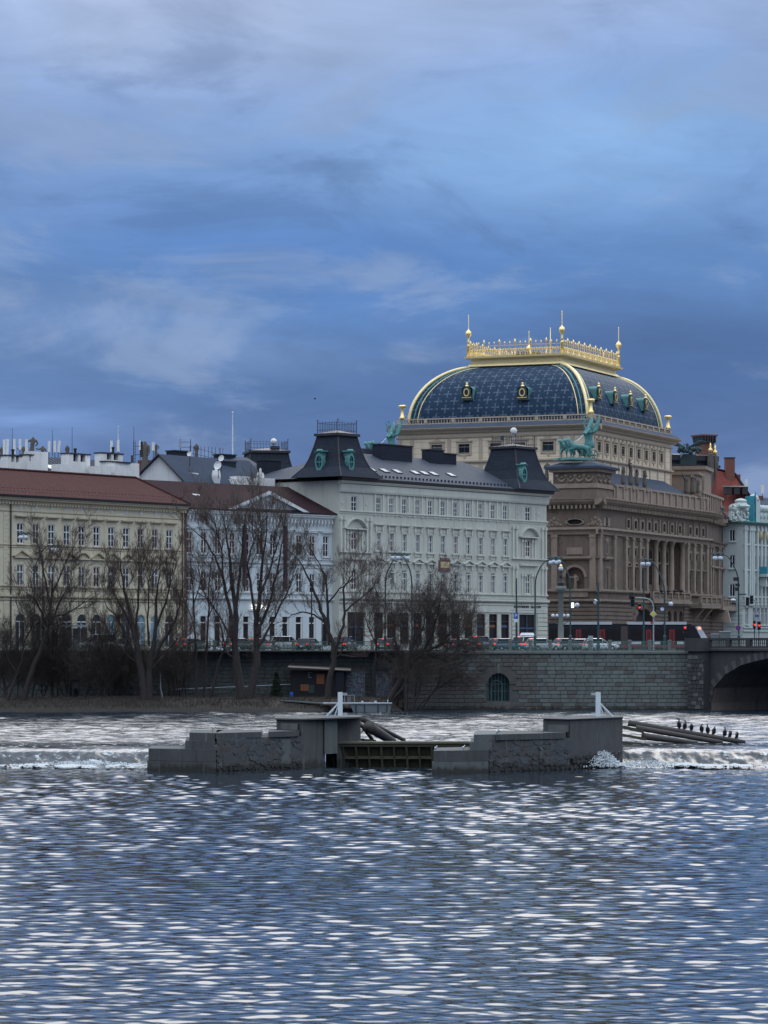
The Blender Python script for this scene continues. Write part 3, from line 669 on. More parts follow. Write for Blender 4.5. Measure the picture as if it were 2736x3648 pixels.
for a, b in zip(fine[:-1], fine[1:]): mb.quad((a[0], 0, a[1]), (a[0], 13, a[1]), (b[0], 13, b[1]), (b[0], 0, b[1]))
mb.box(fine[0][0], fine[-1][0] + 2, 13, 13.5, -1.5, bz); PT('vault', mb, 'bridge_vault', br)
for i, (a, b) in enumerate(zip(fine[1:-1], fine[2:])):
    d = Vector((b[0] - a[0], b[1] - a[1])); nrm = Vector((-d[1], d[0])).normalized() * 0.85; e = d * .02
    mb = MB(); mb.prism([(a[0] + e[0], a[1] + e[1]), (b[0] - e[0], b[1] - e[1]), (b[0] - e[0] + nrm[0] * 1.0, b[1] - e[1] + nrm[1]), (a[0] + e[0] + nrm[0], a[1] + e[1] + nrm[1])], -.12, 0.05)
    ob('arch_stone', mb.mesh('arch_stone', M['bridge_pale'] if i % 2 == 0 else M['bridge_stone']), br)
mb = MB(); mb.strip([(-.3, bz - .3), (-.3, bz - .08), (-.2, bz), (12, bz), (12, bz - .3)], pier_w - .5, bl); mb.box(-.3, pier_w + .2, -1.2, 0, bz - .35, bz); PT('cornice', mb, 'bridge_stone', br)
ptop = 1.12
bm_ = MB(); bm_.lathe([(.10, 0), (.10, .08), (.05, .16), (.085, .34), (.05, .62), (.09, .70), (.09, .76)], n=7); bal = bm_.mesh('baluster', M['bridge_pale'], True)
mb = MB(); mb.box(-.3, pier_w + .1, -1.1, .2, bz, bz + ptop); PT('parapet_block', mb, 'bridge_stone', br)
u = pier_w + .1; sec = 0
while u < bl - 3:
    mb = MB(); mb.box(u, u + 3.1, -.16, .16, bz + ptop - .2, bz + ptop); mb.box(u, u + 3.1, -.18, .18, bz, bz + .16); mb.box(u + 2.5, u + 3.1, -.2, .2, bz + .16, bz + ptop - .2); PT('parapet', mb, 'bridge_stone', br)
    for k in range(8): ob('baluster', bal, br, (u + .2 + .3 * k, 0, bz + .16))
    u += 3.1; sec += 1
# ------------------------------------------------------------------ weir piers, gate, log fenders
def stone_mesh(w, h, seed, m):
    r = random.Random(seed); n = 7; mb = MB(); ang = sorted(r.uniform(0, 6.28) for _ in range(n)); ang = [2 * math.pi * k / n + r.uniform(-.25, .25) for k in range(n)]
    o = [(w / 2 * math.cos(a) * r.uniform(.85, 1.15), 0.02, h / 2 * math.sin(a) * r.uniform(.85, 1.15)) for a in ang]; f = [(p[0] * .86, -.03 - r.random() * .03, p[2] * .9) for p in o]
    mb.add(o + f, [tuple(range(n, 2 * n))] + [(i, (i + 1) % n, (i + 1) % n + n, i + n) for i in range(n)]); return mb.mesh('stone', m)
STN = [stone_mesh(.74, .50, k, M['rubble'] if k % 3 else M['rubble_brown']) for k in range(13)]
WST = [stone_mesh(.55, .4, k + 40, M['wet_stone']) for k in range(4)]
def rubble_face(root, p, q, z0, z1, seed, wet=0.0):
    """stones set on the vertical face from p to q"""
    r = random.Random(seed); dx, dy = q[0] - p[0], q[1] - p[1]; ln = math.hypot(dx, dy); th = math.atan2(dy, dx); z = z0 + .18; k = 0
    while z < z1 - .1:
        u = .2 + (.25 if k % 2 else 0)
        while u < ln - .1:
            me = r.choice(STN) if z - z0 > wet * (.6 + .8 * r.random()) else r.choice(WST)
            o = ob('stone', me, root, (p[0] + dx * u / ln + r.uniform(-.03, .03) - root.location[0], p[1] + dy * u / ln - root.location[1], z + r.uniform(-.09, .09))); o.rotation_euler = (0, r.uniform(-.6, .6), th); s_ = r.uniform(.7, 1.25); o.scale = (s_ * r.uniform(.8, 1.25), 1, s_); u += r.uniform(.36, .58)
        z += .345; k += 1
def P(px, Y): return (xat(px, Y), Y)
def pier_part(root, name, poly, z0, z1, m, scale=1.0):
    mb = MB(); mb.plan([(p[0] - root.location[0], p[1] - root.location[1]) for p in poly], z0, z1, scale); return ob(name, mb.mesh(name, m), root)
lp = thing('weir_pier', 'stepped stone and concrete weir pier left of the gate', 'weir pier', (xat(770, 207), 207, 0))
q1, q2, q3 = P(524, 209.5), P(770, 207), P(1074, 213.2)
pier_part(lp, 'end_block', [q1, q2, P(785, 214), P(535, 215.5)], LOW - .8, zat(2712, 208.5), M['concrete'], .995)
pier_part(lp, 'cap_block', [P(529, 209.6), P(769, 207.1), P(790, 214), P(538, 215.4)], zat(2712, 208.5) + .02, zat(2668, 208.5), M['concrete'])
pier_part(lp, 'step_block', [P(660, 208.6), P(767, 207.3), P(800, 216), P(665, 216)], zat(2668, 208.5), zat(2639, 208.5), M['concrete'])
pier_part(lp, 'step_block', [P(675, 208.7), P(765, 207.5), P(800, 216), P(680, 216)], zat(2639, 208.5), zat(2610, 208.5), M['concrete'])
zr1 = zat(2610, 208.5)
pier_part(lp, 'core', [P(772, 207.31), (q3[0], q3[1] + .21), P(1074, 224), P(780, 217)], LOW - .8, zr1 - .38, M['rubble'])
pier_part(lp, 'capping', [P(768, 207.3), P(932, 210.4), P(935, 216), P(775, 216)], zr1 - .38, zr1, M['concrete'])
pier_part(lp, 'capping', [P(956, 210.8), P(1066, 213.0), P(1070, 218), P(960, 218)], zr1 - .38, zr1, M['concrete'])
rubble_face(lp, P(772, 207.3), (q3[0], q3[1] + .2), LOW, zr1 - .36, 3, .35)
pier_part(lp, 'patch', [P(795, 207.65), P(850, 208.7), P(850, 209.2), P(795, 208.2)], LOW + .35, LOW + 1.0, M['concrete'])
pier_part(lp, 'patch', [P(1005, 211.9), P(1035, 212.5), P(1035, 213), P(1005, 212.5)], LOW + .3, zr1 - .55, M['concrete_pale'])
pier_part(lp, 'tall_block', [P(985, 215), P(1074, 213.4), P(1158, 216.5), P(1158, 224), P(985, 221.5)], LOW - .8, zat(2560, 216) - .05, M['concrete'])
pier_part(lp, 'top_slab', [P(980, 214.8), P(1074, 213.1), P(1288, 219.3), P(1288, 225), P(980, 222)], zat(2560, 216) - .04, zat(2557, 216), M['concrete'])
pier_part(lp, 'pilaster', [P(1156, 216.2), P(1202, 217.6), P(1202, 222), P(1156, 222)], -0.4, zat(2560, 216), M['concrete_pale'])
pier_part(lp, 'rear_block', [P(1200, 219.2), P(1285, 221.0), P(1285, 225), P(1200, 225)], -1.5, zat(2560, 217) - .05, M['concrete'])
pier_part(lp, 'recess_panel', [P(1000, 214.55), P(1060, 213.4), P(1060, 213.9), P(1000, 215.05)], zat(2600, 214), zat(2577, 214), M['concrete_pale'])
rp = thing('weir_pier', 'stepped stone and concrete weir pier right of the gate', 'weir pier', (xat(1740, 205), 205, 0))
pier_part(rp, 'end_block', [P(1538, 204.2), P(1741, 206), P(1760, 214), P(1550, 211)], LOW - .8, zat(2714, 205), M['concrete_pale'], .985)
pier_part(rp, 'cap_block', [P(1544, 204.6), P(1741, 206.1), P(1760, 214), P(1553, 211)], zat(2714, 205) + .02, zat(2674, 205), M['concrete'])
pier_part(rp, 'step_block', [P(1673, 205.8), P(1752, 206.4), P(1775, 216), P(1680, 216)], zat(2674, 205), zat(2644, 205.5), M['concrete_pale'])
pier_part(rp, 'step_block', [P(1688, 206), P(1766, 206.6), P(1785, 216), P(1692, 216)], zat(2644, 205.5), zat(2617, 206), M['concrete_pale'])
zr2 = zat(2617, 206); q4, q5 = P(1743, 206.2), P(2032, 210.6)
pier_part(rp, 'core', [P(1743, 206.36), P(2030, 210.69), P(2030, 222), P(1760, 217)], LOW - .8, zr2 - .4, M['rubble'])
pier_part(rp, 'capping', [P(1766, 206.5), P(1935, 209.1), P(1940, 216), P(1775, 216)], zr2 - .4, zr2, M['concrete']); pier_part(rp, 'capping', [P(1936, 209.1), P(2016, 210.4), P(2016, 216), P(1940, 216)], zr2 - .4, zr2 + .02, M['concrete'])
rubble_face(rp, (q4[0], q4[1] + .15), (q5[0], q5[1] + .1), LOW, zr2 - .38, 9, .45)
zt2 = zat(2560, 212)
pier_part(rp, 'tall_block', [P(1935, 213), P(2030, 210.9), P(2218, 217), P(2218, 222), P(1935, 219)], LOW - .2, zt2 - .05, M['concrete'])
pier_part(rp, 'top_slab', [P(1931, 212.8), P(2030, 210.6), P(2221, 216.8), P(2221, 222), P(1931, 219)], zt2 - .04, zt2, M['concrete'])
pier_part(rp, 'recess_panel', [P(1952, 212.45), P(2026, 210.85), P(2026, 211.3), P(1952, 213)], zat(2608, 211), zat(2583, 211), M['concrete_pale'])
pier_part(rp, 'wet_footing', [P(2026, 210.4), P(2120, 213.2), P(2222, 216.4), P(2222, 222), P(2040, 222)], LOW - .8, -.55, M['wet_stone'], .95)
rubble_face(rp, P(2034, 210.5), P(2222, 216.2), LOW, -.3, 10, 3.0)
# flap gate between the piers
gt = thing('weir_gate', 'brown ribbed steel flap gate between the two stepped piers', 'weir gate', (xat(1160, 219.5), 219.5, 0))
gx0, gx1 = 0.0, xat(1690, 219.5) - xat(1160, 219.5); gz = zat(2646, 219.5)
mb = MB(); mb.box(gx0, gx1, -.25, .5, gz - .05, gz + .10); PT('lip', mb, 'gate_lip', gt)
mb = MB(); mb.box(gx0, gx1, -.12, .1, gz - .28, gz - .05); PT('top_beam', mb, 'gate_steel', gt)
mb = MB(); mb.add([(gx0, .25, gz - .05), (gx1, .25, gz - .05), (gx1, .9, LOW - .6), (gx0, .9, LOW - .6), (gx0, .5, gz - .05), (gx1, .5, gz - .05), (gx1, 1.2, LOW - .6), (gx0, 1.2, LOW - .6)], [(0, 3, 2, 1), (4, 5, 6, 7), (0, 1, 5, 4), (2, 3, 7, 6), (0, 4, 7, 3), (1, 2, 6, 5)]); PT('skin_plate', mb, 'gate_steel', gt)
for k in range(12):
    u = gx0 + .35 + (gx1 - .7) * k / 11; w = .11 if k % 2 else .16; mb = MB(); lean = .34 if k < 1 else .12
    mb.add([(u - w / 2, -.1, gz - .28), (u + w / 2, -.1, gz - .28), (u + w / 2 + lean, .35, LOW - .5), (u - w / 2 + lean, .35, LOW - .5), (u - w / 2, .3, gz - .28), (u + w / 2, .3, gz - .28), (u + w / 2 + lean, .95, LOW - .5), (u - w / 2 + lean, .95, LOW - .5)], [(0, 3, 2, 1), (4, 5, 6, 7), (0, 1, 5, 4), (2, 3, 7, 6), (0, 4, 7, 3), (1, 2, 6, 5)])
    PT('rib', mb, 'gate_steel', gt)
mb = MB(); mb.box(gx0 + .4, gx1, .12, .35, LOW + .42, LOW + .62); PT('cross_beam', mb, 'gate_steel', gt)
# white marker posts
def marker(label, px, Y, flip):
    t = thing('marker_post', label, 'post', (xat(px, Y), Y, zat(2554, Y) + .0)); h = 88 / FPX * Y
    mb = MB(); mb.box(-.17, .17, -.15, .15, 0, h); PT('column', mb, 'post_paint', t)
    for e, w in ((-1.05, .13), (-.42, .10)):
        mb = MB(); mb.tube([(flip * e, .1, 0), (flip * -.08, 0, h * .58)], w * .6, 4); PT('strut', mb, 'post_paint', t)
    mb = MB(); mb.tube([(flip * -1.0, .1, .02), (flip * -.45, .1, .5)], .05, 4); PT('brace', mb, 'post_paint', t)
    for z in (.12, .24, h - .1, h - .2):
        mb = MB(); mb.box(min(0, flip * .5) , max(0, flip * .5), -.03, .03, z, z + .04); PT('rung', mb, 'post_paint', t)
marker('white post with slanting strut on the left weir pier', 1212, 222, 1); marker('white post with slanting strut on the right weir pier', 2131, 218, -1)
rl = MB(); rl.tube([(0, 0, 0), (0, 0, .28), (.62, 0, .3), (.62, 0, 0)], .025, 4); tag(PT('handrail', rl, 'pole_grey', None, (xat(1147, 221), 221, zat(2555, 221))), 'small grey bent handrail beside the left white post', 'handrail')
# log fenders leaning in the water
def fender(label, tubes, braces):
    t = thing('log_fender', label, 'log fender', tubes[0][0])
    for a, b, ra, rb in tubes:
        rel = lambda p: tuple(p[i] - tubes[0][0][i] for i in range(3))
        mb = MB(); mid = [tuple(a[i] + (b[i] - a[i]) * k / 6 for i in range(3)) for k in range(7)]; mb.tube([rel(p) for p in mid], [ra + (rb - ra) * k / 6 for k in range(7)], 12); ob('log', mb.mesh('log', M['log_steel'], True), t)
    for a, b, w in braces:
        mb = MB(); mb.tube([rel(a), rel(b)], w, 4); PT('beam', mb, 'gate_steel', t)
fender('two heavy pipes slanting into the water behind the left pier', [(pix(1287, 2560, 226), pix(1440, 2637, 233), .22, .14), (pix(1312, 2588, 225), pix(1400, 2642, 229), .42, .30)],
       [(pix(1285, 2580, 225.5), pix(1330, 2640, 227), .13), (pix(1285, 2610, 226), pix(1310, 2590, 226), .07), (pix(1284, 2635, 226), pix(1340, 2640, 226), .12)])
fender('three long pipes slanting into the water with birds perched on top', [(pix(2238, 2575, 229.5), pix(2655, 2645, 228.5), .24, .18), (pix(2265, 2592, 228.6), pix(2575, 2646, 228), .21, .18), (pix(2285, 2622, 228), pix(2485, 2648, 227.5), .28, .16)],
       [(pix(2218, 2590, 226), pix(2290, 2606, 228), .16), (pix(2218, 2618, 226), pix(2300, 2634, 227), .13), (pix(2218, 2645, 226), pix(2300, 2652, 226.5), .13)])
# ------------------------------------------------------------------ windows and trim shared by the facades
_wc = {}
def win_mesh(w, h, fm, tr=0.62, low=True):
    key = (round(w, 2), round(h, 2), fm, tr, low)
    if key in _wc: return _wc[key]
    w, h = key[0], key[1]; f = min(.11, w * .10); mb = MB(); y0, y1 = .10, .19
    mb.box(-w / 2, -w / 2 + f, y0, y1, 0, h); mb.box(w / 2 - f, w / 2, y0, y1, 0, h); mb.box(-w / 2 + f, w / 2 - f, y0, y1, h - f, h); mb.box(-w / 2 + f, w / 2 - f, y0, y1, 0, f)
    mb.box(-f * .55, f * .55, y0 + .002, y1, f, h - f)
    if tr: mb.box(-w / 2 + f, w / 2 - f, y0 - .02, y1, h * tr, h * tr + f * 1.2)
    if low: mb.box(-w / 2 + f, w / 2 - f, y0 + .004, y1, h * .30, h * .30 + f * .5)
    p = MB(); p.quad((-w / 2, .205, 0), (w / 2, .205, 0), (w / 2, .205, h), (-w / 2, .205, h))
    _wc[key] = (mb.mesh('window', M[fm]), [p.mesh('pane', M[g]) for g in ('glass_dark', 'glass_teal', 'glass_red', 'glass_pale')]); return _wc[key]
def window(F, u, z, w, h, fm='white_frame', pick=(0, 0, 0, 1, 1, 3), tr=0.62, low=True, v=0.0, rnd=random):
    fme, panes = win_mesh(w, h, fm, tr, low); o = F.put('window', fme, u, v, z); c = ob('pane', panes[rnd.choice(pick)], o); return o
def hood(w, h=.22, d=.32): mb = MB(); mb.strip([(0, 0), (-d * .5, 0), (-d, h * .55), (-d, h), (0, h + .03)], -w / 2, w / 2); return mb
def sill_box(w, h=.14, d=.22): mb = MB(); mb.strip([(0, 0), (-d, 0), (-d, h), (0, h + .02)], -w / 2, w / 2); return mb
def pediment_tri(w, h, d=.32):
    mb = MB(); t = .20; mb.strip([(0, 0), (-d, 0), (-d, t * .8), (0, t)], -w / 2, w / 2)
    mb.prism([(-w / 2 - .05, t), (0, h), (0, h + t * 1.1), (-w / 2 - .25, t * 1.15)][::-1], -d, 0); mb.prism([(w / 2 + .05, t), (w / 2 + .25, t * 1.15), (0, h + t * 1.1), (0, h)][::-1], -d, 0)
    mb.add([(-w / 2 * .8, -.05, t), (w / 2 * .8, -.05, t), (0, -.05, h)], [(0, 1, 2)]); return mb
def pediment_seg(w, h, d=.32, n=9):
    mb = MB(); t = .20; mb.strip([(0, 0), (-d, 0), (-d, t * .8), (0, t)], -w / 2, w / 2)
    R = (w * w / 4 + h * h) / (2 * h); a0 = math.asin(min(1, w / 2 / R)); cz = h - R + t * .3
    P_ = [(R * math.sin(a0 * (2 * k / n - 1)), cz + R * math.cos(a0 * (2 * k / n - 1))) for k in range(n + 1)]; Q = [((R + t) * math.sin(a0 * (2 * k / n - 1)), cz + (R + t) * math.cos(a0 * (2 * k / n - 1))) for k in range(n + 1)]
    for k in range(n): mb.prism([P_[k], P_[k + 1], Q[k + 1], Q[k]], -d, 0)
    return mb
def course(F, name, m, u0, u1, z, prof, v=0.0):
    mb = MB(); mb.strip(prof, u0, u1); return F.put(name, mb.mesh(name, m), 0, v, z)
def cornice_prof(h, d): return [(0, 0), (-d * .25, 0), (-d * .35, h * .30), (-d * .75, h * .45), (-d * .8, h * .7), (-d, h * .8), (-d, h), (0, h + .02)]
def band_prof(h, d): return [(0, 0), (-d * .6, 0), (-d, h * .4), (-d, h), (0, h + .02)]
def body_box(F, name, m, u0, u1, depth, z0, z1, front=0.34):
    mb = MB(); mb.quad((u0, 0, z0), (u0, 0, z1), (u0, depth, z1), (u0, depth, z0)); mb.quad((u1, 0, z0), (u1, depth, z0), (u1, depth, z1), (u1, 0, z1)); mb.quad((u0, depth, z0), (u0, depth, z1), (u1, depth, z1), (u1, depth, z0))
    mb.quad((u0, front, z0), (u1, front, z0), (u1, front, z1), (u0, front, z1)); return F.put(name, mb.mesh(name, m))
def downpipe(F, u, z0, z1, v=-.14, m='gutter', r=.09): mb = MB(); mb.tube([(u, v, z0), (u, v, z1 - .6), (u + .2, v - .15, z1 - .25), (u + .2, v - .35, z1)], r, 6); return F.put('downpipe', mb.mesh('downpipe', M[m]))
def roof_plane(F, name, m, pts): mb = MB(); mb.add(pts, [tuple(range(len(pts)))]); return F.put(name, mb.mesh(name, M[m]))
# ================================================================== yellow house on the left
yb, YF = face_from('yellow_house', 'long pale yellow house with red tiled roof behind the riverside trees', 'building', 0, 365.0, 658, 391.4)
U1 = YF.U(655); U0 = YF.U(-260); uw = [YF.U(p) for p in (73, 129, 184, 239, 292, 345, 397, 450, 502, 553, 604)]
um = uw[5]; zl = lambda py0, py1: (YF.Z(73, py0) + YF.Z(604, py1)) / 2
zA0, zA1 = zl(1935, 1958), zl(1862, 1889); zB0, zB1 = zl(2088, 2096), zl(2011, 2027); wA = 1.15
zc = YF.Z(345, 1790); zeave = (YF.Z(60, 1768) + YF.Z(650, 1800)) / 2
holes = [(u - wA / 2, u + wA / 2, zA0, zA1) for u in uw] + [(u - wA / 2, u + wA / 2, zB0, zB1) for u in uw]
zg = zl(2272, 2278); zgt = zl(2186, 2192)
holes += [(u - .85, u + .85, 0.5, zgt) for u in uw]
extra = [uw[0] - (uw[1] - uw[0]) * k for k in (2, 3, 4)]
holes += [(u - wA / 2, u + wA / 2, zz, zz2) for u in extra for zz, zz2 in ((zA0, zA1), (zB0, zB1))]
mb = MB(); wall_holes(mb, U0, U1, 0, zeave, holes); YF.pm('wall', mb, 'yellow_plaster'); body_box(YF, 'rear_wall', M['yellow_plaster'], U0, U1, 15, 0, zeave)
r = random.Random(3)
mh = hood(2.1, .26, .42).mesh('hood', M['yellow_trim']); ms = sill_box(1.5).mesh('sill', M['yellow_trim']); pt = pediment_tri(2.35, .85).mesh('pediment', M['yellow_trim']); ps = pediment_seg(2.35, .75).mesh('pediment', M['yellow_trim'])
vt = MB()
for k in range(5): vt.box(-.21, .21, -.05, -.01, k * .13, k * .13 + .10)
mv = vt.mesh('vent', M['palace_trim']); zv = zl(1815, 1836)
zh = zl(1845, 1868); zp = zl(1989, 2003)
for i, u in enumerate(uw + extra):
    window(YF, u, zA0, wA, zA1 - zA0, rnd=r, pick=(0, 0, 1, 1, 2, 2)); window(YF, u, zB0, wA, zB1 - zB0, rnd=r, pick=(0, 0, 1, 2, 3))
    YF.put('hood', mh, u, 0, zh); YF.put('vent', mv, u, 0, zv); YF.put('sill', ms, u, 0, zA0 - .16); YF.put('sill', ms, u, 0, zB0 - .16)
    YF.put('pediment', pt if i in (0, 3, 5, 7, 9) else ps, u, 0, zp)
af = MB(); arch_fill(af, -.85, .85, zgt - .85, -.004, .3); afm = af.mesh('arch', M['yellow_trim'])
for i, u in enumerate(uw):
    YF.put('arch', afm, u, 0, 0)
    mb = MB(); mb.box(-.85, .85, .2, .26, .5, zgt); o = YF.put('door', mb.mesh('door', M['shop_blue'] if i in (6, 7, 8, 9) else M['glass_teal']), u)
    mb = MB(); mb.box(-.06, .06, .14, .2, .5, zgt - .9); mb.box(-.85, .85, .14, .2, zgt - 1.0, zgt - .86); PT('frame', mb, 'white_frame', o)
for py0, py1, h, d in ((1823, 1850, .16, .10), (1941, 1966, .14, .12), (1949, 1973, .10, .08), (2093, 2101, .18, .16), (2103, 2110, .12, .10), (2131, 2136, .30, .30), (2141, 2146, .18, .16)):
    course(YF, 'string_course', M['yellow_trim'], U0, U1, zl(py0, py1), band_prof(h, d))
course(YF, 'cornice', M['yellow_trim'], U0, U1 + .3, zeave - .75, cornice_prof(.62, .65))
dt = MB(); u = U0
while u < U1: dt.box(u, u + .26, -.42, -.1, -.18, 0); u += .52
YF.pm('dentils', dt, 'yellow_trim', 0, 0, zeave - .78)
course(YF, 'gutter', M['gutter'], U0, U1 + .4, zeave - .10, [(-.45, 0), (-.85, .02), (-.9, .24), (-.45, .26)])
downpipe(YF, YF.U(36), 0, zeave); downpipe(YF, YF.U(648), 0, zeave, m='brick_red')
q = MB(); z = 2.5
while z < zeave - 2.2: q.box(YF.U(12), YF.U(28) + (.25 if int(z / .5) % 2 else 0), -.05, 0, z, z + .44); z += .5
YF.pm('quoins', q, 'yellow_plaster')
rd = 7.5; zr = (YF.Z(20, 1678, rd) + YF.Z(480, 1699, rd)) / 2; ur = YF.U(484, rd)
mb = MB(); e = .75
mb.add([(U0, -e, zeave + .1), (U1 + .5, -e, zeave + .1), (ur, rd, zr), (U0, rd, zr)], [(0, 1, 2, 3)]); mb.add([(U1 + .5, -e, zeave + .1), (U1 + .5, 15.5, zeave + .1), (ur, rd, zr)], [(0, 1, 2)]); mb.add([(U1 + .5, 15.5, zeave + .1), (U0, 15.5, zeave + .1), (U0, rd, zr), (ur, rd, zr)], [(0, 1, 2, 3)])
rf = YF.pm('roof', mb, 'tile_red')
mb = MB(); mb.tube([(U0, rd, zr + .05), (ur, rd, zr + .05)], .18, 6); mb.tube([(ur, rd, zr + .05), (U1 + .5, -e, zeave + .15)], .16, 6); PT('ridge_tiles', mb, 'tile_red', rf)
mb = MB(); su, sz = YF.UZ(190, 1748, 2.0); mb.add([(su - .75, 1.0, sz - .45), (su + .75, 1.0, sz - .55), (su + .75, 2.2, sz + .22), (su - .75, 2.2, sz + .3)], [(0, 1, 2, 3)]); mb.box(su - .8, su + .8, 1.0, 2.0, sz - .75, sz - .45); PT('skylight', mb, 'sheet_metal', rf)
mb = MB()
for i in range(70):
    uu = U0 + 3 + i * .62
    for k in range(2): mb.box(uu + .3 * k, uu + .3 * k + .16, .4 + k * 1.0, .5 + k * 1.0, zeave + .1 + (.9 + k) / (rd + e) * (zr - zeave) + .02, zeave + .1 + (.9 + k) / (rd + e) * (zr - zeave) + .14)
PT('snow_guards', mb, 'tile_brown', rf, kind='stuff')
# ================================================================== pale blue palace with the pediment
pb, PF = face_from('palace', 'pale blue white palace with triangular pediment and brown roof', 'building', 662, 392.0, 1213, 411.8)
U0, U1 = PF.U(663), PF.U(1211); zl = lambda a, b: (PF.Z(676, a) + PF.Z(1161, b)) / 2
uw = [PF.U(p) for p in (676, 727, 777, 828, 879, 926, 973, 1018, 1066, 1113, 1161)]
zA0, zA1, zB0, zB1 = zl(1972, 1982), zl(1890, 1912), zl(2106, 2112), zl(2036, 2042); zeave = (PF.Z(668, 1812) + PF.Z(1210, 1834)) / 2; wA = 1.05
zgt = zl(2195, 2198)
gh = [(u - .62, u + .62, .5, zgt) for u in uw]
mb = MB(); wall_holes(mb, U0, U1, 0, zeave, [(u - wA / 2, u + wA / 2, a, b) for u in uw for a, b in ((zA0, zA1), (zB0, zB1))] + gh); PF.pm('wall', mb, 'palace_plaster'); body_box(PF, 'rear_wall', M['palace_plaster'], U0, U1, 15, 0, zeave)
mh = hood(1.75, .20, .30).mesh('hood', M['palace_trim']); ms = sill_box(1.4).mesh('sill', M['palace_trim'])
for u in uw:
    window(PF, u, zA0, wA, zA1 - zA0, 'white_frame', (2, 2, 2, 0), rnd=r); window(PF, u, zB0, wA, zB1 - zB0, 'white_frame', (0, 2, 1), rnd=r)
    PF.put('sill', ms, u, 0, zA0 - .16); PF.put('sill', ms, u, 0, zB0 - .16); PF.put('hood', mh, u, 0, zA1 + .28)
    mb = MB(); mb.quad((-.62, .25, .5), (.62, .25, .5), (.62, .25, zgt), (-.62, .25, zgt)); o = PF.pm('doorway', mb, 'glass_shop'  , u)
    mb = MB(); mb.box(.42, .60, .1, .24, .5, zgt); mb.box(-.60, .42, .12, .24, zgt - .9, zgt - .75); PT('frame', mb, 'white_frame', o)
for a, b, h, d in ((1880, 1894, .18, .20), (1985, 1996, .14, .14), (2003, 2012, .24, .24), (2016, 2024, .12, .10), (2113, 2119, .18, .18), (2136, 2140, .35, .35)):
    course(PF, 'string_course', M['palace_trim'], U0, U1, zl(a, b), band_prof(h, d))
for k in range(9):
    zz = .4 + k * .55
    if zz < zgt + 1.5: course(PF, 'base_course', M['palace_trim'], U0, PF.U(700) - .3, zz, [(0, 0), (-.06, 0), (-.06, .48), (0, .5)])
course(PF, 'cornice', M['palace_trim'], U0, U1 + .2, zeave - .85, cornice_prof(.72, .75))
br_ = MB(); u = U0 + .2
while u < U1 - .1: br_.box(u, u + .2, -.45, 0, -.45, 0); br_.box(u + .02, u + .18, -.2, 0, -.75, -.45); u += .62
PF.pm('brackets', br_, 'palace_trim', 0, 0, zeave - .85)
course(PF, 'gutter', M['gutter'], U0, U1 + .4, zeave - .1, [(-.5, 0), (-.85, .02), (-.9, .2), (-.5, .22)])
downpipe(PF, U1 - .1, 0, zeave, m='pole_green'); downpipe(PF, U0 - .1, 0, zeave, m='brick_red')
pu0, pu1, pua = PF.U(812), PF.U(1076), PF.U(946); pz = PF.Z(946, 1748, -.4)
pm = MB(); z0 = zeave + .12
pm.add([(pu0 + .5, -.25, z0), (pu1 - .5, -.25, z0), (pua, -.25, pz - .45)], [(0, 1, 2)]); PF.pm('pediment', pm, 'palace_plaster')
pm = MB(); pm.prism([(pu0 - .6, z0), (pu0 + .5, z0), (pua, pz - .5), (pua, pz)], -.8, .3); pm.prism([(pu1 - .5, z0), (pu1 + .6, z0), (pua, pz), (pua, pz - .5)], -.8, .3); PF.pm('raking_cornice', pm, 'palace_trim')
rd = 7.5; zr = (PF.Z(700, 1718, rd) + PF.Z(1065, 1737, rd)) / 2; ur = PF.U(1070, rd)
mb = MB(); mb.add([(U0 - 1, -.8, zeave + .1), (U1 + .45, -.8, zeave + .1), (ur, rd, zr), (U0 - 1, rd, zr)], [(0, 1, 2, 3)]); mb.add([(U1 + .45, -.8, zeave + .1), (U1 + .45, 15.5, zeave + .1), (ur, rd, zr)], [(0, 1, 2)]); mb.add([(U1 + .5, 15.5, zeave + .1), (U0 - 1, 15.5, zeave + .1), (U0 - 1, rd, zr), (ur, rd, zr)], [(0, 1, 2, 3)])
ydep = (pz - zeave) / (zr - zeave) * (rd + .8) - .8
mb.add([(pu0 - .6, -.78, z0 + .02), (pua, -.78, pz + .06), (pua, ydep, pz + .06)], [(0, 1, 2)]); mb.add([(pu1 + .6, -.78, z0 + .02), (pua, ydep, pz + .06), (pua, -.78, pz + .06)], [(0, 1, 2)])
rf = PF.pm('roof', mb, 'tile_brown')
su, sz = PF.UZ(703, 1766, 3.2); mb = MB(); mb.add([(su - .55, 2.4, sz - .35), (su + .55, 2.4, sz - .35), (su + .55, 3.6, sz + .25), (su - .55, 3.6, sz + .25)], [(0, 1, 2, 3)]); PT('skylight', mb, 'white_frame', rf)
# signs and banners on the palace
def text_obj(name, txt, size, m, loc, rz, parent=None, ext=.03, sx=1.0):
    cu = bpy.data.curves.new(name, 'FONT'); cu.resolution_u = 3; cu.body = txt; cu.size = size; cu.extrude = ext; cu.align_x = 'CENTER'; cu.align_y = 'CENTER'; cu.materials.append(m)
    o = bpy.data.objects.new(name, cu); COL.objects.link(o); me = bpy.data.meshes.new_from_object(o.evaluated_get(bpy.context.evaluated_depsgraph_get())); bpy.data.objects.remove(o); o = bpy.data.objects.new(name, me); COL.objects.link(o); o.location = loc; o.rotation_euler = (math.pi / 2, 0, rz); o.scale = (sx, 1, 1)
    if parent: o.parent = parent
    return o
def world_of(F, u, v, z): return (F.A[0] + u * F.e[0] + v * F.n[0], F.A[1] + u * F.e[1] + v * F.n[1], z + F.zr)
su, sz = PF.UZ(926, 2163, -.3); wpt = world_of(PF, su, -.3, sz)
sg = thing('lit_sign', 'lit white letters on the dark ground floor of the pale palace', 'sign', wpt, PF.th)
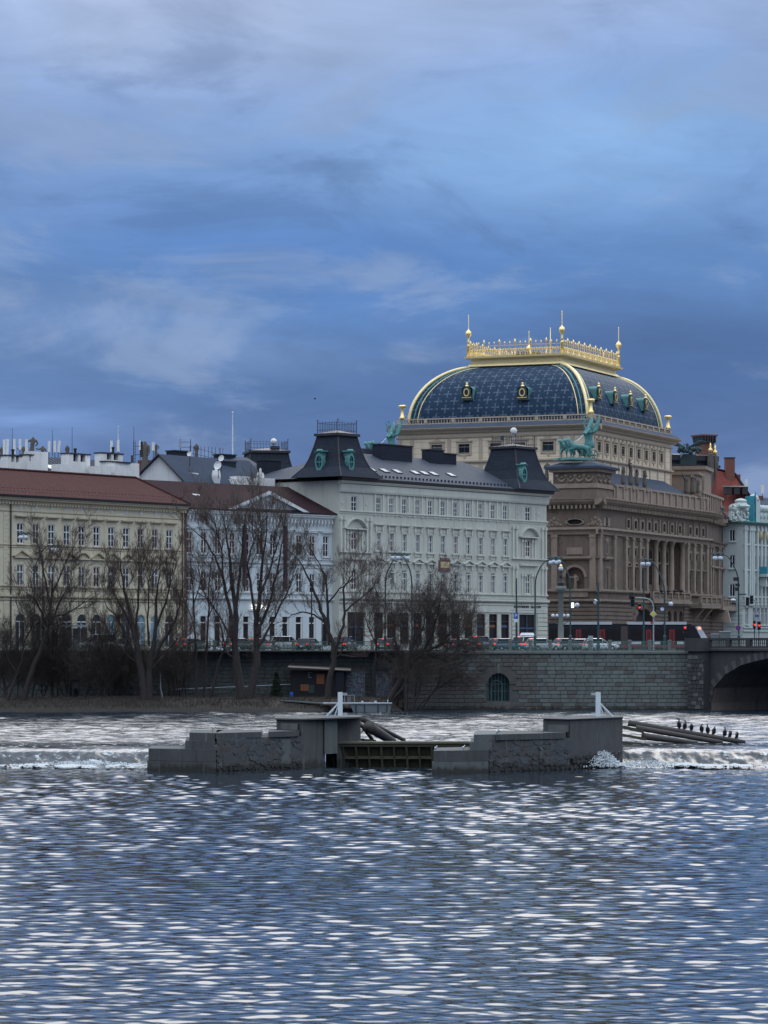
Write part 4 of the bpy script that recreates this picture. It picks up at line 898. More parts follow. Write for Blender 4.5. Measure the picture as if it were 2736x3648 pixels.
t = text_obj('letters', 'SCÉNA', .82, M['sign_lit'], (0, 0, 0), 0, sg, .04, 1.25); mb = MB(); mb.box(-2, 2, .06, .12, -.6, -.54); PT('rail', mb, 'iron_dark', sg)
for lab, px, y0, y1, w in (('dark purple hanging banner on the right half of the pale palace', 1012, 1873, 2098, 15), ('dark purple hanging banner at the middle of the pale palace, behind the large tree', 866, 1872, 2090, 17)):
    u = PF.U(px, -.6); z0, z1 = PF.Z(px, y1, -.6), PF.Z(px, y0, -.6); bt = thing('banner', lab, 'banner', world_of(PF, u, -.6, z0), PF.th)
    mb = MB(); mb.box(-.14, .14, -.55, .0, 0, z1 - z0); mb2 = MB()
    for k in range(3): mb2.box(-.05, .05, 0, .6, (z1 - z0) * (.1 + .4 * k), (z1 - z0) * (.1 + .4 * k) + .06)
    PT('cloth', mb, 'banner_purple', bt); PT('bracket', mb2, 'iron_dark', bt)
# ================================================================== white corner building with the cafe
hb, HF = face_from('corner_house', 'white four storey corner house with two slate mansard turrets', 'building', 1207, 410.0, 1948, 449.0)
U0, U1 = 0.0, HF.U(1947); zl = lambda a, b: (HF.Z(1349, a) + HF.Z(1800, b)) / 2
um = [HF.U(p) for p in (1349, 1395, 1441, 1488, 1533, 1578, 1623, 1668, 1712, 1756, 1800)]
zA0, zA1 = zl(1827, 1853), zl(1773, 1801); zB0, zB1 = zl(1963, 1981), zl(1898, 1920); zC0, zC1 = zl(2103, 2115), zl(2027, 2045)
zeave = (HF.Z(1230, 1712) + HF.Z(1890, 1758)) / 2; wA = .98
ul, urr = HF.U(1262), HF.U(1881)
rows = [(zA0, zA1), (zB0, zB1), (zC0, zC1)]
zgt = (HF.Z(1670, 2188) + HF.Z(1880, 2188)) / 2
gr_u = [HF.U(p) for p in (1349, 1395, 1441, 1488, 1533, 1578, 1623, 1670, 1714, 1757, 1800)]
holes = [(u - wA / 2, u + wA / 2, a, b) for u in um for a, b in rows] + [(u - .62, u + .62, a, b) for u in (ul, urr) for a, b in rows] + [(u - 1.0, u + 1.0, .8, zgt) for u in gr_u] + [(HF.U(1850), HF.U(1908), .6, zgt), (HF.U(1238), HF.U(1300), .6, zgt)]
mb = MB(); wall_holes(mb, U0, U1, 0, zeave, holes); HF.pm('wall', mb, 'hotel_plaster'); body_box(HF, 'side_wall', M['hotel_plaster'], U0, U1, 20, 0, zeave)
for u in um + [ul, urr]:
    big = u in (ul, urr); w = 1.24 if big else wA
    for a, b in rows: window(HF, u, a, w, b - a, 'white_frame', (0, 0, 0, 1, 1, 2, 3), rnd=r, tr=.58)
hdB = hood(2.15, .22, .38); hdB.box(-.85, -.62, -.22, 0, -.75, 0); hdB.box(.62, .85, -.22, 0, -.75, 0); hdB.box(-.8, .8, -.06, 0, -.55, -.12); mhB = hdB.mesh('hood', M['hotel_trim'])
sl = sill_box(1.9, .16, .3); sl.box(-.8, -.6, -.2, 0, -.4, 0); sl.box(.6, .8, -.2, 0, -.4, 0); sl.box(-.55, .55, -.08, 0, -.45, 0); msB = sl.mesh('sill', M['hotel_trim'])
pc = pediment_tri(2.15, .66, .34); pc.box(-.8, -.6, -.2, 0, -.55, 0); pc.box(.6, .8, -.2, 0, -.55, 0); mpc = pc.mesh('pediment', M['hotel_trim'])
pil = MB(); hA = zA1 - zA0 + .7; pil.box(-.16, .16, -.12, 0, -.35, hA); pil.box(-.2, .2, -.15, 0, hA - .2, hA); pil.box(-.2, .2, -.15, 0, -.35, -.15); mpil = pil.mesh('pilaster', M['hotel_trim'])
fr = MB(); hB = zB1 - zB0; fr.box(-wA / 2 - .17, -wA / 2, -.07, 0, 0, hB + .1); fr.box(wA / 2, wA / 2 + .17, -.07, 0, 0, hB + .1); fr.box(-wA / 2, wA / 2, -.07, 0, hB, hB + .12); mfr = fr.mesh('surround', M['hotel_trim'])
zhB = zl(1872, 1897); zpC = zl(2004, 2022)
plq = 5
for i, u in enumerate(um):
    HF.put('hood', mhB, u, 0, zhB); HF.put('sill', msB, u, 0, zB0 - .16); HF.put('surround', mfr, u, 0, zB0); HF.put('surround', mfr, u, 0, zC0)
    if i != plq: HF.put('pediment', mpc, u, 0, zpC)
    for s in (-1, 1): HF.put('pilaster', mpil, u + s * (.92), 0, zA0)
# corner bays: grouped pilasters, big segmental hood
def tall_pil(h, w=.34, d=.22):
    mb = MB(); mb.box(-w / 2, w / 2, -d, 0, .35, h - .45); mb.box(-w / 2 - .08, w / 2 + .08, -d - .06, 0, 0, .35); mb.box(-w / 2 - .1, w / 2 + .1, -d - .1, 0, h - .45, h - .2); mb.box(-w / 2 - .05, w / 2 + .05, -d - .04, 0, h - .2, h); return mb
hBC = zl(1846, 1872) - zl(1976, 1990); zB_base = zl(1976, 1990)
mtp = tall_pil(hBC).mesh('column', M['hotel_trim']); hC_ = zl(2000, 2012) - zl(2112, 2121); mtp2 = tall_pil(hC_).mesh('column', M['hotel_trim']); zC_base = zl(2112, 2121)
sp = MB(); hS = zl(1905, 1925) - zB_base
segm = pediment_seg(4.6, 1.35, .55).mesh('pediment', M['hotel_trim']); smallp = tall_pil(zB1 - zB_base + .1, .22, .18).mesh('column', M['hotel_trim']); smallc = tall_pil(zC1 - zC_base + .1, .22, .18).mesh('column', M['hotel_trim'])
for cu_, edges in ((ul, (HF.U(1212), HF.U(1226), HF.U(1305), HF.U(1318))), (urr, (HF.U(1826), HF.U(1838), HF.U(1930), HF.U(1942)))):
    for u in edges:
        HF.put('column', mtp, u, 0, zB_base); HF.put('column', mtp2, u, 0, zC_base)
    for s in (-1.6, -.95, .95, 1.6): HF.put('column', smallp, cu_ + s, 0, zB_base); HF.put('column', smallc, cu_ + s, 0, zC_base)
    HF.put('pediment', segm, cu_, 0, zl(1870, 1895) - .75)
    mb = MB(); mb.strip(band_prof(.3, .4), cu_ - 2.2, cu_ + 2.2); HF.pm('hood', mb, 'hotel_trim', 0, 0, zl(2001, 2014))
    for s in (-1.35, 1.35):
        for a in (zA0,):
            mb = MB(); mb.box(cu_ + s - .38, cu_ + s + .38, -.05, 0, 0, zA1 - zA0); o = HF.pm('niche', mb, 'hotel_trim', 0, 0, a); mb = MB(); mb.box(cu_ + s - .2, cu_ + s + .2, -.06, -.05, .15, zA1 - zA0 - .15); PT('panel', mb, 'hotel_plaster', o)
    for s in (-2.6, 2.6):
        mb = MB(); mb.box(cu_ + s - .55, cu_ + s + .55, -.05, 0, 0, zA1 - zA0); o = HF.pm('niche', mb, 'hotel_plaster', 0, 0, zA0); mb = MB(); mb.ball((cu_ + s, -.06, 1.1), .2, 7, 5, 1, .5, 1.6); PT('carving', mb, 'hotel_trim', o)
for a, b, h, d in ((1829, 1856, .22, .26), (1835, 1862, .5, .10), (2112, 2121, .16, .24), (2126, 2134, .10, .1), (2138, 2146, .42, .5), (2151, 2158, .22, .22)):
    course(HF, 'string_course', M['hotel_trim'], U0, U1 + .15, zl(a, b), band_prof(h, d))
for a, b in ((1976, 1990),):
    for x0, x1 in ((1207, 1322), (1822, 1947)): course(HF, 'string_course', M['hotel_trim'], HF.U(x0), HF.U(x1), zl(a, b), band_prof(.2, .34))
course(HF, 'frieze', M['hotel_trim'], U0, U1 + .2, zeave - 1.5, [(0, 0), (-.25, 0), (-.35, .25), (-.40, 1.05), (0, 1.05)])
course(HF, 'cornice', M['hotel_trim'], U0 - .3, U1 + .5, zeave - .52, cornice_prof(.5, .75))
course(HF, 'gutter', M['gutter'], U0 - .5, U1 + .7, zeave, [(-.3, 0), (-.85, .02), (-.95, .42), (-.3, .44)])
course(HF, 'sign_band', M['hotel_trim'], HF.U(1655), U1 + .1, zgt + .25, [(0, 0), (-.12, 0), (-.12, 1.3), (0, 1.32)])
for i, u in enumerate(gr_u):
    mb = MB(); mb.quad((-1.0, .28, .8), (1.0, .28, .8), (1.0, .28, zgt), (-1.0, .28, zgt)); o = HF.pm('shop_window', mb, 'glass_shop', u)
    mb = MB(); mb.box(-1, -.9, .1, .27, .8, zgt); mb.box(.9, 1, .1, .27, .8, zgt); mb.box(-.9, .9, .1, .27, zgt - 1.1, zgt - 1.0); mb.box(-.9, .9, .1, .27, .8, 1.0); PT('frame', mb, 'brown_frame', o)
    mb = MB(); mb.box(-.7, .7, .2, .27, zgt - 1.9, zgt - 1.55) ; ob('blind', mb.mesh('blind', M['orange_board'] if i % 2 else M['car_blue']), o)
for a, b in ((1850, 1908), (1238, 1300)):
    x0, x1 = HF.U(a), HF.U(b); mb = MB(); mb.quad((x0, .28, .6), (x1, .28, .6), (x1, .28, zgt), (x0, .28, zgt)); o = HF.pm('shop_window', mb, 'glass_shop')
    mb = MB(); mb.box(x0, x1, .16, .27, 3.0, 3.2); mb.box((x0 + x1) / 2 - .06, (x0 + x1) / 2 + .06, .1, .27, .6, zgt); mb.box(x0, x1, .1, .27, .6, .8); PT('frame', mb, 'car_blue', o)
for k in range(9):
    z = .3 + .62 * k
    for x0, x1 in ((1912, 1947), (1822, 1846)):
        if z < zgt + .2: course(HF, 'base_course', M['hotel_plaster'], HF.U(x0), HF.U(x1) + (.1 if x1 == 1947 else 0), z, [(0, 0), (-.14, .03), (-.14, .52), (0, .56)])
u, z = HF.UZ(1880, 2160, -.2); ks = thing('cafe_sign', 'dark raised letters over the corner window of the white corner house', 'sign', world_of(HF, u, -.16, z), HF.th)
text_obj('letters', 'KAVÁRNA  SLAVIA', .82, M['letter_dark'], (0, 0, 0), 0, ks, .05, 1.0)
mb = MB(); mb.box(-4.2, 4.2, -.02, .03, -.55, -.5); PT('rail', mb, 'hotel_trim', ks)
u, z = HF.UZ(1583, 2015, -.1); pq = thing('plaque', 'gold plaque in a dull red frame between the upper windows of the white house', 'plaque', world_of(HF, u, 0, z), HF.th)
mb = MB(); mb.box(-1.25, 1.25, -.22, 0, -.55, .75); mb.box(-.95, .95, -.28, 0, .75, 1.05); mb.box(-1.35, 1.35, -.30, 0, -.72, -.55); PT('frame', mb, 'plaque_red', pq); mb = MB(); mb.box(-1.02, 1.02, -.27, -.221, -.32, .52); PT('panel', mb, 'plaque_gold', pq)
cm = MB()
for k in range(5): cm.box(-.75 + k * .33, -.55 + k * .33, -.30, -.271, -.1 + .05 * (k % 2), .35)
PT('relief', cm, 'nouveau_gold', pq)
# roof, turrets, chimneys
rd = 8.5; zr = (HF.Z(1320, 1619, rd) + HF.Z(1620, 1642, rd)) / 2; ze = zeave + .42
mb = MB(); mb.add([(-.5, -.8, ze), (U1 + .5, -.8, ze), (HF.U(1640, rd), rd, zr), (HF.U(1240, rd), rd, zr)], [(0, 1, 2, 3)]); mb.add([(-.5, -.8, ze), (HF.U(1240, rd), rd, zr), (-.5, 17.5, ze)], [(0, 1, 2)]); mb.add([(U1 + .5, -.8, ze), (U1 + .5, 17.5, ze), (HF.U(1640, rd), rd, zr)], [(0, 1, 2)]); mb.add([(-.5, 17.5, ze), (HF.U(1240, rd), rd, zr), (HF.U(1640, rd), rd, zr), (U1 + .5, 17.5, ze)], [(0, 1, 2, 3)])
rf = HF.pm('roof', mb, 'sheet_metal')
sg_ = MB(); u = 6.0
while u < U1 - 6: sg_.box(u, u + .05, -.2, .1, ze + .25, ze + .62); u += .85
PT('snow_guards', sg_, 'gutter', rf, kind='stuff')
slope = (zr - ze) / (rd + .8)
for px, py in ((1322, 1675), (1370, 1679), (1415, 1682), (1479, 1686), (1512, 1688), (1545, 1690), (1607, 1694)):
    lo, hi = -.5, rd                                     # find the depth at which the roof plane meets the sight line
    for _ in range(40):
        mid = (lo + hi) / 2; uu, zz = HF.UZ(px, py, mid); (lo, hi) = (mid, hi) if zz > ze + slope * (mid + .8) else (lo, mid)
    uu, zz = HF.UZ(px, py, lo); mb = MB(); d = .55
    mb.add([(-.62, -d, -d * slope + .16), (.62, -d, -d * slope + .16), (.62, d, d * slope + .16), (-.62, d, d * slope + .16), (-.62, -d, -d * slope), (.62, -d, -d * slope), (.62, d, d * slope), (-.62, d, d * slope)], [(0, 1, 2, 3), (4, 7, 6, 5), (0, 4, 5, 1), (1, 5, 6, 2), (3, 2, 6, 7), (0, 3, 7, 4)])
    c, q = math.cos(HF.phi), math.sin(HF.phi); o = PT('skylight', mb, 'gutter', rf, (uu * c - lo * q, uu * q + lo * c, zz)); mb = MB(); k = .45; mb.quad((-.5, -k, -k * slope + .17), (.5, -k, -k * slope + .17), (.5, k, k * slope + .17), (-.5, k, k * slope + .17)); PT('pane', mb, 'pole_grey', o)
def roof_box(F, x0, x1, y0, y1, off, m, name='chimney', deep=1.6, below=2.0, parent=None, cap=None):
    u0, u1 = F.U(x0, off), F.U(x1, off); z1 = (F.Z(x0, y0, off) + F.Z(x1, y0, off)) / 2; z0 = F.Z((x0 + x1) / 2, y1, off) - below
    mb = MB(); mb.box(u0, u1, off, off + deep, z0, z1); o = F.put(name, mb.mesh(name, M[m]))
    if cap: mb = MB(); mb.box(u0 - .12, u1 + .12, off - .12, off + deep + .12, z1 + .002, z1 + .16); ob('cap', mb.mesh('cap', M[cap]), o)
    return o
roof_box(HF, 1359, 1469, 1588, 1640, 6.6, 'slate', below=2, cap='gutter'); roof_box(HF, 1535, 1581, 1605, 1645, 6.8, 'slate', below=2, cap='gutter'); roof_box(HF, 1581, 1626, 1619, 1645, 7.0, 'slate', below=2, cap='gutter')
roof_box(HF, 1290, 1360, 1600, 1622, 9.5, 'sheet_metal', below=1, deep=3)
def turret(F, ua, ub, va, vb, z0, inset, ztop, dorm, fence_h, ball=False):
    """mansard turret with flared foot, iron cresting and copper oval dormers"""
    prof = [(0, -.5), (.10, -.25), (.25, .18), (.45, .45), (.75, .72), (1.0, .90)]      # (height share, inset share)
    mb = MB(); rings = []
    for hs, s in prof: i = inset * s; z = z0 + (ztop - z0) * hs; rings.append([(ua + i, va + i, z), (ub - i, va + i, z), (ub - i, vb - i, z), (ua + i, vb - i, z)])
    for a, b in zip(rings[:-1], rings[1:]):
        for k in range(4): mb.quad(a[k], a[(k + 1) % 4], b[(k + 1) % 4], b[k])
    mb.add(rings[-1], [(0, 1, 2, 3)]); t = F.pm('turret_roof', mb, 'slate')
    i = inset * .9; mb = MB(); mb.box(ua + i - .35, ub - i + .35, va + i - .35, vb - i + .35, ztop - .12, ztop + .22); mb.add([(ua + i - .2, va + i - .2, ztop + .22), (ub - i + .2, va + i - .2, ztop + .22), (ub - i + .2, vb - i + .2, ztop + .22), (ua + i - .2, vb - i + .2, ztop + .22), ((ua + ub) / 2, (va + vb) / 2, ztop + .75)], [(0, 1, 4), (1, 2, 4), (2, 3, 4), (3, 0, 4)]); PT('cap', mb, 'gutter', t)
    for k in range(4):
        pts_ = [r_[k] for r_ in rings]; mb = MB(); mb.tube(pts_, .10, 5); PT('hip', mb, 'gutter', t)
    fe = MB(); c4 = [(ua + i, va + i), (ub - i, va + i), (ub - i, vb - i), (ua + i, vb - i)]; zf = ztop + .22
    for k in range(4):
        a, b = c4[k], c4[(k + 1) % 4]; fe.tube([(a[0], a[1], zf), (a[0], a[1], zf + fence_h)], .05, 4); fe.ball((a[0], a[1], zf + fence_h), .10, 5, 4)
        for hh in (.25, .78): fe.tube([(a[0], a[1], zf + fence_h * hh), (b[0], b[1], zf + fence_h * hh)], .03, 3)
        for q_ in range(1, 12):
            x, y = a[0] + (b[0] - a[0]) * q_ / 12, a[1] + (b[1] - a[1]) * q_ / 12; fe.tube([(x, y, zf), (x, y, zf + fence_h * (.92 if q_ % 2 else .82))], .022, 3)
    PT('cresting', fe, 'gutter', t)
    for (px, y0, y1, side) in dorm:
        fv = va + inset * .30 if side == 'f' else None
        if side == 'f':
            uu, zz0 = F.UZ(px, y1, fv - .5); _, zz1 = F.UZ(px, y0, fv - .5); loc, rz_ = (uu, fv - .5, zz0), 0
        else:
            GF = Face(F.root, (F.A[0] + (ua + inset * .3 - .5) * F.e[0], F.A[1] + (ua + inset * .3 - .5) * F.e[1]), F.th - math.pi / 2)
            gu, zz0 = GF.UZ(px, y1); _, zz1 = GF.UZ(px, y0); loc, rz_ = (ua + inset * .3 - .5, -gu, zz0), -math.pi / 2
        h = zz1 - zz0; w = .36 * h; d = MB(); nn = 14
        for k in range(nn):
            a0, a1 = 2 * math.pi * k / nn, 2 * math.pi * (k + 1) / nn; e = lambda a, s_: (w * .62 * s_ * math.cos(a), h * .42 + h * .42 * s_ * math.sin(a))
            d.prism([e(a0, 1), e(a1, 1), e(a1, .68), e(a0, .68)][::-1], -.16, .5)
        d.strip([(-.22, h * .87), (-.26, h * .91), (.9, h * .95), (.9, h * .87)], -w * .68, w * .68); d.lathe([(w * .5, 0), (w * .3, h * .07)], (0, .1, h * .93), 8); d.box(-w * .42, w * .42, 0, 1.0, h * .62, h * .87); d.box(-w * .3, w * .3, .1, .8, h * .1, h * .62)
        c, q = math.cos(F.phi), math.sin(F.phi); o = PT('dormer', d, 'copper', t, (loc[0], loc[1], loc[2]), rz_); p = MB(); p.add([(w * .45 * math.cos(2 * math.pi * k / 12), -.02, h * .42 + h * .30 * math.sin(2 * math.pi * k / 12)) for k in range(12)], [tuple(range(12))]); PT('pane', p, 'glass_teal', o)
        mu = MB(); mu.box(-.04, .04, -.08, 0, h * .1, h * .74); mu.box(-w * .4, w * .4, -.08, 0, h * .4, h * .45); PT('glazing_bar', mu, 'copper', o)
    return t
zt1 = HF.Z(1196, 1549, 1.5); t1 = turret(HF, -.9, 6.4, -.9, 5.8, ze, 1.8, zt1, [(1249, 1600, 1680, 'f'), (1138, 1600, 1680, 's')], 1.8)
zt2 = HF.Z(1818, 1594, 1.5); t2 = turret(HF, HF.U(1828), U1 - .2, -.9, 6.6, ze, 1.9, zt2, [(1866, 1648, 1722, 'f')], 1.6)
# mast antennas on the second turret
an = thing('roof_antenna', 'white round dish and small masts on the right slate turret', 'antenna', world_of(HF, HF.U(1830, 3), 3, zt2 + .6)); mb = MB(); mb.ball((0, 0, 2.0), .5, 10, 8, 1, .6, 1); ob('dish', mb.mesh('dish', M['chimney_white'], True), an); mb = MB(); mb.tube([(0, 0, 0), (0, 0, 1.9)], .06, 5); mb.tube([(-1.6, 0, 0), (-1.6, 0, 1.4)], .05, 5); mb.tube([(-1.6, 0, .5), (1.0, 0, .5)], .04, 4); PT('mast', mb, 'pole_grey', an); mb = MB(); mb.box(-1.9, -1.4, -.2, .2, .7, 1.3); PT('box', mb, 'pole_green', an)
# ================================================================== the theatre
TH = math.radians(-23.3); C0 = (xat(2129, 475), 475.0); CA = (xat(2113, 490), 490.0)
th = thing('theatre', 'brown sandstone theatre with patterned blue dome roof and gilded crown', 'theatre', (C0[0], C0[1], ROAD), TH)
FL = Face(th, C0, TH); FR = Face(th, C0, TH + math.pi / 2); AL = Face(th, CA, TH); AR = Face(th, CA, TH + math.pi / 2)
S_, T_ = M['theatre_stone'], M['theatre_trim']; r = random.Random(12)
W1 = FR.U(2524); PY = FR.U(2188); LU = -46.0; PL = FL.U(1958)
zz = lambda py: FR.Z(2230, py)
Zpar, Zc1, Zc0, Zfr1, Zfr0, Ze1, Ze0, Zw1, Zw0, Zs1, Zs0, Zt1, Zt0, Zb1, Zb0 = [zz(p) for p in (1731, 1791, 1812, 1852, 1880, 1896, 1913, 1955, 1977, 1986, 1999, 2024, 2096, 2103, 2138)]
# --- west wall with openings
b1 = [FR.U(p) for p in (2236, 2262, 2287)]; b3 = [FR.U(p) for p in (2457, 2480, 2503)]; b2 = [FR.U(p) for p in (2328, 2357, 2386, 2413)]
fz = b1 + [FR.U(p) for p in (2311,)] + [FR.U(p) for p in (2334, 2364, 2392, 2420)] + b3
wn = 1.25
holes = []
for u in b1 + b3: holes += [(u - wn / 2, u + wn / 2, Zt0, Zt1), (u - .6, u + .6, Zw0, Zw1)]
for u in fz: holes.append((u - .6, u + .6, Zfr0, Zfr1))
rec = (FR.U(2306), FR.U(2436), Zb1 - .2, Ze0 - .1); holes.append(rec)
d0, d1 = FR.U(2254), FR.U(2331); dz = FR.Z(2292, 2168); holes.append((d0, d1, -.2, dz))
da = [(FR.U(a), FR.U(b)) for a, b in ((2378, 2392), (2400, 2412), (2420, 2432))]; daz = FR.Z(2405, 2176)
for a, b in da: holes.append((a, b, .2, daz))
mb = MB(); wall_holes(mb, 0, W1, 0, Zc1, holes, 1.0); FR.put('wall', mb.mesh('wall', S_))
mb = MB(); R_ = (d1 - d0) / 2; mb2 = MB()
def ell_fill(mb, u0, u1, zt, hgt, y0, y1, n=12):
    c, a = (u0 + u1) / 2, (u1 - u0) / 2; P_ = [(c - a * math.cos(math.pi * k / n), zt - hgt + hgt * math.sin(math.pi * k / n)) for k in range(n + 1)]
    for p, q in zip(P_[:-1], P_[1:]): mb.quad((p[0], y0, p[1]), (q[0], y0, q[1]), (q[0], y0, zt), (p[0], y0, zt)); mb.quad((p[0], y0, p[1]), (p[0], y1, p[1]), (q[0], y1, q[1]), (q[0], y0, q[1]))
ell_fill(mb, d0, d1, dz, min(R_, 4.2), -.005, 1.0); mb.quad((d0, .98, -.2), (d1, .98, -.2), (d1, .98, dz), (d0, .98, dz))
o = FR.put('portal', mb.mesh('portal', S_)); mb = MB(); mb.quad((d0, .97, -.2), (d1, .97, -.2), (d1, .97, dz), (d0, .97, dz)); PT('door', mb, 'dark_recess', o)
for a, b in da:
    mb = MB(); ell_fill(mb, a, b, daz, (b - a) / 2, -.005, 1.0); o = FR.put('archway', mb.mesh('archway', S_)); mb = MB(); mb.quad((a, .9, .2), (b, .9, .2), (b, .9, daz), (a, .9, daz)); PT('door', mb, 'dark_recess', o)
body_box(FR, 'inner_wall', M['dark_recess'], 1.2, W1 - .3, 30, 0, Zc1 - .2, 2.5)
for u in b1 + b3:
    window(FR, u, Zt0, wn, Zt1 - Zt0, 'brown_frame', (0, 0, 1), rnd=r, v=-.08); window(FR, u, Zw0, 1.2, Zw1 - Zw0, 'brown_frame', (0,), tr=0, low=False, rnd=r, v=-.08)
    mb = MB(); mb.add(*[pediment_tri(2.0, .6, .35).v, pediment_tri(2.0, .6, .35).f]); FR.put('pediment', mb.mesh('pediment', T_), u, 0, Zt1 + .25) if u in b1 else FR.put('hood', hood(2.0, .3, .4).mesh('hood', T_), u, 0, Zt1 + .25)
    mb = MB(); mb.box(-1.0, -.68, -.1, 0, 0, Zw1 - Zw0 + .2); mb.box(.68, 1.0, -.1, 0, 0, Zw1 - Zw0 + .2); mb.box(-1.0, 1.0, -.16, 0, Zw1 - Zw0 + .2, Zw1 - Zw0 + .55); FR.put('surround', mb.mesh('surround', T_), u, 0, Zw0)
for u in fz:
    window(FR, u, Zfr0, 1.2, Zfr1 - Zfr0, 'brown_frame', (0,), tr=0, low=False, rnd=r, v=-.08)
    mb = MB(); h = Zfr1 - Zfr0
    for a, b, c, d in ((-1.0, -.62, -.2, h + .2), (.62, 1.0, -.2, h + .2), (-.62, .62, h, h + .35), (-.62, .62, -.35, 0)): mb.box(a, b, -.16, 0, c, d)
    FR.put('surround', mb.mesh('surround', T_), u, 0, Zfr0)
    mb = MB(); mb.box(-.2, .2, -.28, 0, -.5, h + .6); FR.put('frieze_bracket', mb.mesh('frieze_bracket', T_), u + (fz[1] - fz[0]) / 2, 0, Zfr0)
# recessed loggia behind columns
mb = MB(); lg = [(u - .85, u + .85, Zb1 + 1.2, Zw1 + .4) for u in b2]; wall_holes(mb, rec[0], rec[1], rec[2], rec[3], lg, .5, 1.9); 
for a, b, c, d in lg: arch_fill(mb, a, b, d - .85, 1.896, 2.4)
ra, rb_, rc, rd_ = rec; mb.quad((ra, 1, rc), (ra, 1.9, rc), (ra, 1.9, rd_), (ra, 1, rd_)); mb.quad((rb_, 1, rc), (rb_, 1, rd_), (rb_, 1.9, rd_), (rb_, 1.9, rc)); mb.quad((ra, 1, rd_), (ra, 1.9, rd_), (rb_, 1.9, rd_), (rb_, 1, rd_)); mb.quad((ra, 1, rc), (rb_, 1, rc), (rb_, 1.9, rc), (ra, 1.9, rc)); FR.put('loggia_wall', mb.mesh('loggia_wall', S_))
for a, b, c, d in lg:
    window(FR, (a + b) / 2, c, 1.7, d - c, 'brown_frame', (0, 1), rnd=r, v=1.86, tr=.55)
    mb = MB(); mb.strip(band_prof(.35, .3), a - .3, b + .3); FR.put('ledge', mb.mesh('ledge', T_), 0, 1.9, Zs0)
def column(rad, h, n=9): mb = MB(); mb.lathe([(rad * 1.35, 0), (rad * 1.35, .35), (rad, .45), (rad * .86, h - .9), (rad * .9, h - .85), (rad * 1.4, h - .25), (rad * 1.5, h - .2), (rad * 1.5, h)], n=n); return mb
hcol = Ze0 - Zb1; mc = column(.48, hcol).mesh('column', T_, True); mcs = tall_pil(hcol, .95, .45).mesh('pilaster', T_)
for px in (2306, 2343, 2371, 2399, 2437): FR.put('column', mc, FR.U(px), .35, Zb1)
for px in (2224, 2249, 2274, 2299, 2445, 2468, 2491, 2514): FR.put('pilaster', mcs, FR.U(px), 0, Zb1)
for u in (0.55, PY - .6): FR.put('pilaster', mcs, u, 0, Zb1)
for u in (PL + .9, -.7): FL.put('pilaster', mcs, u, 0, Zb1)
# north pylon face
nU, nz0, nz1 = FL.U(2048), FL.Z(2048, 2108), FL.Z(2048, 2020); nr = 1.55; oz0, oz1 = FL.Z(2048, 1869), FL.Z(2048, 1849)
mb = MB(); wall_holes(mb, LU, 0, 0, Zc1, [(nU - nr, nU + nr, nz0, nz1), (nU - 1.4, nU + 1.4, oz0, oz1)], 1.0); arch_fill(mb, nU - nr, nU + nr, nz1 - nr, -.005, 1.0)
mb.quad((nU - nr, .98, nz0), (nU + nr, .98, nz0), (nU + nr, .98, nz1), (nU - nr, .98, nz1)); FL.put('wall', mb.mesh('wall', S_))
mb = MB(); mb.quad((nU - 1.4, .5, oz0), (nU + 1.4, .5, oz0), (nU + 1.4, .5, oz1), (nU - 1.4, .5, oz1)); o = FL.pm('oval_window', mb, 'dark_recess'); mb = MB(); n = 14
for k in range(n):
    a0, a1 = 2 * math.pi * k / n, 2 * math.pi * (k + 1) / n; e = lambda a, s_: (nU + 1.6 * s_ * math.cos(a), (oz0 + oz1) / 2 + (oz1 - oz0) * .62 * s_ * math.sin(a)); mb.prism([e(a0, 1), e(a1, 1), e(a1, .78), e(a0, .78)][::-1], -.15, .3)
ob('surround', mb.mesh('surround', T_), o)
for s in (-1, 1):
    mb = MB(); r2 = random.Random(31)
    for k in range(14): mb.ball((nU + s * (2.3 + 2.0 * r2.random()), 0, (oz0 + oz1) / 2 + r2.uniform(-.6, .6)), r2.uniform(.18, .34), 6, 4, 1, .6, 1)
    FL.put('carving', mb.mesh('carving', T_))
mb = MB(); mb.box(nU - 1.3, nU + 1.3, -.15, 0, FL.Z(2048, 1976), FL.Z(2048, 1950)); mb.box(nU - 1.0, nU + 1.0, -.18, -.15, FL.Z(2048, 1974), FL.Z(2048, 1953)); FL.put('relief_panel', mb.mesh('relief_panel', T_))
mb = MB(); mb.strip(band_prof(.5, .7), nU - 2.9, nU + 2.9); FL.put('ledge', mb.mesh('ledge', T_), 0, 0, FL.Z(2048, 1994))
mb = MB()
for k in range(12):
    a0, a1 = math.pi * k / 12, math.pi * (k + 1) / 12; q = lambda a, s_: (nU + nr * s_ * math.cos(a), nz1 - nr + nr * s_ * math.sin(a)); mb.prism([q(a0, 1.0), q(a0, 1.28), q(a1, 1.28), q(a1, 1.0)], -.12, .1)
FL.put('niche_arch', mb.mesh('niche_arch', T_))
mb = MB(); mb.box(nU - 2.2, nU + 2.2, -.25, 0, Zb0 + .3, nz0 - .05); FL.put('pedestal', mb.mesh('pedestal', T_))
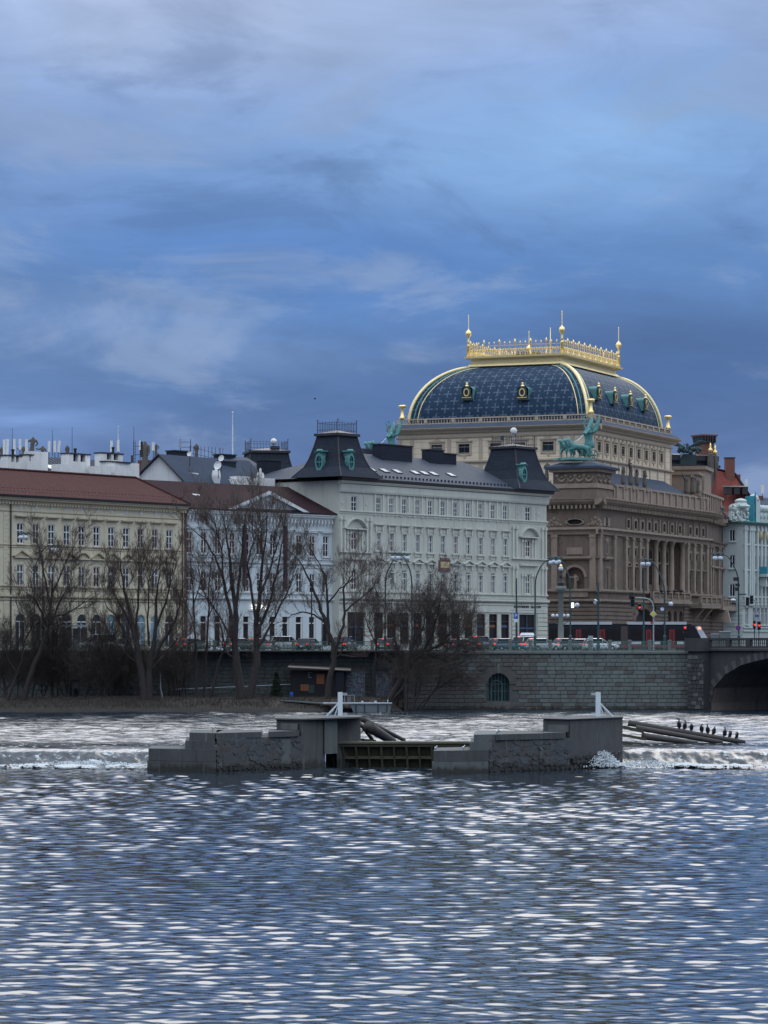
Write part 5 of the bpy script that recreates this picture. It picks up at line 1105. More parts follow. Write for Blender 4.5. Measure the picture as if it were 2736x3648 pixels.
# pylon return: small window, ledge, tall arched niche
pu = FR.U(2160); mb = MB(); mb.box(pu - .75, pu + .75, -.2, 0, FR.Z(2160, 2102), FR.Z(2160, 2026)); arch = FR.put('niche', mb.mesh('niche', T_)); mb = MB(); mb.box(pu - .45, pu + .45, -.22, -.2, FR.Z(2160, 2100), FR.Z(2160, 2035)); PT('recess', mb, 'dark_recess', arch)  # flat dark panel paints the shade inside the niche
mb = MB(); mb.lathe([(.75, 0), (.75, .2)], (pu, 0, FR.Z(2160, 2026)), 12); ob('niche_head', mb.mesh('niche_head', T_), arch)
mb = MB(); mb.strip(band_prof(.5, .55), pu - 1.6, pu + 1.6); FR.put('ledge', mb.mesh('ledge', T_), 0, 0, FR.Z(2160, 1995))
mb = MB(); mb.box(pu - .6, pu + .6, -.12, 0, 0, 2.1); mb.prism([(pu - .75, 2.1), (pu + .75, 2.1), (pu, 2.8)], -.2, 0); o = FR.put('window_surround', mb.mesh('window_surround', T_), 0, 0, FR.Z(2160, 1976)); mb = MB(); mb.box(pu - .32, pu + .32, -.14, -.12, .2, 1.9); PT('pane', mb, 'glass_red', o)
for a, b in ((-1.5, -.55), (.55, 1.5)):
    mb = MB(); mb.box(pu + a, pu + b, -.1, 0, 0, 1.3); FR.pm('relief_panel', mb, 'parapet_stone', 0, 0, Zfr0 - .1)
mb = MB(); mb.box(pu - .4, pu + .4, -.05, 0, -.1, 1.3); FR.pm('window', mb, 'dark_recess', 0, 0, Zfr0)
# string courses and cornices around the two faces
def ring(name, m, prof, z, u1=W1, l0=LU):
    d = max(-p[0] for p in prof); course(FR, name, m, -d, u1, z, prof); course(FL, name, m, l0, d * .98, z + .006, prof)
ring('entablature', T_, [(0, 0), (-.3, 0), (-.35, .5), (-.5, .55), (-.55, 1.0), (-.8, 1.1), (-.85, Ze1 - Ze0), (0, Ze1 - Ze0 + .02)], Ze0)
ring('cornice', T_, [(0, 0), (-.6, .1), (-1.2, .55), (-1.3, .9), (-1.45, 1.0), (-1.45, Zc1 - Zc0), (0, Zc1 - Zc0 + .05)], Zc0)
ring('string_course', T_, band_prof(.5, .5), Zb1 - .5); ring('string_course', T_, band_prof(.45, .55), Zb0 - .45); ring('string_course', T_, band_prof(.3, .3), Zs0 + .1, PY, LU)
dm = MB(); u = .2
while u < W1 - .3: dm.box(u, u + .34, -.85, 0, -.55, 0); u += .72
FR.put('brackets', dm.mesh('brackets', T_), 0, 0, Zc0 + .05)
dm = MB(); u = PL - 2
while u < -.3: dm.box(u, u + .34, -.85, 0, -.55, 0); u += .72
FL.put('brackets', dm.mesh('brackets', T_), 0, 0, Zc0 + .05)
dm = MB(); u = .4
while u < W1 - .3: dm.ball((u, -1.42, Zc1 + .05), .22, 5, 4); u += 1.45
u = PL
while u < -.2: dm.ball((-0.0, 0, 0), .001, 3, 3) if False else None; u += 1.45
FR.put('lion_masks', dm.mesh('lion_masks', T_))
# rusticated ground floor
cz = .1; k = 0
while cz < Zb0 - 1.0:
    p = [(0, .03), (-.16, .09), (-.16, .54), (0, .60)]
    segs = [(-.16, d0 - .4), (d1 + .4, da[0][0] - .2), (da[-1][1] + .2, W1)] if cz < dz + .3 else [(-.16, W1)]
    for a, b in segs: course(FR, 'rustic_course', S_, a, b, cz, p)
    course(FL, 'rustic_course', S_, LU, .155, cz + .004, p); cz += .64
mb = MB(); n = 13
for k in range(n):
    a0, a1 = math.pi * k / n + .01, math.pi * (k + 1) / n - .01; hh = min(R_, 4.2); cu = (d0 + d1) / 2; q = lambda a, s_: (cu + R_ * s_ * math.cos(a), dz - hh + hh * s_ * math.sin(a)); m2 = MB(); m2.prism([q(a0, 1.0), q(a0, 1.22), q(a1, 1.22), q(a1, 1.0)], -.22, .1); FR.put('arch_stone', m2.mesh('arch_stone', S_))
# balcony balustrades of the main floor
bb = MB(); bb.lathe([(.13, 0), (.13, .1), (.07, .2), (.14, .45), (.06, .85), (.12, .95)], n=6); bbm = bb.mesh('baluster', T_, True)
def balustrade(F, u0, u1, z, v, m, bmesh_, h=1.35, step=.48, every=3.2, nm='balustrade'):
    mb = MB(); mb.box(u0, u1, v - .2, v + .2, 0, .2); mb.box(u0, u1, v - .22, v + .22, h - .2, h); n = max(1, round((u1 - u0) / every))
    for k in range(n + 1): u = u0 + (u1 - u0) * k / n; mb.box(u - .28, u + .28, v - .25, v + .25, .2, h - .2)
    u = u0 + .5; src = bmesh_
    verts = [tuple(x.co) for x in src.vertices]; faces = [tuple(p.vertices) for p in src.polygons]; sc = (h - .4) / .95
    while u < u1 - .3: mb.add([(p[0] + u, p[1] + v, p[2] * sc + .2) for p in verts], faces); u += step
    return F.put(nm, mb.mesh(nm, m), 0, 0, z)
balustrade(FR, rec[0] - .2, rec[1] + .2, Zb0 + .2, -.9, T_, bbm, 1.4)
mb = MB(); mb.box(rec[0] - .5, rec[1] + .5, -1.3, 0, Zb0 - .3, Zb0 + .2); FR.put('balcony_slab', mb.mesh('balcony_slab', T_))
bu0, bu1 = FR.U(2452), W1; mb = MB(); mb.box(bu0, bu1, -2.4, 0, Zb0 - .9, Zb0 - .35); FR.put('balcony_slab', mb.mesh('balcony_slab', T_)); balustrade(FR, bu0, bu1, Zb0 - .35, -2.1, T_, bbm, 1.4)
for px in (2470, 2500):
    mb = MB(); u = FR.U(px); mb.add([(u - .5, 0, Zb0 - 3.2), (u + .5, 0, Zb0 - 3.2), (u + .5, -2.0, Zb0 - .9), (u - .5, -2.0, Zb0 - .9), (u - .5, 0, Zb0 - .9), (u + .5, 0, Zb0 - .9)], [(0, 1, 2, 3), (0, 3, 4), (1, 5, 2), (3, 2, 5, 4)]); FR.put('console', mb.mesh('console', T_))
# attic parapet above the main cornice
mb = MB(); mb.box(PY, W1, 0, .6, Zc1, Zpar - .3); mb.box(PY, W1 - .2, -.2, .8, Zpar - .3, Zpar); FR.pm('parapet', mb, 'parapet_stone')
for k in range(15):
    u = PY + 1 + (W1 - PY - 2) * k / 14; mb = MB(); mb.box(u - .35, u + .35, -.22, 0, Zc1, Zpar - .3); FR.pm('parapet_pier', mb, 'parapet_stone')
mb = MB(); mb.quad((0, 0, Zc1 - .1), (W1, 0, Zc1 - .1), (W1, 40, Zc1 - .1), (0, 40, Zc1 - .1)); mb.quad((PY, .8, Zpar - .6), (W1 - 3, .8, Zpar - .6), (W1 - 8, 5.5, Zpar + 2.6), (PY, 5.5, Zpar + 2.6)); FR.pm('low_roof', mb, 'slate_flat')
# pylon block carrying the chariot
bz = [FL.Z(2060, p) for p in (1740, 1668, 1657, 1647)]
pz1, pz2, pz3 = FL.Z(2100, 1735), FL.Z(2100, 1668), FL.Z(2100, 1652)
poly = [(FL.U(1960), 0), (0, 0), (0, PY), (FL.U(1960), PY)]
def loc_box(x0, x1, y0, y1, z0, z1, t=0): m_ = MB(); m_.box(x0, x1, y0, y1, z0, z1, t); return m_
bx0 = FL.U(1968)
o = FL.put('pylon_base', loc_box(bx0 - .3, .1, -.1, PY, Zc1 - .05, pz1, .35).mesh('pylon_base', S_)); mb = MB(); mb.box(bx0, -.3, .3, PY - .3, pz1, pz2); FL.put('pylon_block', mb.mesh('pylon_block', S_))
mb = MB(); mb.box(bx0 - .3, 0, 0, PY, pz1 - .1, pz1 + .6, .12); mb.box(bx0 - .5, .2, -.2, PY + .2, pz2 - .5, pz2); FL.put('pylon_cornice', mb.mesh('pylon_cornice', T_))
mb = MB(); mb.box(bx0 - 1.0, .7, -.7, PY + .7, pz2, pz2 + .35); mb.add([(bx0 - 1, -.7, pz2 + .35), (.7, -.7, pz2 + .35), (.7, PY + .7, pz2 + .35), (bx0 - 1, PY + .7, pz2 + .35), (bx0 + 1, .8, pz3 + .3), (-1.2, .8, pz3 + .3), (-1.2, PY - .8, pz3 + .3), (bx0 + 1, PY - .8, pz3 + .3)], [(0, 1, 5, 4), (1, 2, 6, 5), (2, 3, 7, 6), (3, 0, 4, 7), (4, 5, 6, 7)]); FL.pm('pylon_roof', mb, 'slate_flat')
def garland(F, u0, u1, z, w, n):
    for k in range(n):
        a, b = u0 + (u1 - u0) * k / n, u0 + (u1 - u0) * (k + 1) / n; mb = MB(); mb.tube([(a + (b - a) * t, -.02, z - w * (1 - (2 * t - 1) ** 2)) for t in np.linspace(0, 1, 9)], [.10, .16, .21, .24, .26, .24, .21, .16, .10], 6); mb.ball((a, -.05, z + .1), .32, 7, 5); mb.ball(((a + b) / 2, -.02, z - .1), .24, 7, 5); o = F.put('garland', mb.mesh('garland', T_, True))
FLb = Face(th, (C0[0] + .3 * FL.n[0], C0[1] + .3 * FL.n[1]), TH); FRb = Face(th, (C0[0] - .3 * FL.e[0], C0[1] - .3 * FL.e[1]), FR.th)
garland(FLb, bx0 + .7, -.8, pz2 - 1.2, .75, 4); garland(FRb, .8, PY - .8, pz2 - 1.2, .75, 3)
# south pavilion, angled away
EA = (C0[0] + W1 * FR.e[0], C0[1] + W1 * FR.e[1]); EF = Face(th, EA, math.atan2(.971, .238)); EW = EF.U(2588)
mb = MB(); pw = [(EW * f - .8, EW * f + .8, Zt0, Zt1) for f in (.3, .7)]; wall_holes(mb, 0, EW, 0, Zc1, pw, .8); EF.put('wall', mb.mesh('wall', S_))
for f in (.3, .7): window(EF, EW * f, Zt0, 1.6, Zt1 - Zt0, 'brown_frame', (0, 1), rnd=r, v=-.05)
course(EF, 'entablature', T_, 0, EW + .6, Ze0, [(0, 0), (-.4, 0), (-.5, .55), (-.9, .6), (-1, Ze1 - Ze0), (0, Ze1 - Ze0 + .02)])
course(EF, 'cornice', T_, -.4, EW + 1.4, Zc0 - .1, [(0, 0), (-.7, .1), (-1.4, .55), (-1.6, .9), (-1.75, 1.0), (-1.75, Zc1 - Zc0), (0, Zc1 - Zc0 + .05)])
course(EF, 'string_course', T_, 0, EW + .4, Zb1 - .5, band_prof(.5, .5)); course(EF, 'string_course', T_, 0, EW + .3, Zs0 - .1, band_prof(.45, .6))
dm = MB(); u = .2
while u < EW: dm.box(u, u + .4, -1.0, 0, -.6, 0); u += .95
EF.put('brackets', dm.mesh('brackets', T_), 0, 0, Zc0 - .05)
for f in (.02, .14, .46, .54, .86, .98): EF.put('pilaster', mcs, EW * f, 0, Zb1)
for k in range(11): course(EF, 'rustic_course', S_, 0, EW + .15, .1 + .64 * k, [(0, .03), (-.18, .09), (-.18, .54), (0, .60)])
mb = MB(); mb.box(-1, EW + .5, -2.6, 0, Zb0 - 1.1, Zb0 - .5); EF.put('balcony_slab', mb.mesh('balcony_slab', T_)); balustrade(EF, 0, EW + .2, Zb0 - .5, -2.3, T_, bbm, 1.4, .6)
mb = MB(); mb.box(1.5, 3.5, -3.5, 0, Zb0 - 3.2, Zb0 - 1.1, .5); mb.box(EW - 3, EW, -3.5, 0, Zb0 - 3.2, Zb0 - 1.1, .5); EF.put('console', mb.mesh('console', T_))
mb = MB(); mb.box(-4, EW - 2, .5, 8, Zc1, Zpar + .6); mb.box(-4.2, EW - 1.6, .2, 8, Zpar + .6, Zpar + 1.0); EF.pm('parapet_block', mb, 'parapet_stone')
for k in range(9):
    mb = MB(); u = -3.4 + k * (EW + 1) / 9; mb.box(u - .4, u + .4, .28, .52, Zc1, Zpar + .6); EF.pm('parapet_pier', mb, 'parapet_stone')
mb = MB(); mb.box(0, 6, 2, 8, Zpar + 1.0, Zpar + 4.0); mb.box(-.4, 6.4, 1.6, 8, Zpar + 4.0, Zpar + 4.5); mb.box(EW * .45, EW * .45 + 9, 2.2, 9, Zpar + 1.0, Zpar + 5.5); mb.box(EW * .45 - .4, EW * .45 + 9.4, 1.8, 9, Zpar + 5.5, Zpar + 6.1); EF.put('pedestal', mb.mesh('pedestal', T_))
# --- upper attic block and dome
AUL, AUR = AL.U(1418), AR.U(2391); at = M['attic_stone']; att = M['attic_trim']
zA = lambda py: AL.Z(2060, py); Zbal1, Zbal0, Zsl, Zac1, Zac0 = [zA(p) for p in (1474, 1496, 1501, 1512, 1532)]
Zab = Zc1 - 1
wz0, wz1 = AL.Z(1655, 1616), AL.Z(1655, 1582); lw = [AL.U(p) for p in (1557, 1654, 1766, 1851, 1953)]
mb = MB(); wall_holes(mb, AUL, 0, Zab, Zac1, [(u - .95, u + .95, wz0, wz1) for u in lw], .4); AL.put('attic_wall', mb.mesh('attic_wall', at))
rwz = [AR.Z(2180, p) for p in (1618, 1584)]; rw = [AR.U(p) for p in (2133, 2161, 2190, 2218, 2246, 2274, 2301, 2328, 2355)]
mb = MB(); wall_holes(mb, 0, AUR, Zab, Zac1, [(u - .75, u + .75, rwz[0], rwz[1]) for u in rw], .4); AR.put('attic_wall', mb.mesh('attic_wall', at)); body_box(AR, 'attic_core', at, .45, AUR, -AUL, Zab, Zac1, .45)
def orn_win(F, u, z0, z1, w):
    window(F, u, z0, w, z1 - z0, 'brown_frame', (3, 0, 1), rnd=r, tr=0, low=False, v=-.06); h = z1 - z0
    mb = MB(); mb.box(-w / 2 - .32, -w / 2, -.14, 0, -.3, h + .3); mb.box(w / 2, w / 2 + .32, -.14, 0, -.3, h + .3); mb.box(-w / 2, w / 2, -.14, 0, h, h + .3); mb.box(-w / 2 - .1, w / 2 + .1, -.14, 0, -.3, 0)
    mb.strip([(0, h + .3), (-.3, h + .34), (-.3, h + .5), (0, h + .55)], -w / 2 - .45, w / 2 + .45); mb.prism([(-w / 2 * .9, h + .5), (w / 2 * .9, h + .5), (.15, h + .95), (-.15, h + .95)], -.18, 0); mb.ball((0, -.1, h + 1.1), .2, 6, 5); mb.prism([(-.35, -.3), (0, -.85), (.35, -.3)][::1], -.12, 0); F.put('window_surround', mb.mesh('window_surround', att), u, 0, z0)
for u in lw: orn_win(AL, u, wz0, wz1, 1.9)
for u in rw: orn_win(AR, u, rwz[0], rwz[1], 1.5)
pm_ = MB(); pm_.box(-.30, .30, -.10, 0, Zab, Zac0 - .4); pmm = pm_.mesh('pilaster', att)
for p in (1425, 1468, 1600, 1712, 1810, 1905, 2000, 2040, 2100): AL.put('pilaster', pmm, AL.U(p), 0, 0)
for i in range(len(rw) + 1): AR.put('pilaster', pmm, (rw[i] - (rw[1] - rw[0]) / 2) if i < len(rw) else rw[-1] + (rw[-1] - rw[-2]) / 2, 0, 0)
AR.put('pilaster', pmm, AUR - .35, 0, 0)
def aring(name, m, prof, z):
    d = max(-p[0] for p in prof); course(AR, name, m, -d, AUR + d, z, prof); course(AL, name, m, AUL - d, d * .985, z + .005, prof)
aring('cornice', att, [(0, 0), (-.5, .1), (-.6, .4), (-1.3, .6), (-1.5, .8), (-1.5, Zac1 - Zac0), (0, Zac1 - Zac0 + .02)], Zac0)
aring('string_course', att, band_prof(.35, .25), Zac0 - .75); aring('string_course', att, band_prof(.4, .4), AL.Z(2060, 1640))
aring('slate_band', M['slate_flat'], [(.1, 0), (-1.45, .01), (-.3, Zbal0 - Zac1 - .02), (.1, Zbal0 - Zac1)], Zac1 + .02)
lu = AL.U(1985)
for z_ in np.arange(Zab + 1, Zac0 - 1, .95):
    course(AL, 'ashlar_joint', att, AUL, -.02, z_, [(0, 0), (-.018, .01), (-.018, .05), (0, .06)])
    course(AR, 'ashlar_joint', att, .02, AUR, z_, [(0, 0), (-.018, .01), (-.018, .05), (0, .06)])
abm = MB(); abm.lathe([(.15, 0), (.15, .1), (.07, .2), (.15, .45), (.06, .85), (.14, .95)], n=6); abmm = abm.mesh('baluster', at, True)
hb_ = Zbal1 - Zbal0; balustrade(AL, AUL, .0, Zbal0, .35, att, abmm, hb_, .50, 4.6); balustrade(AR, 0, AUR, Zbal0, .35, att, abmm, hb_, .55, 3.1)
# dome
DX0, DX1, DY0, DY1 = AUL + 1.3, -1.4, 1.4, AUR - .8; TX0, TX1, TY0, TY1 = -25.1, -9.5, 11.0, AUR - 1.4
dzb = Zbal0 - .1; dzt = AL.Z(1985, 1300, 11.0); n = 22; ang = math.radians(82)
def dome_pt(i, x0, x1):
    a = ang * i / n; return ((1 - math.cos(a)) / (1 - math.cos(ang)), math.sin(a) / math.sin(ang))
prof = [dome_pt(i, 0, 0) for i in range(n + 1)]
def dome_panel(name, c00, c10, c01, c11, m, along):
    """c00-c10 foot corners, c01-c11 top corners; uv in metres"""
    k = 24; vs, uv, fs = [], [], []; arc = 0; last = None
    for s, h in prof:
        A = [c00[q] + (c01[q] - c00[q]) * s for q in (0, 1)]; B = [c10[q] + (c11[q] - c10[q]) * s for q in (0, 1)]; z = dzb + (dzt - dzb) * h
        mid = ((A[0] + B[0]) / 2, (A[1] + B[1]) / 2, z)
        if last: arc += math.dist(mid, last)
        last = mid
        for j in range(k + 1):
            p = (A[0] + (B[0] - A[0]) * j / k, A[1] + (B[1] - A[1]) * j / k, z); vs.append(p); uv.append((p[along], arc))
    for i in range(n):
        for j in range(k): fs.append((i * (k + 1) + j, i * (k + 1) + j + 1, (i + 1) * (k + 1) + j + 1, (i + 1) * (k + 1) + j))
    me = bpy.data.meshes.new(name); me.from_pydata(vs, [], fs); me.materials.append(m); L_ = me.uv_layers.new(name='UVMap')
    for lp_ in me.loops: L_.data[lp_.index].uv = uv[lp_.vertex_index]
    me.polygons.foreach_set('use_smooth', [True] * len(me.polygons)); return AL.put(name, me)
DS = M['dome_slate']
dome_panel('dome_roof', (DX0, DY0), (DX1, DY0), (TX0, TY0), (TX1, TY0), DS, 0); dome_panel('dome_roof', (DX1, DY0), (DX1, DY1), (TX1, TY0), (TX1, TY1), DS, 1)
dome_panel('dome_roof', (DX0, DY1), (DX0, DY0), (TX0, TY1), (TX0, TY0), DS, 1); dome_panel('dome_roof', (DX1, DY1), (DX0, DY1), (TX1, TY1), (TX0, TY1), DS, 0)
def rib(c0, c1, off, rad, m, name, inx=0, iny=0):
    mb = MB(); mb.tube([(c0[0] + (c1[0] - c0[0]) * s + inx, c0[1] + (c1[1] - c0[1]) * s + iny, dzb + (dzt - dzb) * h + off) for s, h in prof], rad, 7); return AL.put(name, mb.mesh(name, m, True))
cor = [((DX0, DY0), (TX0, TY0), 1, 1), ((DX1, DY0), (TX1, TY0), -1, 1), ((DX1, DY1), (TX1, TY1), -1, -1), ((DX0, DY1), (TX0, TY1), 1, -1)]
for c0, c1, sx, sy in cor:
    rib(c0, c1, .12, .28, M['gold_pale'], 'gilded_rib')
    for f in (1.0, 1.75):
        rib(c0, c1, .0, .13 if f == 1.0 else .08, M['copper'] if f == 1.0 else M['gold_pale'], 'rib_moulding', sx * f * .9, -.05 * sy); rib(c0, c1, .0, .13 if f == 1.0 else .08, M['copper'] if f == 1.0 else M['gold_pale'], 'rib_moulding', -.05 * sx, sy * f * .9)
mb = MB()
for zq, e in ((.1, .25),): mb.box(TX0 - e, TX1 + e, TY0 - e, TY1 + e, dzt - .35, dzt + .15)
AL.pm('rib_moulding', mb, 'copper_dark')
czt = AL.Z(1985, 1258, 10.0); hcr = czt - dzt
mb = MB(); prof2 = [(.25, .15), (.55, .2), (.35, .55), (.05, .7), (.05, 1.35), (.3, 1.5), (.5, hcr - .45), (.95, hcr - .3), (1.0, hcr)]
for (a, za), (b, zb) in zip(prof2[:-1], prof2[1:]):
    R0 = [(TX0 - a, TY0 - a), (TX1 + a, TY0 - a), (TX1 + a, TY1 + a), (TX0 - a, TY1 + a)]; R1 = [(TX0 - b, TY0 - b), (TX1 + b, TY0 - b), (TX1 + b, TY1 + b), (TX0 - b, TY1 + b)]
    for q in range(4): mb.quad((*R0[q], dzt + za), (*R0[(q + 1) % 4], dzt + za), (*R1[(q + 1) % 4], dzt + zb), (*R1[q], dzt + zb))
mb.add([(TX0 - 1, TY0 - 1, czt), (TX1 + 1, TY0 - 1, czt), (TX1 + 1, TY1 + 1, czt), (TX0 - 1, TY1 + 1, czt)], [(0, 1, 2, 3)]); AL.pm('gilded_cornice', mb, 'gold_pale')
fh = AL.Z(1985, 1216, 10.0) - czt
tall = MB(); tall.lathe([(.22, 0), (.22, .3), (.12, .4), (.12, fh * 1.05), (.22, fh * 1.1), (.24, fh * 1.2), (.14, fh * 1.32), (.04, fh * 1.42)], n=7); tall.v = [(x * .8, y * .8, z) for x, y, z in tall.v]; tallm = tall.mesh('finial_post', M['gold'], True)
sm = MB(); sm.lathe([(.09, 0), (.07, .4), (.07, fh * .95), (.15, fh * 1.02), (.13, fh * 1.12), (.03, fh * 1.22)], n=6); sm.v = [(x * .8, y * .8, z) for x, y, z in sm.v]; smm = sm.mesh('picket', M['gold'], True)
pn = MB()
for hh in (.18, .72, fh * .86): pn.box(-.5, .5, -.035, .035, hh, hh + .07)
for k in range(2):
    c = -.25 + .5 * k; pn.tube([(c + .19 * math.cos(a), 0, fh * .5 + .20 * math.sin(a)) for a in np.linspace(0, 2 * math.pi, 9)], .045, 4); pn.ball((c, 0, fh * .5), .12, 6, 5); pn.tube([(c - .2, 0, .2), (c, 0, fh * .35), (c + .2, 0, .2)], .03, 4)
c4 = [(TX0 - .4, TY0 - .4), (TX1 + .4, TY0 - .4), (TX1 + .4, TY1 + .4), (TX0 - .4, TY1 + .4)]
pnm = pn.mesh('scroll_panel', M['gold'])
for q in range(4):
    a, b = c4[q], c4[(q + 1) % 4]; L_ = math.dist(a, b); nseg = round(L_ / .92); an_ = math.atan2(b[1] - a[1], b[0] - a[0])
    for k in range(1, nseg):
        f = k / nseg; AL.put('finial_post' if k % 3 == 0 else 'picket', tallm if k % 3 == 0 else smm, a[0] + (b[0] - a[0]) * f, a[1] + (b[1] - a[1]) * f, czt)
    for k in range(nseg):
        f = (k + .5) / nseg; o = AL.put('scroll_panel', pnm, a[0] + (b[0] - a[0]) * f, a[1] + (b[1] - a[1]) * f, czt, rz=an_); o.scale = (L_ / nseg, 1, 1)
sp = MB(); H = AL.Z(1985, 1105, 10) - czt
sp.lathe([(.34, 0), (.34, fh * .9), (.42, fh * .95), (.2, fh * 1.05), (.2, H * .32), (.34, H * .34), (.2, H * .37), (.26, H * .44), (.24, H * .46), (.62, H * .52), (.66, H * .55), (.50, H * .60), (.16, H * .635), (.10, H * .67), (.09, H * .97), (.02, H)], n=9); sp.v = [(x * .8, y * .8, z) for x, y, z in sp.v]; spm = sp.mesh('gilded_spire', M['gold'], True)
for q in range(4): AL.put('gilded_spire', spm, c4[q][0], c4[q][1], czt)
ls = MB(); ls.lathe([(.16, 0), (.12, fh), (.18, fh * 1.2), (.07, fh * 1.3), (.05, AL.Z(1958, 1166, 12) - czt)], n=6); AL.put('lightning_rod', ls.mesh('lightning_rod', M['gold'], True), AL.U(1957, 12), TY0 + 1.5, czt)
hm = MB(); hm.box(-2.2, 2.2, -.6, .6, .1, .5); AL.pm('roof_hatch', hm, 'hut_dark', (TX0 + TX1) / 2 + 1.5, TY0 + 1.2, czt)
# copper dormers on the dome
def dome_dormer(F, u, v, z, front):
    mb = MB(); n2 = 10; w = .95; hgt = 1.5; L_ = 3.0; vs = []
    for yq in (0, L_):
        for k in range(n2 + 1): a = math.pi * k / n2; vs.append((w * math.cos(a), yq, hgt + w * .55 * math.sin(a) + .15))
    fs = [(k, k + 1, k + n2 + 2, k + n2 + 1) for k in range(n2)]; mb.add(vs, fs); mb.quad((-w, 0, 0), (-w, 0, hgt + .15), (-w, L_, hgt + .15), (-w, L_, 0)); mb.quad((w, 0, 0), (w, L_, 0), (w, L_, hgt + .15), (w, 0, hgt + .15)); o = F.put('dormer', mb.mesh('dormer', M['copper'], False), u, v, z)
    mb = MB(); mb.prism([(-1.0, -.1), (1.0, -.1), (.95, .5), (.72, .7), (.72, 1.6), (.35, 2.05), (-.35, 2.05), (-.72, 1.6), (-.72, .7), (-.95, .5)], -.22, .05); PT('front', mb, 'copper_dark', o)
    mb = MB(); n3 = 14
    for k in range(n3):
        a0, a1 = 2 * math.pi * k / n3, 2 * math.pi * (k + 1) / n3; e = lambda a, s_: (.50 * s_ * math.cos(a), 1.15 + .68 * s_ * math.sin(a)); mb.prism([e(a0, 1), e(a1, 1), e(a1, .72), e(a0, .72)][::-1], -.34, -.2)
    mb.box(-.8, .8, -.34, -.2, .25, .36); mb.lathe([(.22, 0), (.3, .15), (.16, .35), (.2, .55), (.04, .75)], (0, -.05, 2.05), 7); PT('gilded_frame', mb, 'gold', o)
    mb = MB(); mb.add([(.36 * math.cos(2 * math.pi * k / 12), -.23, 1.15 + .5 * math.sin(2 * math.pi * k / 12)) for k in range(12)], [tuple(range(12))]); PT('pane', mb, 'dark_recess', o)
def on_dome(frac): # share of the profile -> inset share, height
    a = ang * frac; return (1 - math.cos(a)) / (1 - math.cos(ang)), dzb + (dzt - dzb) * math.sin(a) / math.sin(ang)
def frac_for(F, px, py, base_v, top_v):
    lo, hi = 0.02, .98
    for _ in range(40):
        m_ = (lo + hi) / 2; s, z = on_dome(m_); v = base_v + (top_v - base_v) * s; (lo, hi) = (m_, hi) if F.Z(px, py, v) > z else (lo, m_)
    s, z = on_dome(lo); return base_v + (top_v - base_v) * s, z
for px in (1668, 1866):
    v, z = frac_for(AL, px, 1420, DY0, TY0); dome_dormer(AL, AL.U(px, v), v - .5, z - .2, True)
for px, py in ((2132, 1423), (2190, 1438), (2245, 1450), (2299, 1462)):
    v, z = frac_for(AR, px, py, 1.4, 9.5); dome_dormer(AR, AR.U(px, v - .5), v - .5, z - .2, True)
pd = MB(); pd.lathe([(.6, 0), (.6, .4), (.38, .6), (.30, 1.9), (.36, 2.1), (.78, 2.3), (.82, 2.65), (.5, 2.75)], n=9); pdm = pd.mesh('gilded_torch', M['gold'], True)
for F_, u, v in ((AL, AUL + .6, .4), (AL, -.5, .4), (AR, AUR - .5, .4), (AL, AUL + .6, AUR - .5)): o = F_.put('gilded_torch', pdm, u, v, Zbal1); o.scale = (.8, .8, .85)
# ================================================================== roofs behind the riverside houses
def gable_house(name, label, px0, px1, Y, yb, ridge_px, ridge_py, side_px=None, wallm='chimney_white', roofm='slate', depth=14.0, right_len=None):
    """house seen on its gable: wall from px0 to px1, roof running back and to the right"""
    A = (xat(px0, Y), Y); root = thing(name, label, 'building', (A[0], A[1], ROAD), 0.0); F = Face(root, A, 0.0)
    return root, F
# long grey roof with the white chimneys
gb, GF = face_from('grey_roof_house', 'long house behind the yellow one, grey sheet metal roof', 'building', -120, 392, 500, 415)
ze = GF.Z(200, 1700); zr = GF.Z(250, 1634, 6); u1 = GF.U(496)
mb = MB(); mb.box(0, u1, 0, 12, 0, ze); GF.pm('wall', mb, 'chimney_white')
mb = MB(); mb.add([(-.2, -.5, ze), (u1 + .3, -.5, ze), (u1 + .3, 6, zr), (-.2, 6, zr)], [(0, 1, 2, 3)]); mb.add([(u1 + .3, -.5, ze), (u1 + .3, 12.5, ze), (u1 + .3, 6, zr)], [(0, 1, 2)]); mb.add([(u1 + .3, 12.5, ze), (-.2, 12.5, ze), (-.2, 6, zr), (u1 + .3, 6, zr)], [(0, 1, 2, 3)]); rf = GF.pm('roof', mb, 'sheet_metal')
sm = MB(); u = .5
while u < u1: sm.tube([(u, -.5, ze + .05), (u, 6, zr + .05)], .04, 3); u += .75
PT('standing_seams', sm, 'slate', rf)
for px, py in ((84, 1665), (180, 1663), (324, 1660), (345, 1660)):
    u, z = GF.UZ(px, py, 2.5); mb = MB(); sl_ = (zr - ze) / 6.5; mb.add([(-.7, -.6, -.6 * sl_ + .1), (.7, -.6, -.6 * sl_ + .1), (.7, .6, .6 * sl_ + .1), (-.7, .6, .6 * sl_ + .1)], [(0, 1, 2, 3)]); o = PT('skylight', mb, 'white_frame', rf, (u, 2.5, ze + sl_ * 3.0 + .03))
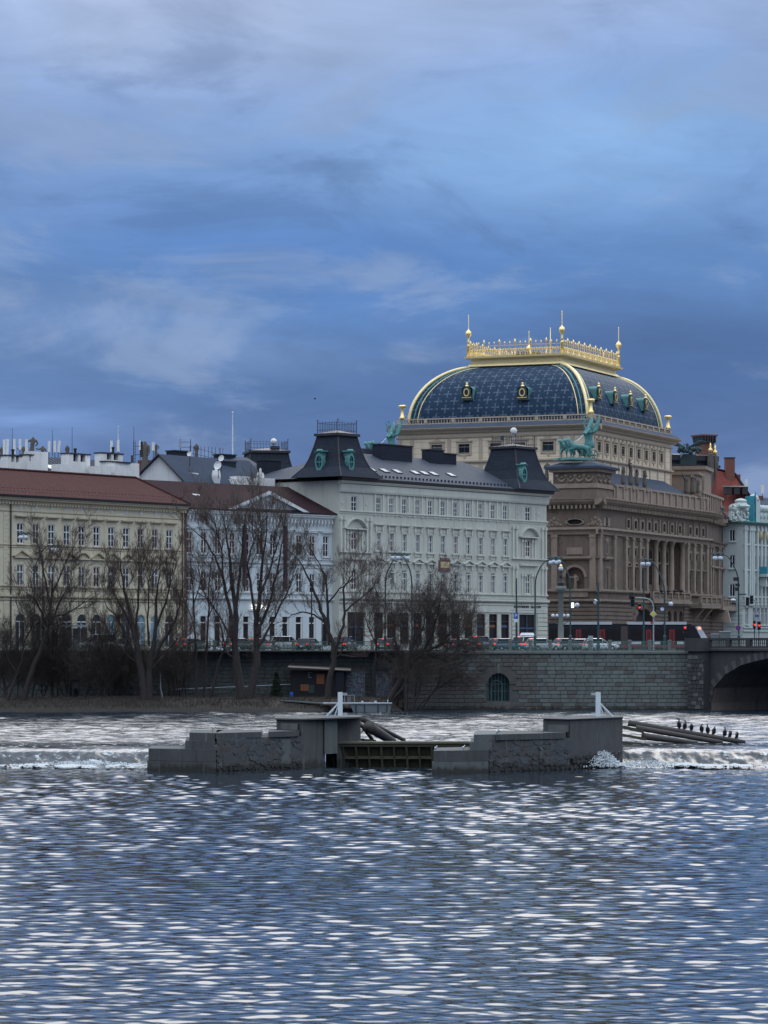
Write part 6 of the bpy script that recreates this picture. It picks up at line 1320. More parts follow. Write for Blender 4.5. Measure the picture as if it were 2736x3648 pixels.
# white chimney stacks, each a part of the yellow house standing along its ridge
def chimney(F, x0, x1, y0, y1, off, pots=2, m='chimney_white', step=None):
    u0, u1 = F.U(x0, off), F.U(x1, off); z1 = (F.Z(x0, y0, off) + F.Z(x1, y0, off)) / 2; z0 = F.Z((x0 + x1) / 2, y1, off) - 1.2; h = min(1.0, (z1 - z0) * .25)
    mb = MB(); mb.box(u0, u1, off, off + 1.3, z0, z1 - (h if pots else 0)); o = F.put('chimney', mb.mesh('chimney', M[m]))
    if pots:
        mb = MB(); w = u1 - u0; n_ = pots + 1
        for k in range(n_): a = u0 + w * k / n_ + (0 if k == 0 else w * .11); mb.box(a if k else u0, u0 + w * (k + 1) / n_ - (w * .11 if k < n_ - 1 else 0), off, off + 1.3, z1 - h, z1 - .02)
        ob('flue_top', mb.mesh('flue_top', M[m]), o); mb = MB(); mb.box(u0 + .1, u1 - .1, off + .55, off + .75, z1 - h, z1 - .05); PT('flue_core', mb, 'hut_dark', o)
        mb = MB(); mb.box(u0 - .10, u1 + .10, off - .10, off + 1.4, z1 - .02, z1 + .14); PT('cap', mb, 'gutter', o)
    return o
for a in ((-20, 29, 1637, 1674, 9.0, 0), (30, 78, 1625, 1676, 10.0, 2), (97, 118, 1622, 1676, 10.0, 1), (113, 171, 1609, 1677, 10.2, 0), (210, 265, 1655, 1688, 8.2, 0), (244, 321, 1619, 1688, 10.0, 2), (340, 396, 1662, 1697, 8.3, 0), (364, 438, 1617, 1668, 10.5, 2), (382, 496, 1648, 1692, 9.6, 0), (412, 440, 1660, 1696, 8.2, 0)):
    chimney(YF, *a)
mb = MB(); u0, u1 = YF.U(380, 9.5), YF.U(466, 9.5); z = YF.Z(420, 1648, 9.5); mb.box(u0, u1, 9.4, 10.8, z, z + .16); YF.pm('chimney_slab', mb, 'gutter')
for px, y0, y1 in ((50, 1600, 1625), (272, 1597, 1622), (407, 1592, 1620)):
    mb = MB(); u, z0 = YF.UZ(px, y1, 10.5); _, z1 = YF.UZ(px, y0, 10.5); mb.lathe([(.16, 0), (.16, z1 - z0 - .2), (.24, z1 - z0 - .18), (.2, z1 - z0)], (u, 10.7, z0), 8); YF.pm('flue_pipe', mb, 'hut_dark')
# white gable and dark slate roof
A = (xat(483, 405), 405.0); gh = thing('gable_house', 'house with white triangular gable and dark blue slate roof between chimneys', 'building', (A[0], A[1], ROAD), math.radians(-8)); GH = Face(gh, A, math.radians(-8))
ga, gb_, gp = GH.UZ(483, 1706), GH.UZ(652, 1712), GH.UZ(567, 1625)
mb = MB(); mb.quad((ga[0], 0, 0), (gb_[0], 0, 0), (gb_[0], 0, gb_[1]), (ga[0], 0, ga[1])); mb.tri((ga[0], 0, ga[1]), (gb_[0], 0, gb_[1]), (gp[0], 0, gp[1])); GH.pm('wall', mb, 'chimney_white')
mb = MB(); mb.box(gp[0] - 1.6, gp[0] + 1.8, -.02, .1, GH.Z(567, 1706), GH.Z(567, 1683)); mb.strip([(0, 0), (-.2, 0), (-.2, .15), (0, .2)], gp[0] - 1.9, gp[0] + 2.1); GH.pm('gable_panel', mb, 'chimney_white')
dx, dy = 9.0, 16.0                                     # the ridge runs back and right
mb = MB(); e = .5
def bk(p, k=1.0): return (p[0] + dx * k, dy * k, p[1])
rgt = (gb_[0] + .4, gb_[1] - .3); lft = (ga[0] - .4, ga[1] - .3); top = (gp[0], gp[1] + .25)
mb.quad((rgt[0], -e, rgt[1]), bk(rgt), bk(top), (top[0], -e, top[1])); mb.quad((lft[0], -e, lft[1]), (top[0], -e, top[1]), bk(top), bk(lft)); rf = GH.pm('roof', mb, 'slate_flat')
mb = MB(); mb.tube([(lft[0], -e, lft[1]), (top[0], -e, top[1]), (rgt[0], -e, rgt[1])], .16, 5); PT('barge_board', mb, 'gutter', rf)
# long slate roof to its right
rb, RF = face_from('slate_roof_house', 'house behind the palace, dark slate roof with black chimney boxes', 'building', 560, 399, 1000, 416)
ze, zr = RF.Z(780, 1742), RF.Z(700, 1645, 7); u1 = RF.U(985)
mb = MB(); mb.box(0, u1, 0, 13, 0, ze); RF.pm('wall', mb, 'chimney_white')
mb = MB(); mb.box(-.3, u1 + .3, -.3, 13.3, ze, ze + .2); RF.pm('roof', mb, 'slate_flat')
mb = MB(); a = RF.UZ(835, 1672, 9); b = RF.UZ(945, 1672, 9); c_ = RF.UZ(877, 1628, 11); d_ = RF.UZ(905, 1640, 11); a0 = RF.UZ(775, 1668, 9)
mb.add([(a0[0], 8, a0[1]), (b[0], 8, a0[1] - .2), (c_[0] + 1.2, 12, c_[1]), (c_[0] - .8, 12, c_[1])], [(0, 1, 2, 3)]); mb.add([(b[0], 8, a0[1] - .2), (b[0] + 1, 16, a0[1] - .2), (c_[0] + 1.2, 12, c_[1])], [(0, 1, 2)]); mb.add([(a0[0], 8, a0[1]), (c_[0] - .8, 12, c_[1]), (a0[0] - 1, 16, a0[1])], [(0, 1, 2)]); RF.pm('hip_roof', mb, 'sheet_metal')
mb = MB(); mb.box(a0[0], b[0], 8.1, 16, ze - 3, a0[1] - .05); mb.box(a0[0], b[0] + .2, 7.7, 8.1, a0[1] - .4, a0[1]); RF.pm('dormer_wall', mb, 'slate')
for x0, x1, y0, y1, off, m in ((622, 676, 1609, 1642, 7.5, 'slate'), (784, 841, 1646, 1722, 4.0, 'slate'), (944, 1001, 1642, 1700, 5.0, 'slate'), (660, 707, 1684, 1712, 2.0, 'chimney_white'), (848, 892, 1697, 1726, 1.0, 'chimney_white'), (934, 980, 1704, 1732, 0.5, 'chimney_white'), (830, 920, 1708, 1730, 1.4, 'chimney_white'), (713, 800, 1676, 1722, 5.0, 'slate_flat'), (790, 840, 1622, 1640, 12.0, 'slate')):
    roof_box(RF, x0, x1, y0, y1, off, m, below=2.0, cap='gutter' if m == 'slate' else None)
for x0, x1, y0, y1 in ((751, 789, 1676, 1722), (912, 943, 1684, 1716)):
    u0, z1 = RF.UZ((x0 + x1) / 2, y0, 1.5); _, z0 = RF.UZ((x0 + x1) / 2, y1, 1.5); w = (RF.U(x1, 1.5) - RF.U(x0, 1.5)) / 2 * .62; h = z1 - z0; mb = MB(); mb.lathe([(w * .75, -1.5), (w * .8, 0), (w, h * .5), (w, h * .62), (w * .78, h)], (u0, 1.5, z0), 10); mb.lathe([(w * .3, 0), (w * .3, .4), (w * .2, .6)], (u0, 1.5, z1), 6); RF.pm('vent_pot', mb, 'chimney_white')
mb = MB()
for k in range(10): mb.tube([(RF.U(677 + k * 13, 8), 8, zr - .2), (RF.U(677 + k * 13, 8), 8, zr + 2.2)], .035, 3)
mb.tube([(RF.U(677, 8), 8, zr + 2.1), (RF.U(790, 8), 8, zr + 1.2)], .03, 3); mb.tube([(RF.U(677, 8), 8, zr + 1.2), (RF.U(790, 8), 8, zr + .6)], .03, 3); RF.pm('roof_handrail', mb, 'iron_dark')
dsh = MB(); dsh.lathe([(.05, 0), (.65, .25), (.7, .3)], (0, 0, 0), 12)
for px, py, rr in ((676, 1618, .45), (790, 1634, .55), (778, 1660, .75)):
    p = pix(px, py, 404); t = thing('satellite_dish', {676: 'small white dish by the black box on the gable roof', 790: 'white dish on the ridge beside the black chimney box', 778: 'large white dish left of the tall black chimney box'}[px], 'satellite dish', (p[0], p[1], p[2]), 0); d = MB(); d.lathe([(.06 * rr, 0), (.5 * rr, .12 * rr), (.75 * rr, .32 * rr), (.72 * rr, .34 * rr), (.48 * rr, .16 * rr)], (0, 0, 0), 14); o = PT('dish', d, 'chimney_white', t); o.rotation_euler = (math.radians(75), 0, math.radians(-25)); mb = MB(); mb.tube([(0, .1, -1.6), (0, .1, .1)], .05, 5); PT('pole', mb, 'iron_dark', t)
# dark flat-topped tower
A = (xat(890, 462), 462.0); tw = thing('slate_tower', 'squat dark slate tower with iron cresting behind the palace roof', 'tower', (A[0], A[1], ROAD), math.radians(12)); TF = Face(tw, A, math.radians(12))
turret(TF, -.5, TF.U(1048), 0, 7.0, TF.Z(970, 1690), .9, TF.Z(970, 1609), [], 1.7)
mb = MB(); mb.box(0, TF.U(1043), .5, 6.5, 0, TF.Z(970, 1690)); TF.pm('wall', mb, 'chimney_white')
an = thing('roof_antenna', 'white ball camera and masts on the squat slate tower', 'antenna', pix(975, 1606, 465)); mb = MB(); mb.ball((0, 0, 1.4), .48, 10, 8); ob('dish', mb.mesh('dish', M['chimney_white'], True), an); mb = MB(); mb.tube([(0, 0, 0), (0, 0, 1.3)], .06, 5); mb.box(-.5, .9, -.2, .2, .1, .7); PT('mast', mb, 'iron_dark', an)
# flagpole and aerials
def aerial(name, label, px, y0, y1, Y, rad=.06, m='pole_grey', group=None):
    p = pix(px, y1, Y); h = (y1 - y0) / FPX * Y; t = thing(name, label, 'mast' if name != 'flagpole' else 'flagpole', p, 0, group); mb = MB(); mb.tube([(0, 0, -1.0), (0, 0, h * .5), (0, 0, h)], [rad, rad * .85, rad * .5], 5); ob('pole', mb.mesh('pole', M[m]), t); mb = MB(); mb.ball((0, 0, h), rad * 1.4, 6, 5); ob('tip', mb.mesh('tip', M[m]), t); return t
aerial('flagpole', 'tall thin white flagpole rising behind the slate roof', 829, 1470, 1645, 440, .10, 'chimney_white')
for px, y0, y1, l in ((44, 1528, 1640, 'leftmost'), (257, 1525, 1640, 'thin whip above the white chimney, right of the stone figure,'), (477, 1522, 1640, 'thin whip left of the ladder mast'), (187, 1535, 1600, 'short thin'), (785, 1597, 1640, 'low whip near the ridge dish')):
    aerial('whip_aerial', {44: 'leftmost dark whip aerial, left of the seated statues', 257: 'dark whip aerial above the middle white chimney', 477: 'dark whip aerial just left of the tall dark ladder', 187: 'short whip aerial between white panels right of the statues', 785: 'low whip aerial on the dark slate ridge'}[px], px, y0, y1, 430, .045, 'iron_dark')
def panel_antenna(label, px, y0, y1, Y, lean=0.0, w=.34):
    p = pix(px, y1, Y); h = (y1 - y0) / FPX * Y; t = thing('panel_antenna', label, 'antenna', p, 0, 'mobile phone panels on the far roof'); mb = MB(); mb.box(-w / 2, w / 2, -.1, .1, h * .18, h); o = PT('panel', mb, 'chimney_white', t); o.rotation_euler = (0, lean, 0); mb = MB(); mb.tube([(0, .15, -1), (0, .15, h * .8)], .05, 5); PT('pole', mb, 'iron_dark', t)
for px, y0, y1, ln, lab in ((15, 1566, 1640, 0, 'white antenna panel nearest the left edge of the roofs'), (25, 1564, 1640, .03, 'broad white antenna panel second from the left edge'), (51, 1564, 1630, 0, 'white antenna panel just right of the leftmost whip aerial'), (71, 1564, 1610, 0, 'short white antenna panel just left of the seated statues'), (94, 1564, 1620, 0, 'thin white antenna panel directly behind the seated statues'),
                        (174, 1571, 1620, .03, 'white antenna panel right of the seated statues, leftmost of three'), (195, 1570, 1620, 0, 'white antenna panel right of the seated statues, middle of three'), (207, 1570, 1620, .10, 'leaning white antenna panel right of the seated statues'), (397, 1570, 1618, 0, 'white antenna panel at the left end of the second white chimney group'), (421, 1567, 1618, 0, 'tall white antenna panel under a white spike above the chimneys'), (499, 1570, 1610, 0, 'white antenna panel on the dark ladder mast'), (546, 1575, 1612, 0, 'white antenna panel right of the dark pinnacle figure')):
    panel_antenna(lab, px, y0, y1, 428, ln)
aerial('whip_aerial', 'white spike standing on the tall antenna panel', 421, 1521, 1568, 428, .06, 'chimney_white')
lm = thing('ladder_mast', 'dark lattice ladder mast right of the white chimneys', 'mast', pix(479, 1700, 402)); h = 130 / FPX * 402; mb = MB()
for s in (-.12, .12): mb.tube([(s, 0, -1), (s, 0, h)], .035, 4)
k = 0
while k * .4 < h: mb.box(-.12, .12, -.02, .02, k * .4, k * .4 + .05); k += 1
PT('ladder', mb, 'iron_dark', lm); mb = MB()
for z in (h * .62, h * .85): mb.tube([(0, 0, z), (1.1, 0, z)], .04, 4)
mb.box(.8, 1.1, -.1, .1, h * .55, h * .98); mb.box(-.45, -.2, -.1, .1, h * .35, h * .6); PT('cross_arm', mb, 'iron_dark', lm)
fr_ = thing('antenna_frame', 'dark pipe frame with dish on the black roof box', 'antenna', pix(661, 1609, 420)); mb = MB()
for s in (-.7, .7): mb.tube([(s, 0, -.4), (s, 0, 1.7)], .06, 4)
mb.tube([(-.7, 0, 1.3), (.7, 0, 1.3)], .04, 4); mb.tube([(-.7, 0, .6), (.7, 0, .6)], .04, 4); PT('frame', mb, 'iron_dark', fr_); mb = MB(); mb.box(-.9, -.6, -.12, .12, .5, 1.6); PT('panel', mb, 'pole_grey', fr_)
# ================================================================== figures in stone and copper (one continuous skin each)
def skin(name, pts, edges, rad, m, sub=1, root=0):
    me = bpy.data.meshes.new(name); me.from_pydata(pts, edges, []); me.materials.append(m); bm = bmesh.new(); bm.from_mesh(me); L_ = bm.verts.layers.skin.verify(); bm.verts.ensure_lookup_table()
    for i, v in enumerate(bm.verts):
        q = rad[i]; v[L_].radius = (q, q) if not isinstance(q, tuple) else q; v[L_].use_root = i == root
    bm.to_mesh(me); bm.free(); tmp = bpy.data.objects.new('tmp', me); COL.objects.link(tmp); s = tmp.modifiers.new('s', 'SKIN'); s.use_smooth_shade = True; tmp.modifiers.new('u', 'SUBSURF').levels = sub
    dg = bpy.context.evaluated_depsgraph_get(); out_ = bpy.data.meshes.new_from_object(tmp.evaluated_get(dg)); bpy.data.objects.remove(tmp); out_.name = name
    if not out_.materials: out_.materials.append(m)
    return out_
def robed(m, h=2.4, arm='down', lean=0.0, seed=0, seated=False):
    r = random.Random(seed); k = h / 1.75; j = lambda s=.03: r.uniform(-s, s)
    P_ = [(0, 0, .95), (j(), j(), .55), (j(), j(), .02), (lean * .5, 0, 1.25), (lean, 0, 1.43), (lean + j(), -.02, 1.52), (lean + j(), -.05, 1.64)]
    if seated: P_ = [(0, 0, .55), (.0, -.38, .5), (.0, -.42, .02), (lean * .5, 0, .9), (lean, 0, 1.1), (lean, -.02, 1.18), (lean + .02, -.05, 1.3)]
    E = [(0, 1), (1, 2), (0, 3), (3, 4), (4, 5), (5, 6)]; R_ = [.16, .185, .215, .15, .135, .055, .10]; s = P_[4]
    aL = {'down': [(-.17, 0, -.06), (-.20, -.05, -.34), (-.13, -.14, -.52)], 'up': [(-.26, 0, .02), (-.45, -.05, .22), (-.5, -.05, .5)], 'out': [(-.2, 0, -.03), (-.4, -.1, -.12), (-.58, -.15, .02)], 'hip': [(-.18, 0, -.05), (-.30, 0, -.28), (-.12, -.1, -.42)]}
    for sgn, pose in ((1, arm), (-1, 'hip' if arm != 'down' else 'down')):
        b = len(P_)
        for q, (x, y, z) in enumerate(aL[pose]): P_.append((s[0] + sgn * x, s[1] + y, s[2] + z)); R_.append((.085, .065, .05)[q])
        E += [(4, b), (b, b + 1), (b + 1, b + 2)]
    P_ = [(x * k, y * k, z * k) for x, y, z in P_]; R_ = [q * k for q in R_]; return skin('figure', P_, E, R_, m, 1)
SS = M['statue_stone']; fig = [robed(SS, 2.9, 'hip', .05, 1), robed(SS, 2.9, 'up', -.05, 2), robed(SS, 2.9, 'down', 0, 3), robed(SS, 2.9, 'out', .1, 4), robed(SS, 2.6, 'out', .06, 5, True)]
plinth = MB(); plinth.box(-.5, .5, -.5, .5, -.5, 0); plm = plinth.mesh('plinth', M['theatre_trim'])
def statue(label, p, k, rz, sc=1.0, group='stone figures on the theatre', m=None):
    t = thing('statue', label, 'statue', p, rz, group); t.scale = (sc, sc, sc); ob('figure', fig[k], t); ob('plinth', plm, t); return t
def on_face(F, px, py, off): u, z = F.UZ(px, py, off); return world_of(F, u, off, z)
for px, y0, y1, k, lab in ((2220, 1650, 1731, 0, 'leftmost of the four stone figures on the theatre parapet'), (2247, 1645, 1733, 1, 'tallest stone figure on the parapet, second from left'), (2268, 1662, 1735, 3, 'slighter stone figure on the parapet with arm held out'), (2297, 1663, 1741, 2, 'rightmost of the four stone figures on the theatre parapet')):
    p = on_face(FR, px, y1 - 2, .3); sc = ((y1 - y0) / FPX * p[1]) / 2.9; statue(lab, p, k, TH + math.pi / 2, sc)
for px, y0, y1, k, lab in ((1897, 1638, 1715, 2, 'stone figure left of the pylon, half behind the slate turret'), (1948, 1642, 1715, 0, 'stone figure close to the left edge of the chariot pylon')):
    p = pix(px, y1, 483); statue(lab, p, k, TH, ((y1 - y0) / FPX * 483) / 2.9)
for px, y0, y1, k, lab in ((2443, 1690, 1760, 1, 'stone figure with raised arm left of the corner pedestal'), (2466, 1682, 1762, 3, 'broad stone figure group against the corner pedestal'), (2487, 1700, 1758, 2, 'shorter stone figure right against the corner pedestal'), (2575, 1775, 1850, 4, 'seated stone figure on the far right theatre cornice')):
    p = pix(px, y1, 522); statue(lab, p, k, TH + 1.2, ((y1 - y0) / FPX * 522) / 2.9)
t = thing('statue', 'stone figure standing in the arched niche of the pylon', 'statue', world_of(FL, nU, .35, nz0), TH, 'stone figures on the theatre'); ob('figure', robed(M['theatre_trim'], 2.9, 'out', 0, 8), t)
for px, y0, y1, k, lab in ((6, 1588, 1640, 2, 'stone figure on the far roof at the left edge'), (240, 1582, 1640, 2, 'slim stone figure above the second white chimney'), (517, 1563, 1690, 2, 'dark stone figure on a tall plinth beside the white gable'), (556, 1578, 1630, 0, 'paler stone figure above the white gable apex'), (700, 1576, 1640, 2, 'lone stone figure on the dark slate ridge'), (82, 1573, 1642, 4, 'left seated figure of the far stone statue group'), (114, 1550, 1642, 3, 'tallest figure of the far stone statue group'), (150, 1572, 1642, 4, 'right seated figure of the far stone statue group')):
    p = pix(px, y1, 455); statue(lab, p, k, 0, ((y1 - y0) / FPX * 455) / 2.9 * (1.15 if k == 4 else 1), 'stone figures on the roofs to the left')
bs = MB(); bs.box(-4.4, 2.6, -.8, .8, -6, -.2); tag(ob('plinth_block', bs.mesh('plinth_block', SS), None, pix(118, 1645, 456)), 'dark stone base under the far statue group', 'plinth')
bs = MB(); bs.box(-1.3, 1.3, -.8, .8, -8, 0, .25); tag(PT('plinth_block', bs, 'brick_red', None, pix(517, 1640, 456)), 'reddish tapering plinth under the dark figure by the gable', 'plinth')
# copper chariot group
CU = M['copper']
def horse(seed=0, rear=0.5, neck=1.0):
    """stepping horse, nose towards -x, about 2.9 m long"""
    r = random.Random(seed); j = lambda s=.04: r.uniform(-s, s)
    P_ = [(0, 0, 1.55), (-.65, 0, 1.62 + .1 * rear), (-1.15, 0, 1.68 + .2 * rear), (-1.55, 0, 2.15 + .2 * rear), (-1.72, 0, 2.62 + .2 * rear), (-1.98, 0, 2.62 + .15 * rear), (-2.35, 0, 2.28 + .15 * rear), (.7, 0, 1.60), (1.15, 0, 1.58)]
    E = [(0, 1), (1, 2), (2, 3), (3, 4), (4, 5), (5, 6), (0, 7), (7, 8)]; R_ = [.44, .46, .42, .30, .22, .18, .11, .47, .36]
    def leg(att, pts, rad):
        b = len(P_); prev = att
        for q, p in enumerate(pts): P_.append(p); R_.append(rad[q]); E.append((prev, b + q)); prev = b + q
    for s in (-.24, .24):
        leg(8, [(1.05, s, 1.15), (1.28, s, .68), (1.12, s, .30), (1.02 + j(.1), s, .04)], [.24, .12, .08, .10])
    leg(2, [(-1.2, -.24, 1.15 + .2 * rear), (-1.75, -.24, 1.05 + .5 * rear), (-1.9, -.24, .62 + .6 * rear), (-2.1, -.24, .45 + .65 * rear)], [.20, .12, .08, .09])
    leg(2, [(-1.15, .24, 1.05), (-1.25 - .2 * rear, .24, .62), (-1.15 - .2 * rear, .24, .30), (-1.2 - .2 * rear, .24, .04)], [.20, .12, .08, .10])
    leg(8, [(1.6, 0, 1.62), (1.85, 0, 1.1), (1.9, 0, .6)], [.12, .15, .06])
    leg(4, [(-1.62, .08, 2.86 + .2 * rear)], [.06])
    return skin('horse', P_, E, R_, CU, 1)
def victory(k=1.0):
    P_ = [(0, 0, 1.2), (.05, 0, .7), (.18, 0, .05), (-.05, 0, 1.55), (-.06, 0, 1.82), (-.10, 0, 1.98), (-.13, 0, 2.14)]; E = [(0, 1), (1, 2), (0, 3), (3, 4), (4, 5), (5, 6)]; R_ = [.36, .46, .62, .32, .26, .10, .16]
    for s, pts in ((-1, [(-.12, -.28, 1.8), (-.42, -.36, 1.55), (-.62, -.3, 1.35)]), (1, [(-.05, .28, 1.86), (-.15, .42, 2.2), (-.1, .45, 2.62)])):
        b = len(P_); P_ += pts; R_ += [.10, .08, .06]; E += [(4, b), (b, b + 1), (b + 1, b + 2)]
    P_ = [(x * k, y * k, z * k) for x, y, z in P_]; return skin('victory', P_, E, [q * k for q in R_], CU, 1)
def wing_mesh(k, sgn):
    mb = MB()
    for i in range(9):
        f = i / 8; a = math.radians(18 + 50 * f); L_ = (1.0 + .65 * f) * k; x0 = .1 * k + .30 * f * k
        p0 = (x0, sgn * .15 * k, 1.7 * k + .25 * f * k); p1 = (x0 + L_ * .32, sgn * (.15 * k + L_ * math.cos(a) * .75), p0[2] + L_ * math.sin(a)); md = tuple((p0[q] + p1[q]) / 2 for q in range(3)); mb.tube([p0, (md[0] + .1 * k, md[1], md[2]), p1], [.11 * k, .13 * k, .05 * k], 5)
    return mb.mesh('wing', CU, True)
def triga(label, base, rz, k=1.0, group='copper chariot groups on the theatre pylons'):
    t = thing('chariot_group', label, 'statue', base, rz, group); t.scale = (k, k, k)
    for i, (x, y, rear) in enumerate(((-1.1, -1.5, .55), (-.9, 0, .35), (-1.0, 1.5, .5))):
        o = ob('horse', horse(i, rear), t, (x, y, .35)); o.rotation_euler = (0, 0, math.radians((-14, 0, 14)[i]))
        mb = MB(); mb.box(x - 2.2, x + 2.0, y - .5, y + .5, 0, .35, .08); ob('base', mb.mesh('base', CU), t)
    mb = MB(); n2 = 9
    for q in range(n2):
        a0, a1 = math.radians(100 + 160 * q / n2), math.radians(100 + 160 * (q + 1) / n2); mb.add([(1.9 + .95 * math.cos(a0), .95 * math.sin(a0), .9), (1.9 + .95 * math.cos(a1), .95 * math.sin(a1), .9), (1.9 + .95 * math.cos(a1), .95 * math.sin(a1), 2.3), (1.9 + .95 * math.cos(a0), .95 * math.sin(a0), 2.3)], [(0, 1, 2, 3)])
    mb.box(1.1, 2.7, -.9, .9, .75, .95); ob('chariot_body', mb.mesh('chariot_body', CU), t)
    for s in (-1.05, 1.05):
        mb = MB(); mb.tube([(2.0 + .8 * math.cos(a), s, .85 + .8 * math.sin(a)) for a in np.linspace(0, 2 * math.pi, 17)], .09, 5)
        for a in np.linspace(0, math.pi, 4)[:-1]: mb.tube([(2.0 + .8 * math.cos(a), s, .85 + .8 * math.sin(a)), (2.0 - .8 * math.cos(a), s, .85 - .8 * math.sin(a))], .05, 4)
        ob('wheel', mb.mesh('wheel', CU), t)
    v = ob('victory', victory(1.75), t, (1.9, 0, 1.6))
    ob('wing', wing_mesh(1.55, 1), v); ob('wing', wing_mesh(1.55, -1), v)
    mb = MB(); ring_ = [(1.75 + .38 * math.cos(a), .78, 6.5 + .38 * math.sin(a)) for a in np.linspace(0, 2 * math.pi, 13)]; mb.tube(ring_, .07, 5); ob('wreath', mb.mesh('wreath', CU), t)
    for y in (-.5, .5): mb = MB(); mb.tube([(.75, y * .4, 3.95), (-.6, y, 3.0), (-1.9, y * 2.4, 2.75)], .045, 4); ob('rein', mb.mesh('rein', M['chimney_white'] if y < 0 else CU), t)
    return t
p = pix(2062, 1641, 478.5); triga('blue green copper chariot with three horses and winged driver on the right pylon', p, math.radians(35), 1.02)
p = pix(1362, 1634, 496); triga('green copper winged driver and chariot seen between turret and attic', (p[0], p[1], p[2] - .4), TH + math.radians(62), .95)
# ================================================================== houses right of the theatre
kb, KF = face_from('bank_house', 'dark stone house with winged sculpture behind the theatre', 'building', 2380, 600, 2560, 606)
z1, z2, z3 = KF.Z(2450, 1655), KF.Z(2450, 1660), KF.Z(2450, 1618); w = KF.U(2556)
mb = MB(); mb.box(0, w, 0, 25, 0, KF.Z(2450, 1662)); KF.pm('wall', mb, 'brick_red')
mb = MB(); mb.box(-.3, w + .3, -.6, 25, KF.Z(2450, 1664), KF.Z(2450, 1655)); mb.box(-.3, w + .3, -.5, 25, KF.Z(2450, 1712), KF.Z(2450, 1703)); KF.pm('cornice', mb, 'gutter')
mb = MB(); u0, u1 = KF.U(2418), KF.U(2475); mb.add([(u0, 0, z1), (u1, 0, z1), (u1, 0, z1 + 1.2), (u1 - .7, 0, z3), (u0 + .7, 0, z3), (u0, 0, z1 + 1.2)], [(0, 1, 2, 3, 4, 5)]); mb.prism([(u0, z1), (u1, z1), (u1, z1 + 1.2), (u1 - .7, z3), (u0 + .7, z3), (u0, z1 + 1.2)], -.6, 4); KF.pm('gable_block', mb, 'copper_dark')
mb = MB(); mb.strip([(0, 0), (-.5, 0), (-.5, 1.0), (0, 1.2)], 0, u0); mb.strip([(0, 0), (-.5, 0), (-.5, 1.0), (0, 1.2)], u1, w); KF.pm('parapet', mb, 'gutter', 0, 0, KF.Z(2450, 1640)); 
mb = MB(); mb.box(0, u0, .4, 6, z1, KF.Z(2400, 1622)); mb.box(u1, w - 2, .4, 6, z1, KF.Z(2500, 1620)); KF.pm('roof', mb, 'sheet_metal')
mb = MB(); mb.add([(0, -.5, KF.Z(2400, 1678)), (KF.U(2428), -.5, KF.Z(2400, 1678)), (KF.U(2405), 3, KF.Z(2400, 1655)), (0, 3, KF.Z(2400, 1655))], [(0, 1, 2, 3)]); KF.pm('copper_roof', mb, 'copper')
for px in (2400, 2440, 2455, 2470): u = KF.U(px); mb = MB(); mb.box(u - .55, u + .55, -.1, -.02, KF.Z(px, 1698), KF.Z(px, 1672)); KF.pm('window', mb, 'glass_pale')
mb = MB(); u0, u1 = KF.U(2507, 3), KF.U(2543, 3); mb.box(u0, u1, 3, 6, KF.Z(2520, 1660, 3), KF.Z(2520, 1572, 3)); mb.add(*(lambda q: (q.v, q.f))(MB().box(u0 - .6, u1 + .6, 2.4, 6.6, KF.Z(2520, 1553, 3), KF.Z(2520, 1548, 3)))); o = KF.pm('chimney', mb, 'brick_red'); mb = MB(); mb.box(u0 - .2, u1 + .2, 2.8, 6.2, KF.Z(2520, 1578, 3), KF.Z(2520, 1553, 3), -.2)
for k in range(5): mb.box(u0 + (u1 - u0) * k / 4 - .15, u0 + (u1 - u0) * k / 4 + .15, 2.45, 2.9, KF.Z(2520, 1576, 3), KF.Z(2520, 1552, 3))
PT('crown', mb, 'gutter', o)
for px, y0, y1 in ((2531, 1592, 1645), (2548, 1602, 1650)):
    u, zt = KF.UZ(px, y0, -1); _, zb = KF.UZ(px, y1, -1); mb = MB(); mb.lathe([(.7, -8), (.7, 0), (.55, (zt - zb) * .55), (.3, (zt - zb) * .6)], (u, -1, zb), 6); o = KF.pm('pinnacle', mb, 'statue_stone'); mb = MB(); mb.lathe([(.2, 0), (.42, .4), (.42, .7), (.15, 1.0), (.22, 1.3), (.03, 2.0)], (u, -1, zb + (zt - zb) * .6), 8); ob('finial', mb.mesh('finial', M['gold'], True), o)
ws = thing('winged_sculpture', 'dark green winged sculpture on the bank gable', 'statue', pix(2447, 1617, 600)); mb = MB()
for s in (-1, 1):
    for i in range(7):
        f = i / 6; mb.tube([(s * .4, 0, 1.0 + .2 * f), (s * (1.4 + f), 0, 1.6 + .9 * f), (s * (2.2 + 2.3 * f), .1, 1.5 + .8 * f)], [.22, .18, .06], 5)
ob('wing', mb.mesh('wing', M['copper_dark'], True), ws); ob('figure', robed(M['copper_dark'], 2.3, 'out', .05, 11), ws)
mb = MB(); r2 = random.Random(3)
for k in range(16): mb.ball((r2.uniform(-2.8, 2.8), r2.uniform(-.2, .4), .3 + r2.random() * .8 - .0), r2.uniform(.3, .55), 6, 5)
ob('base_carving', mb.mesh('base_carving', M['copper_dark'], True), ws)
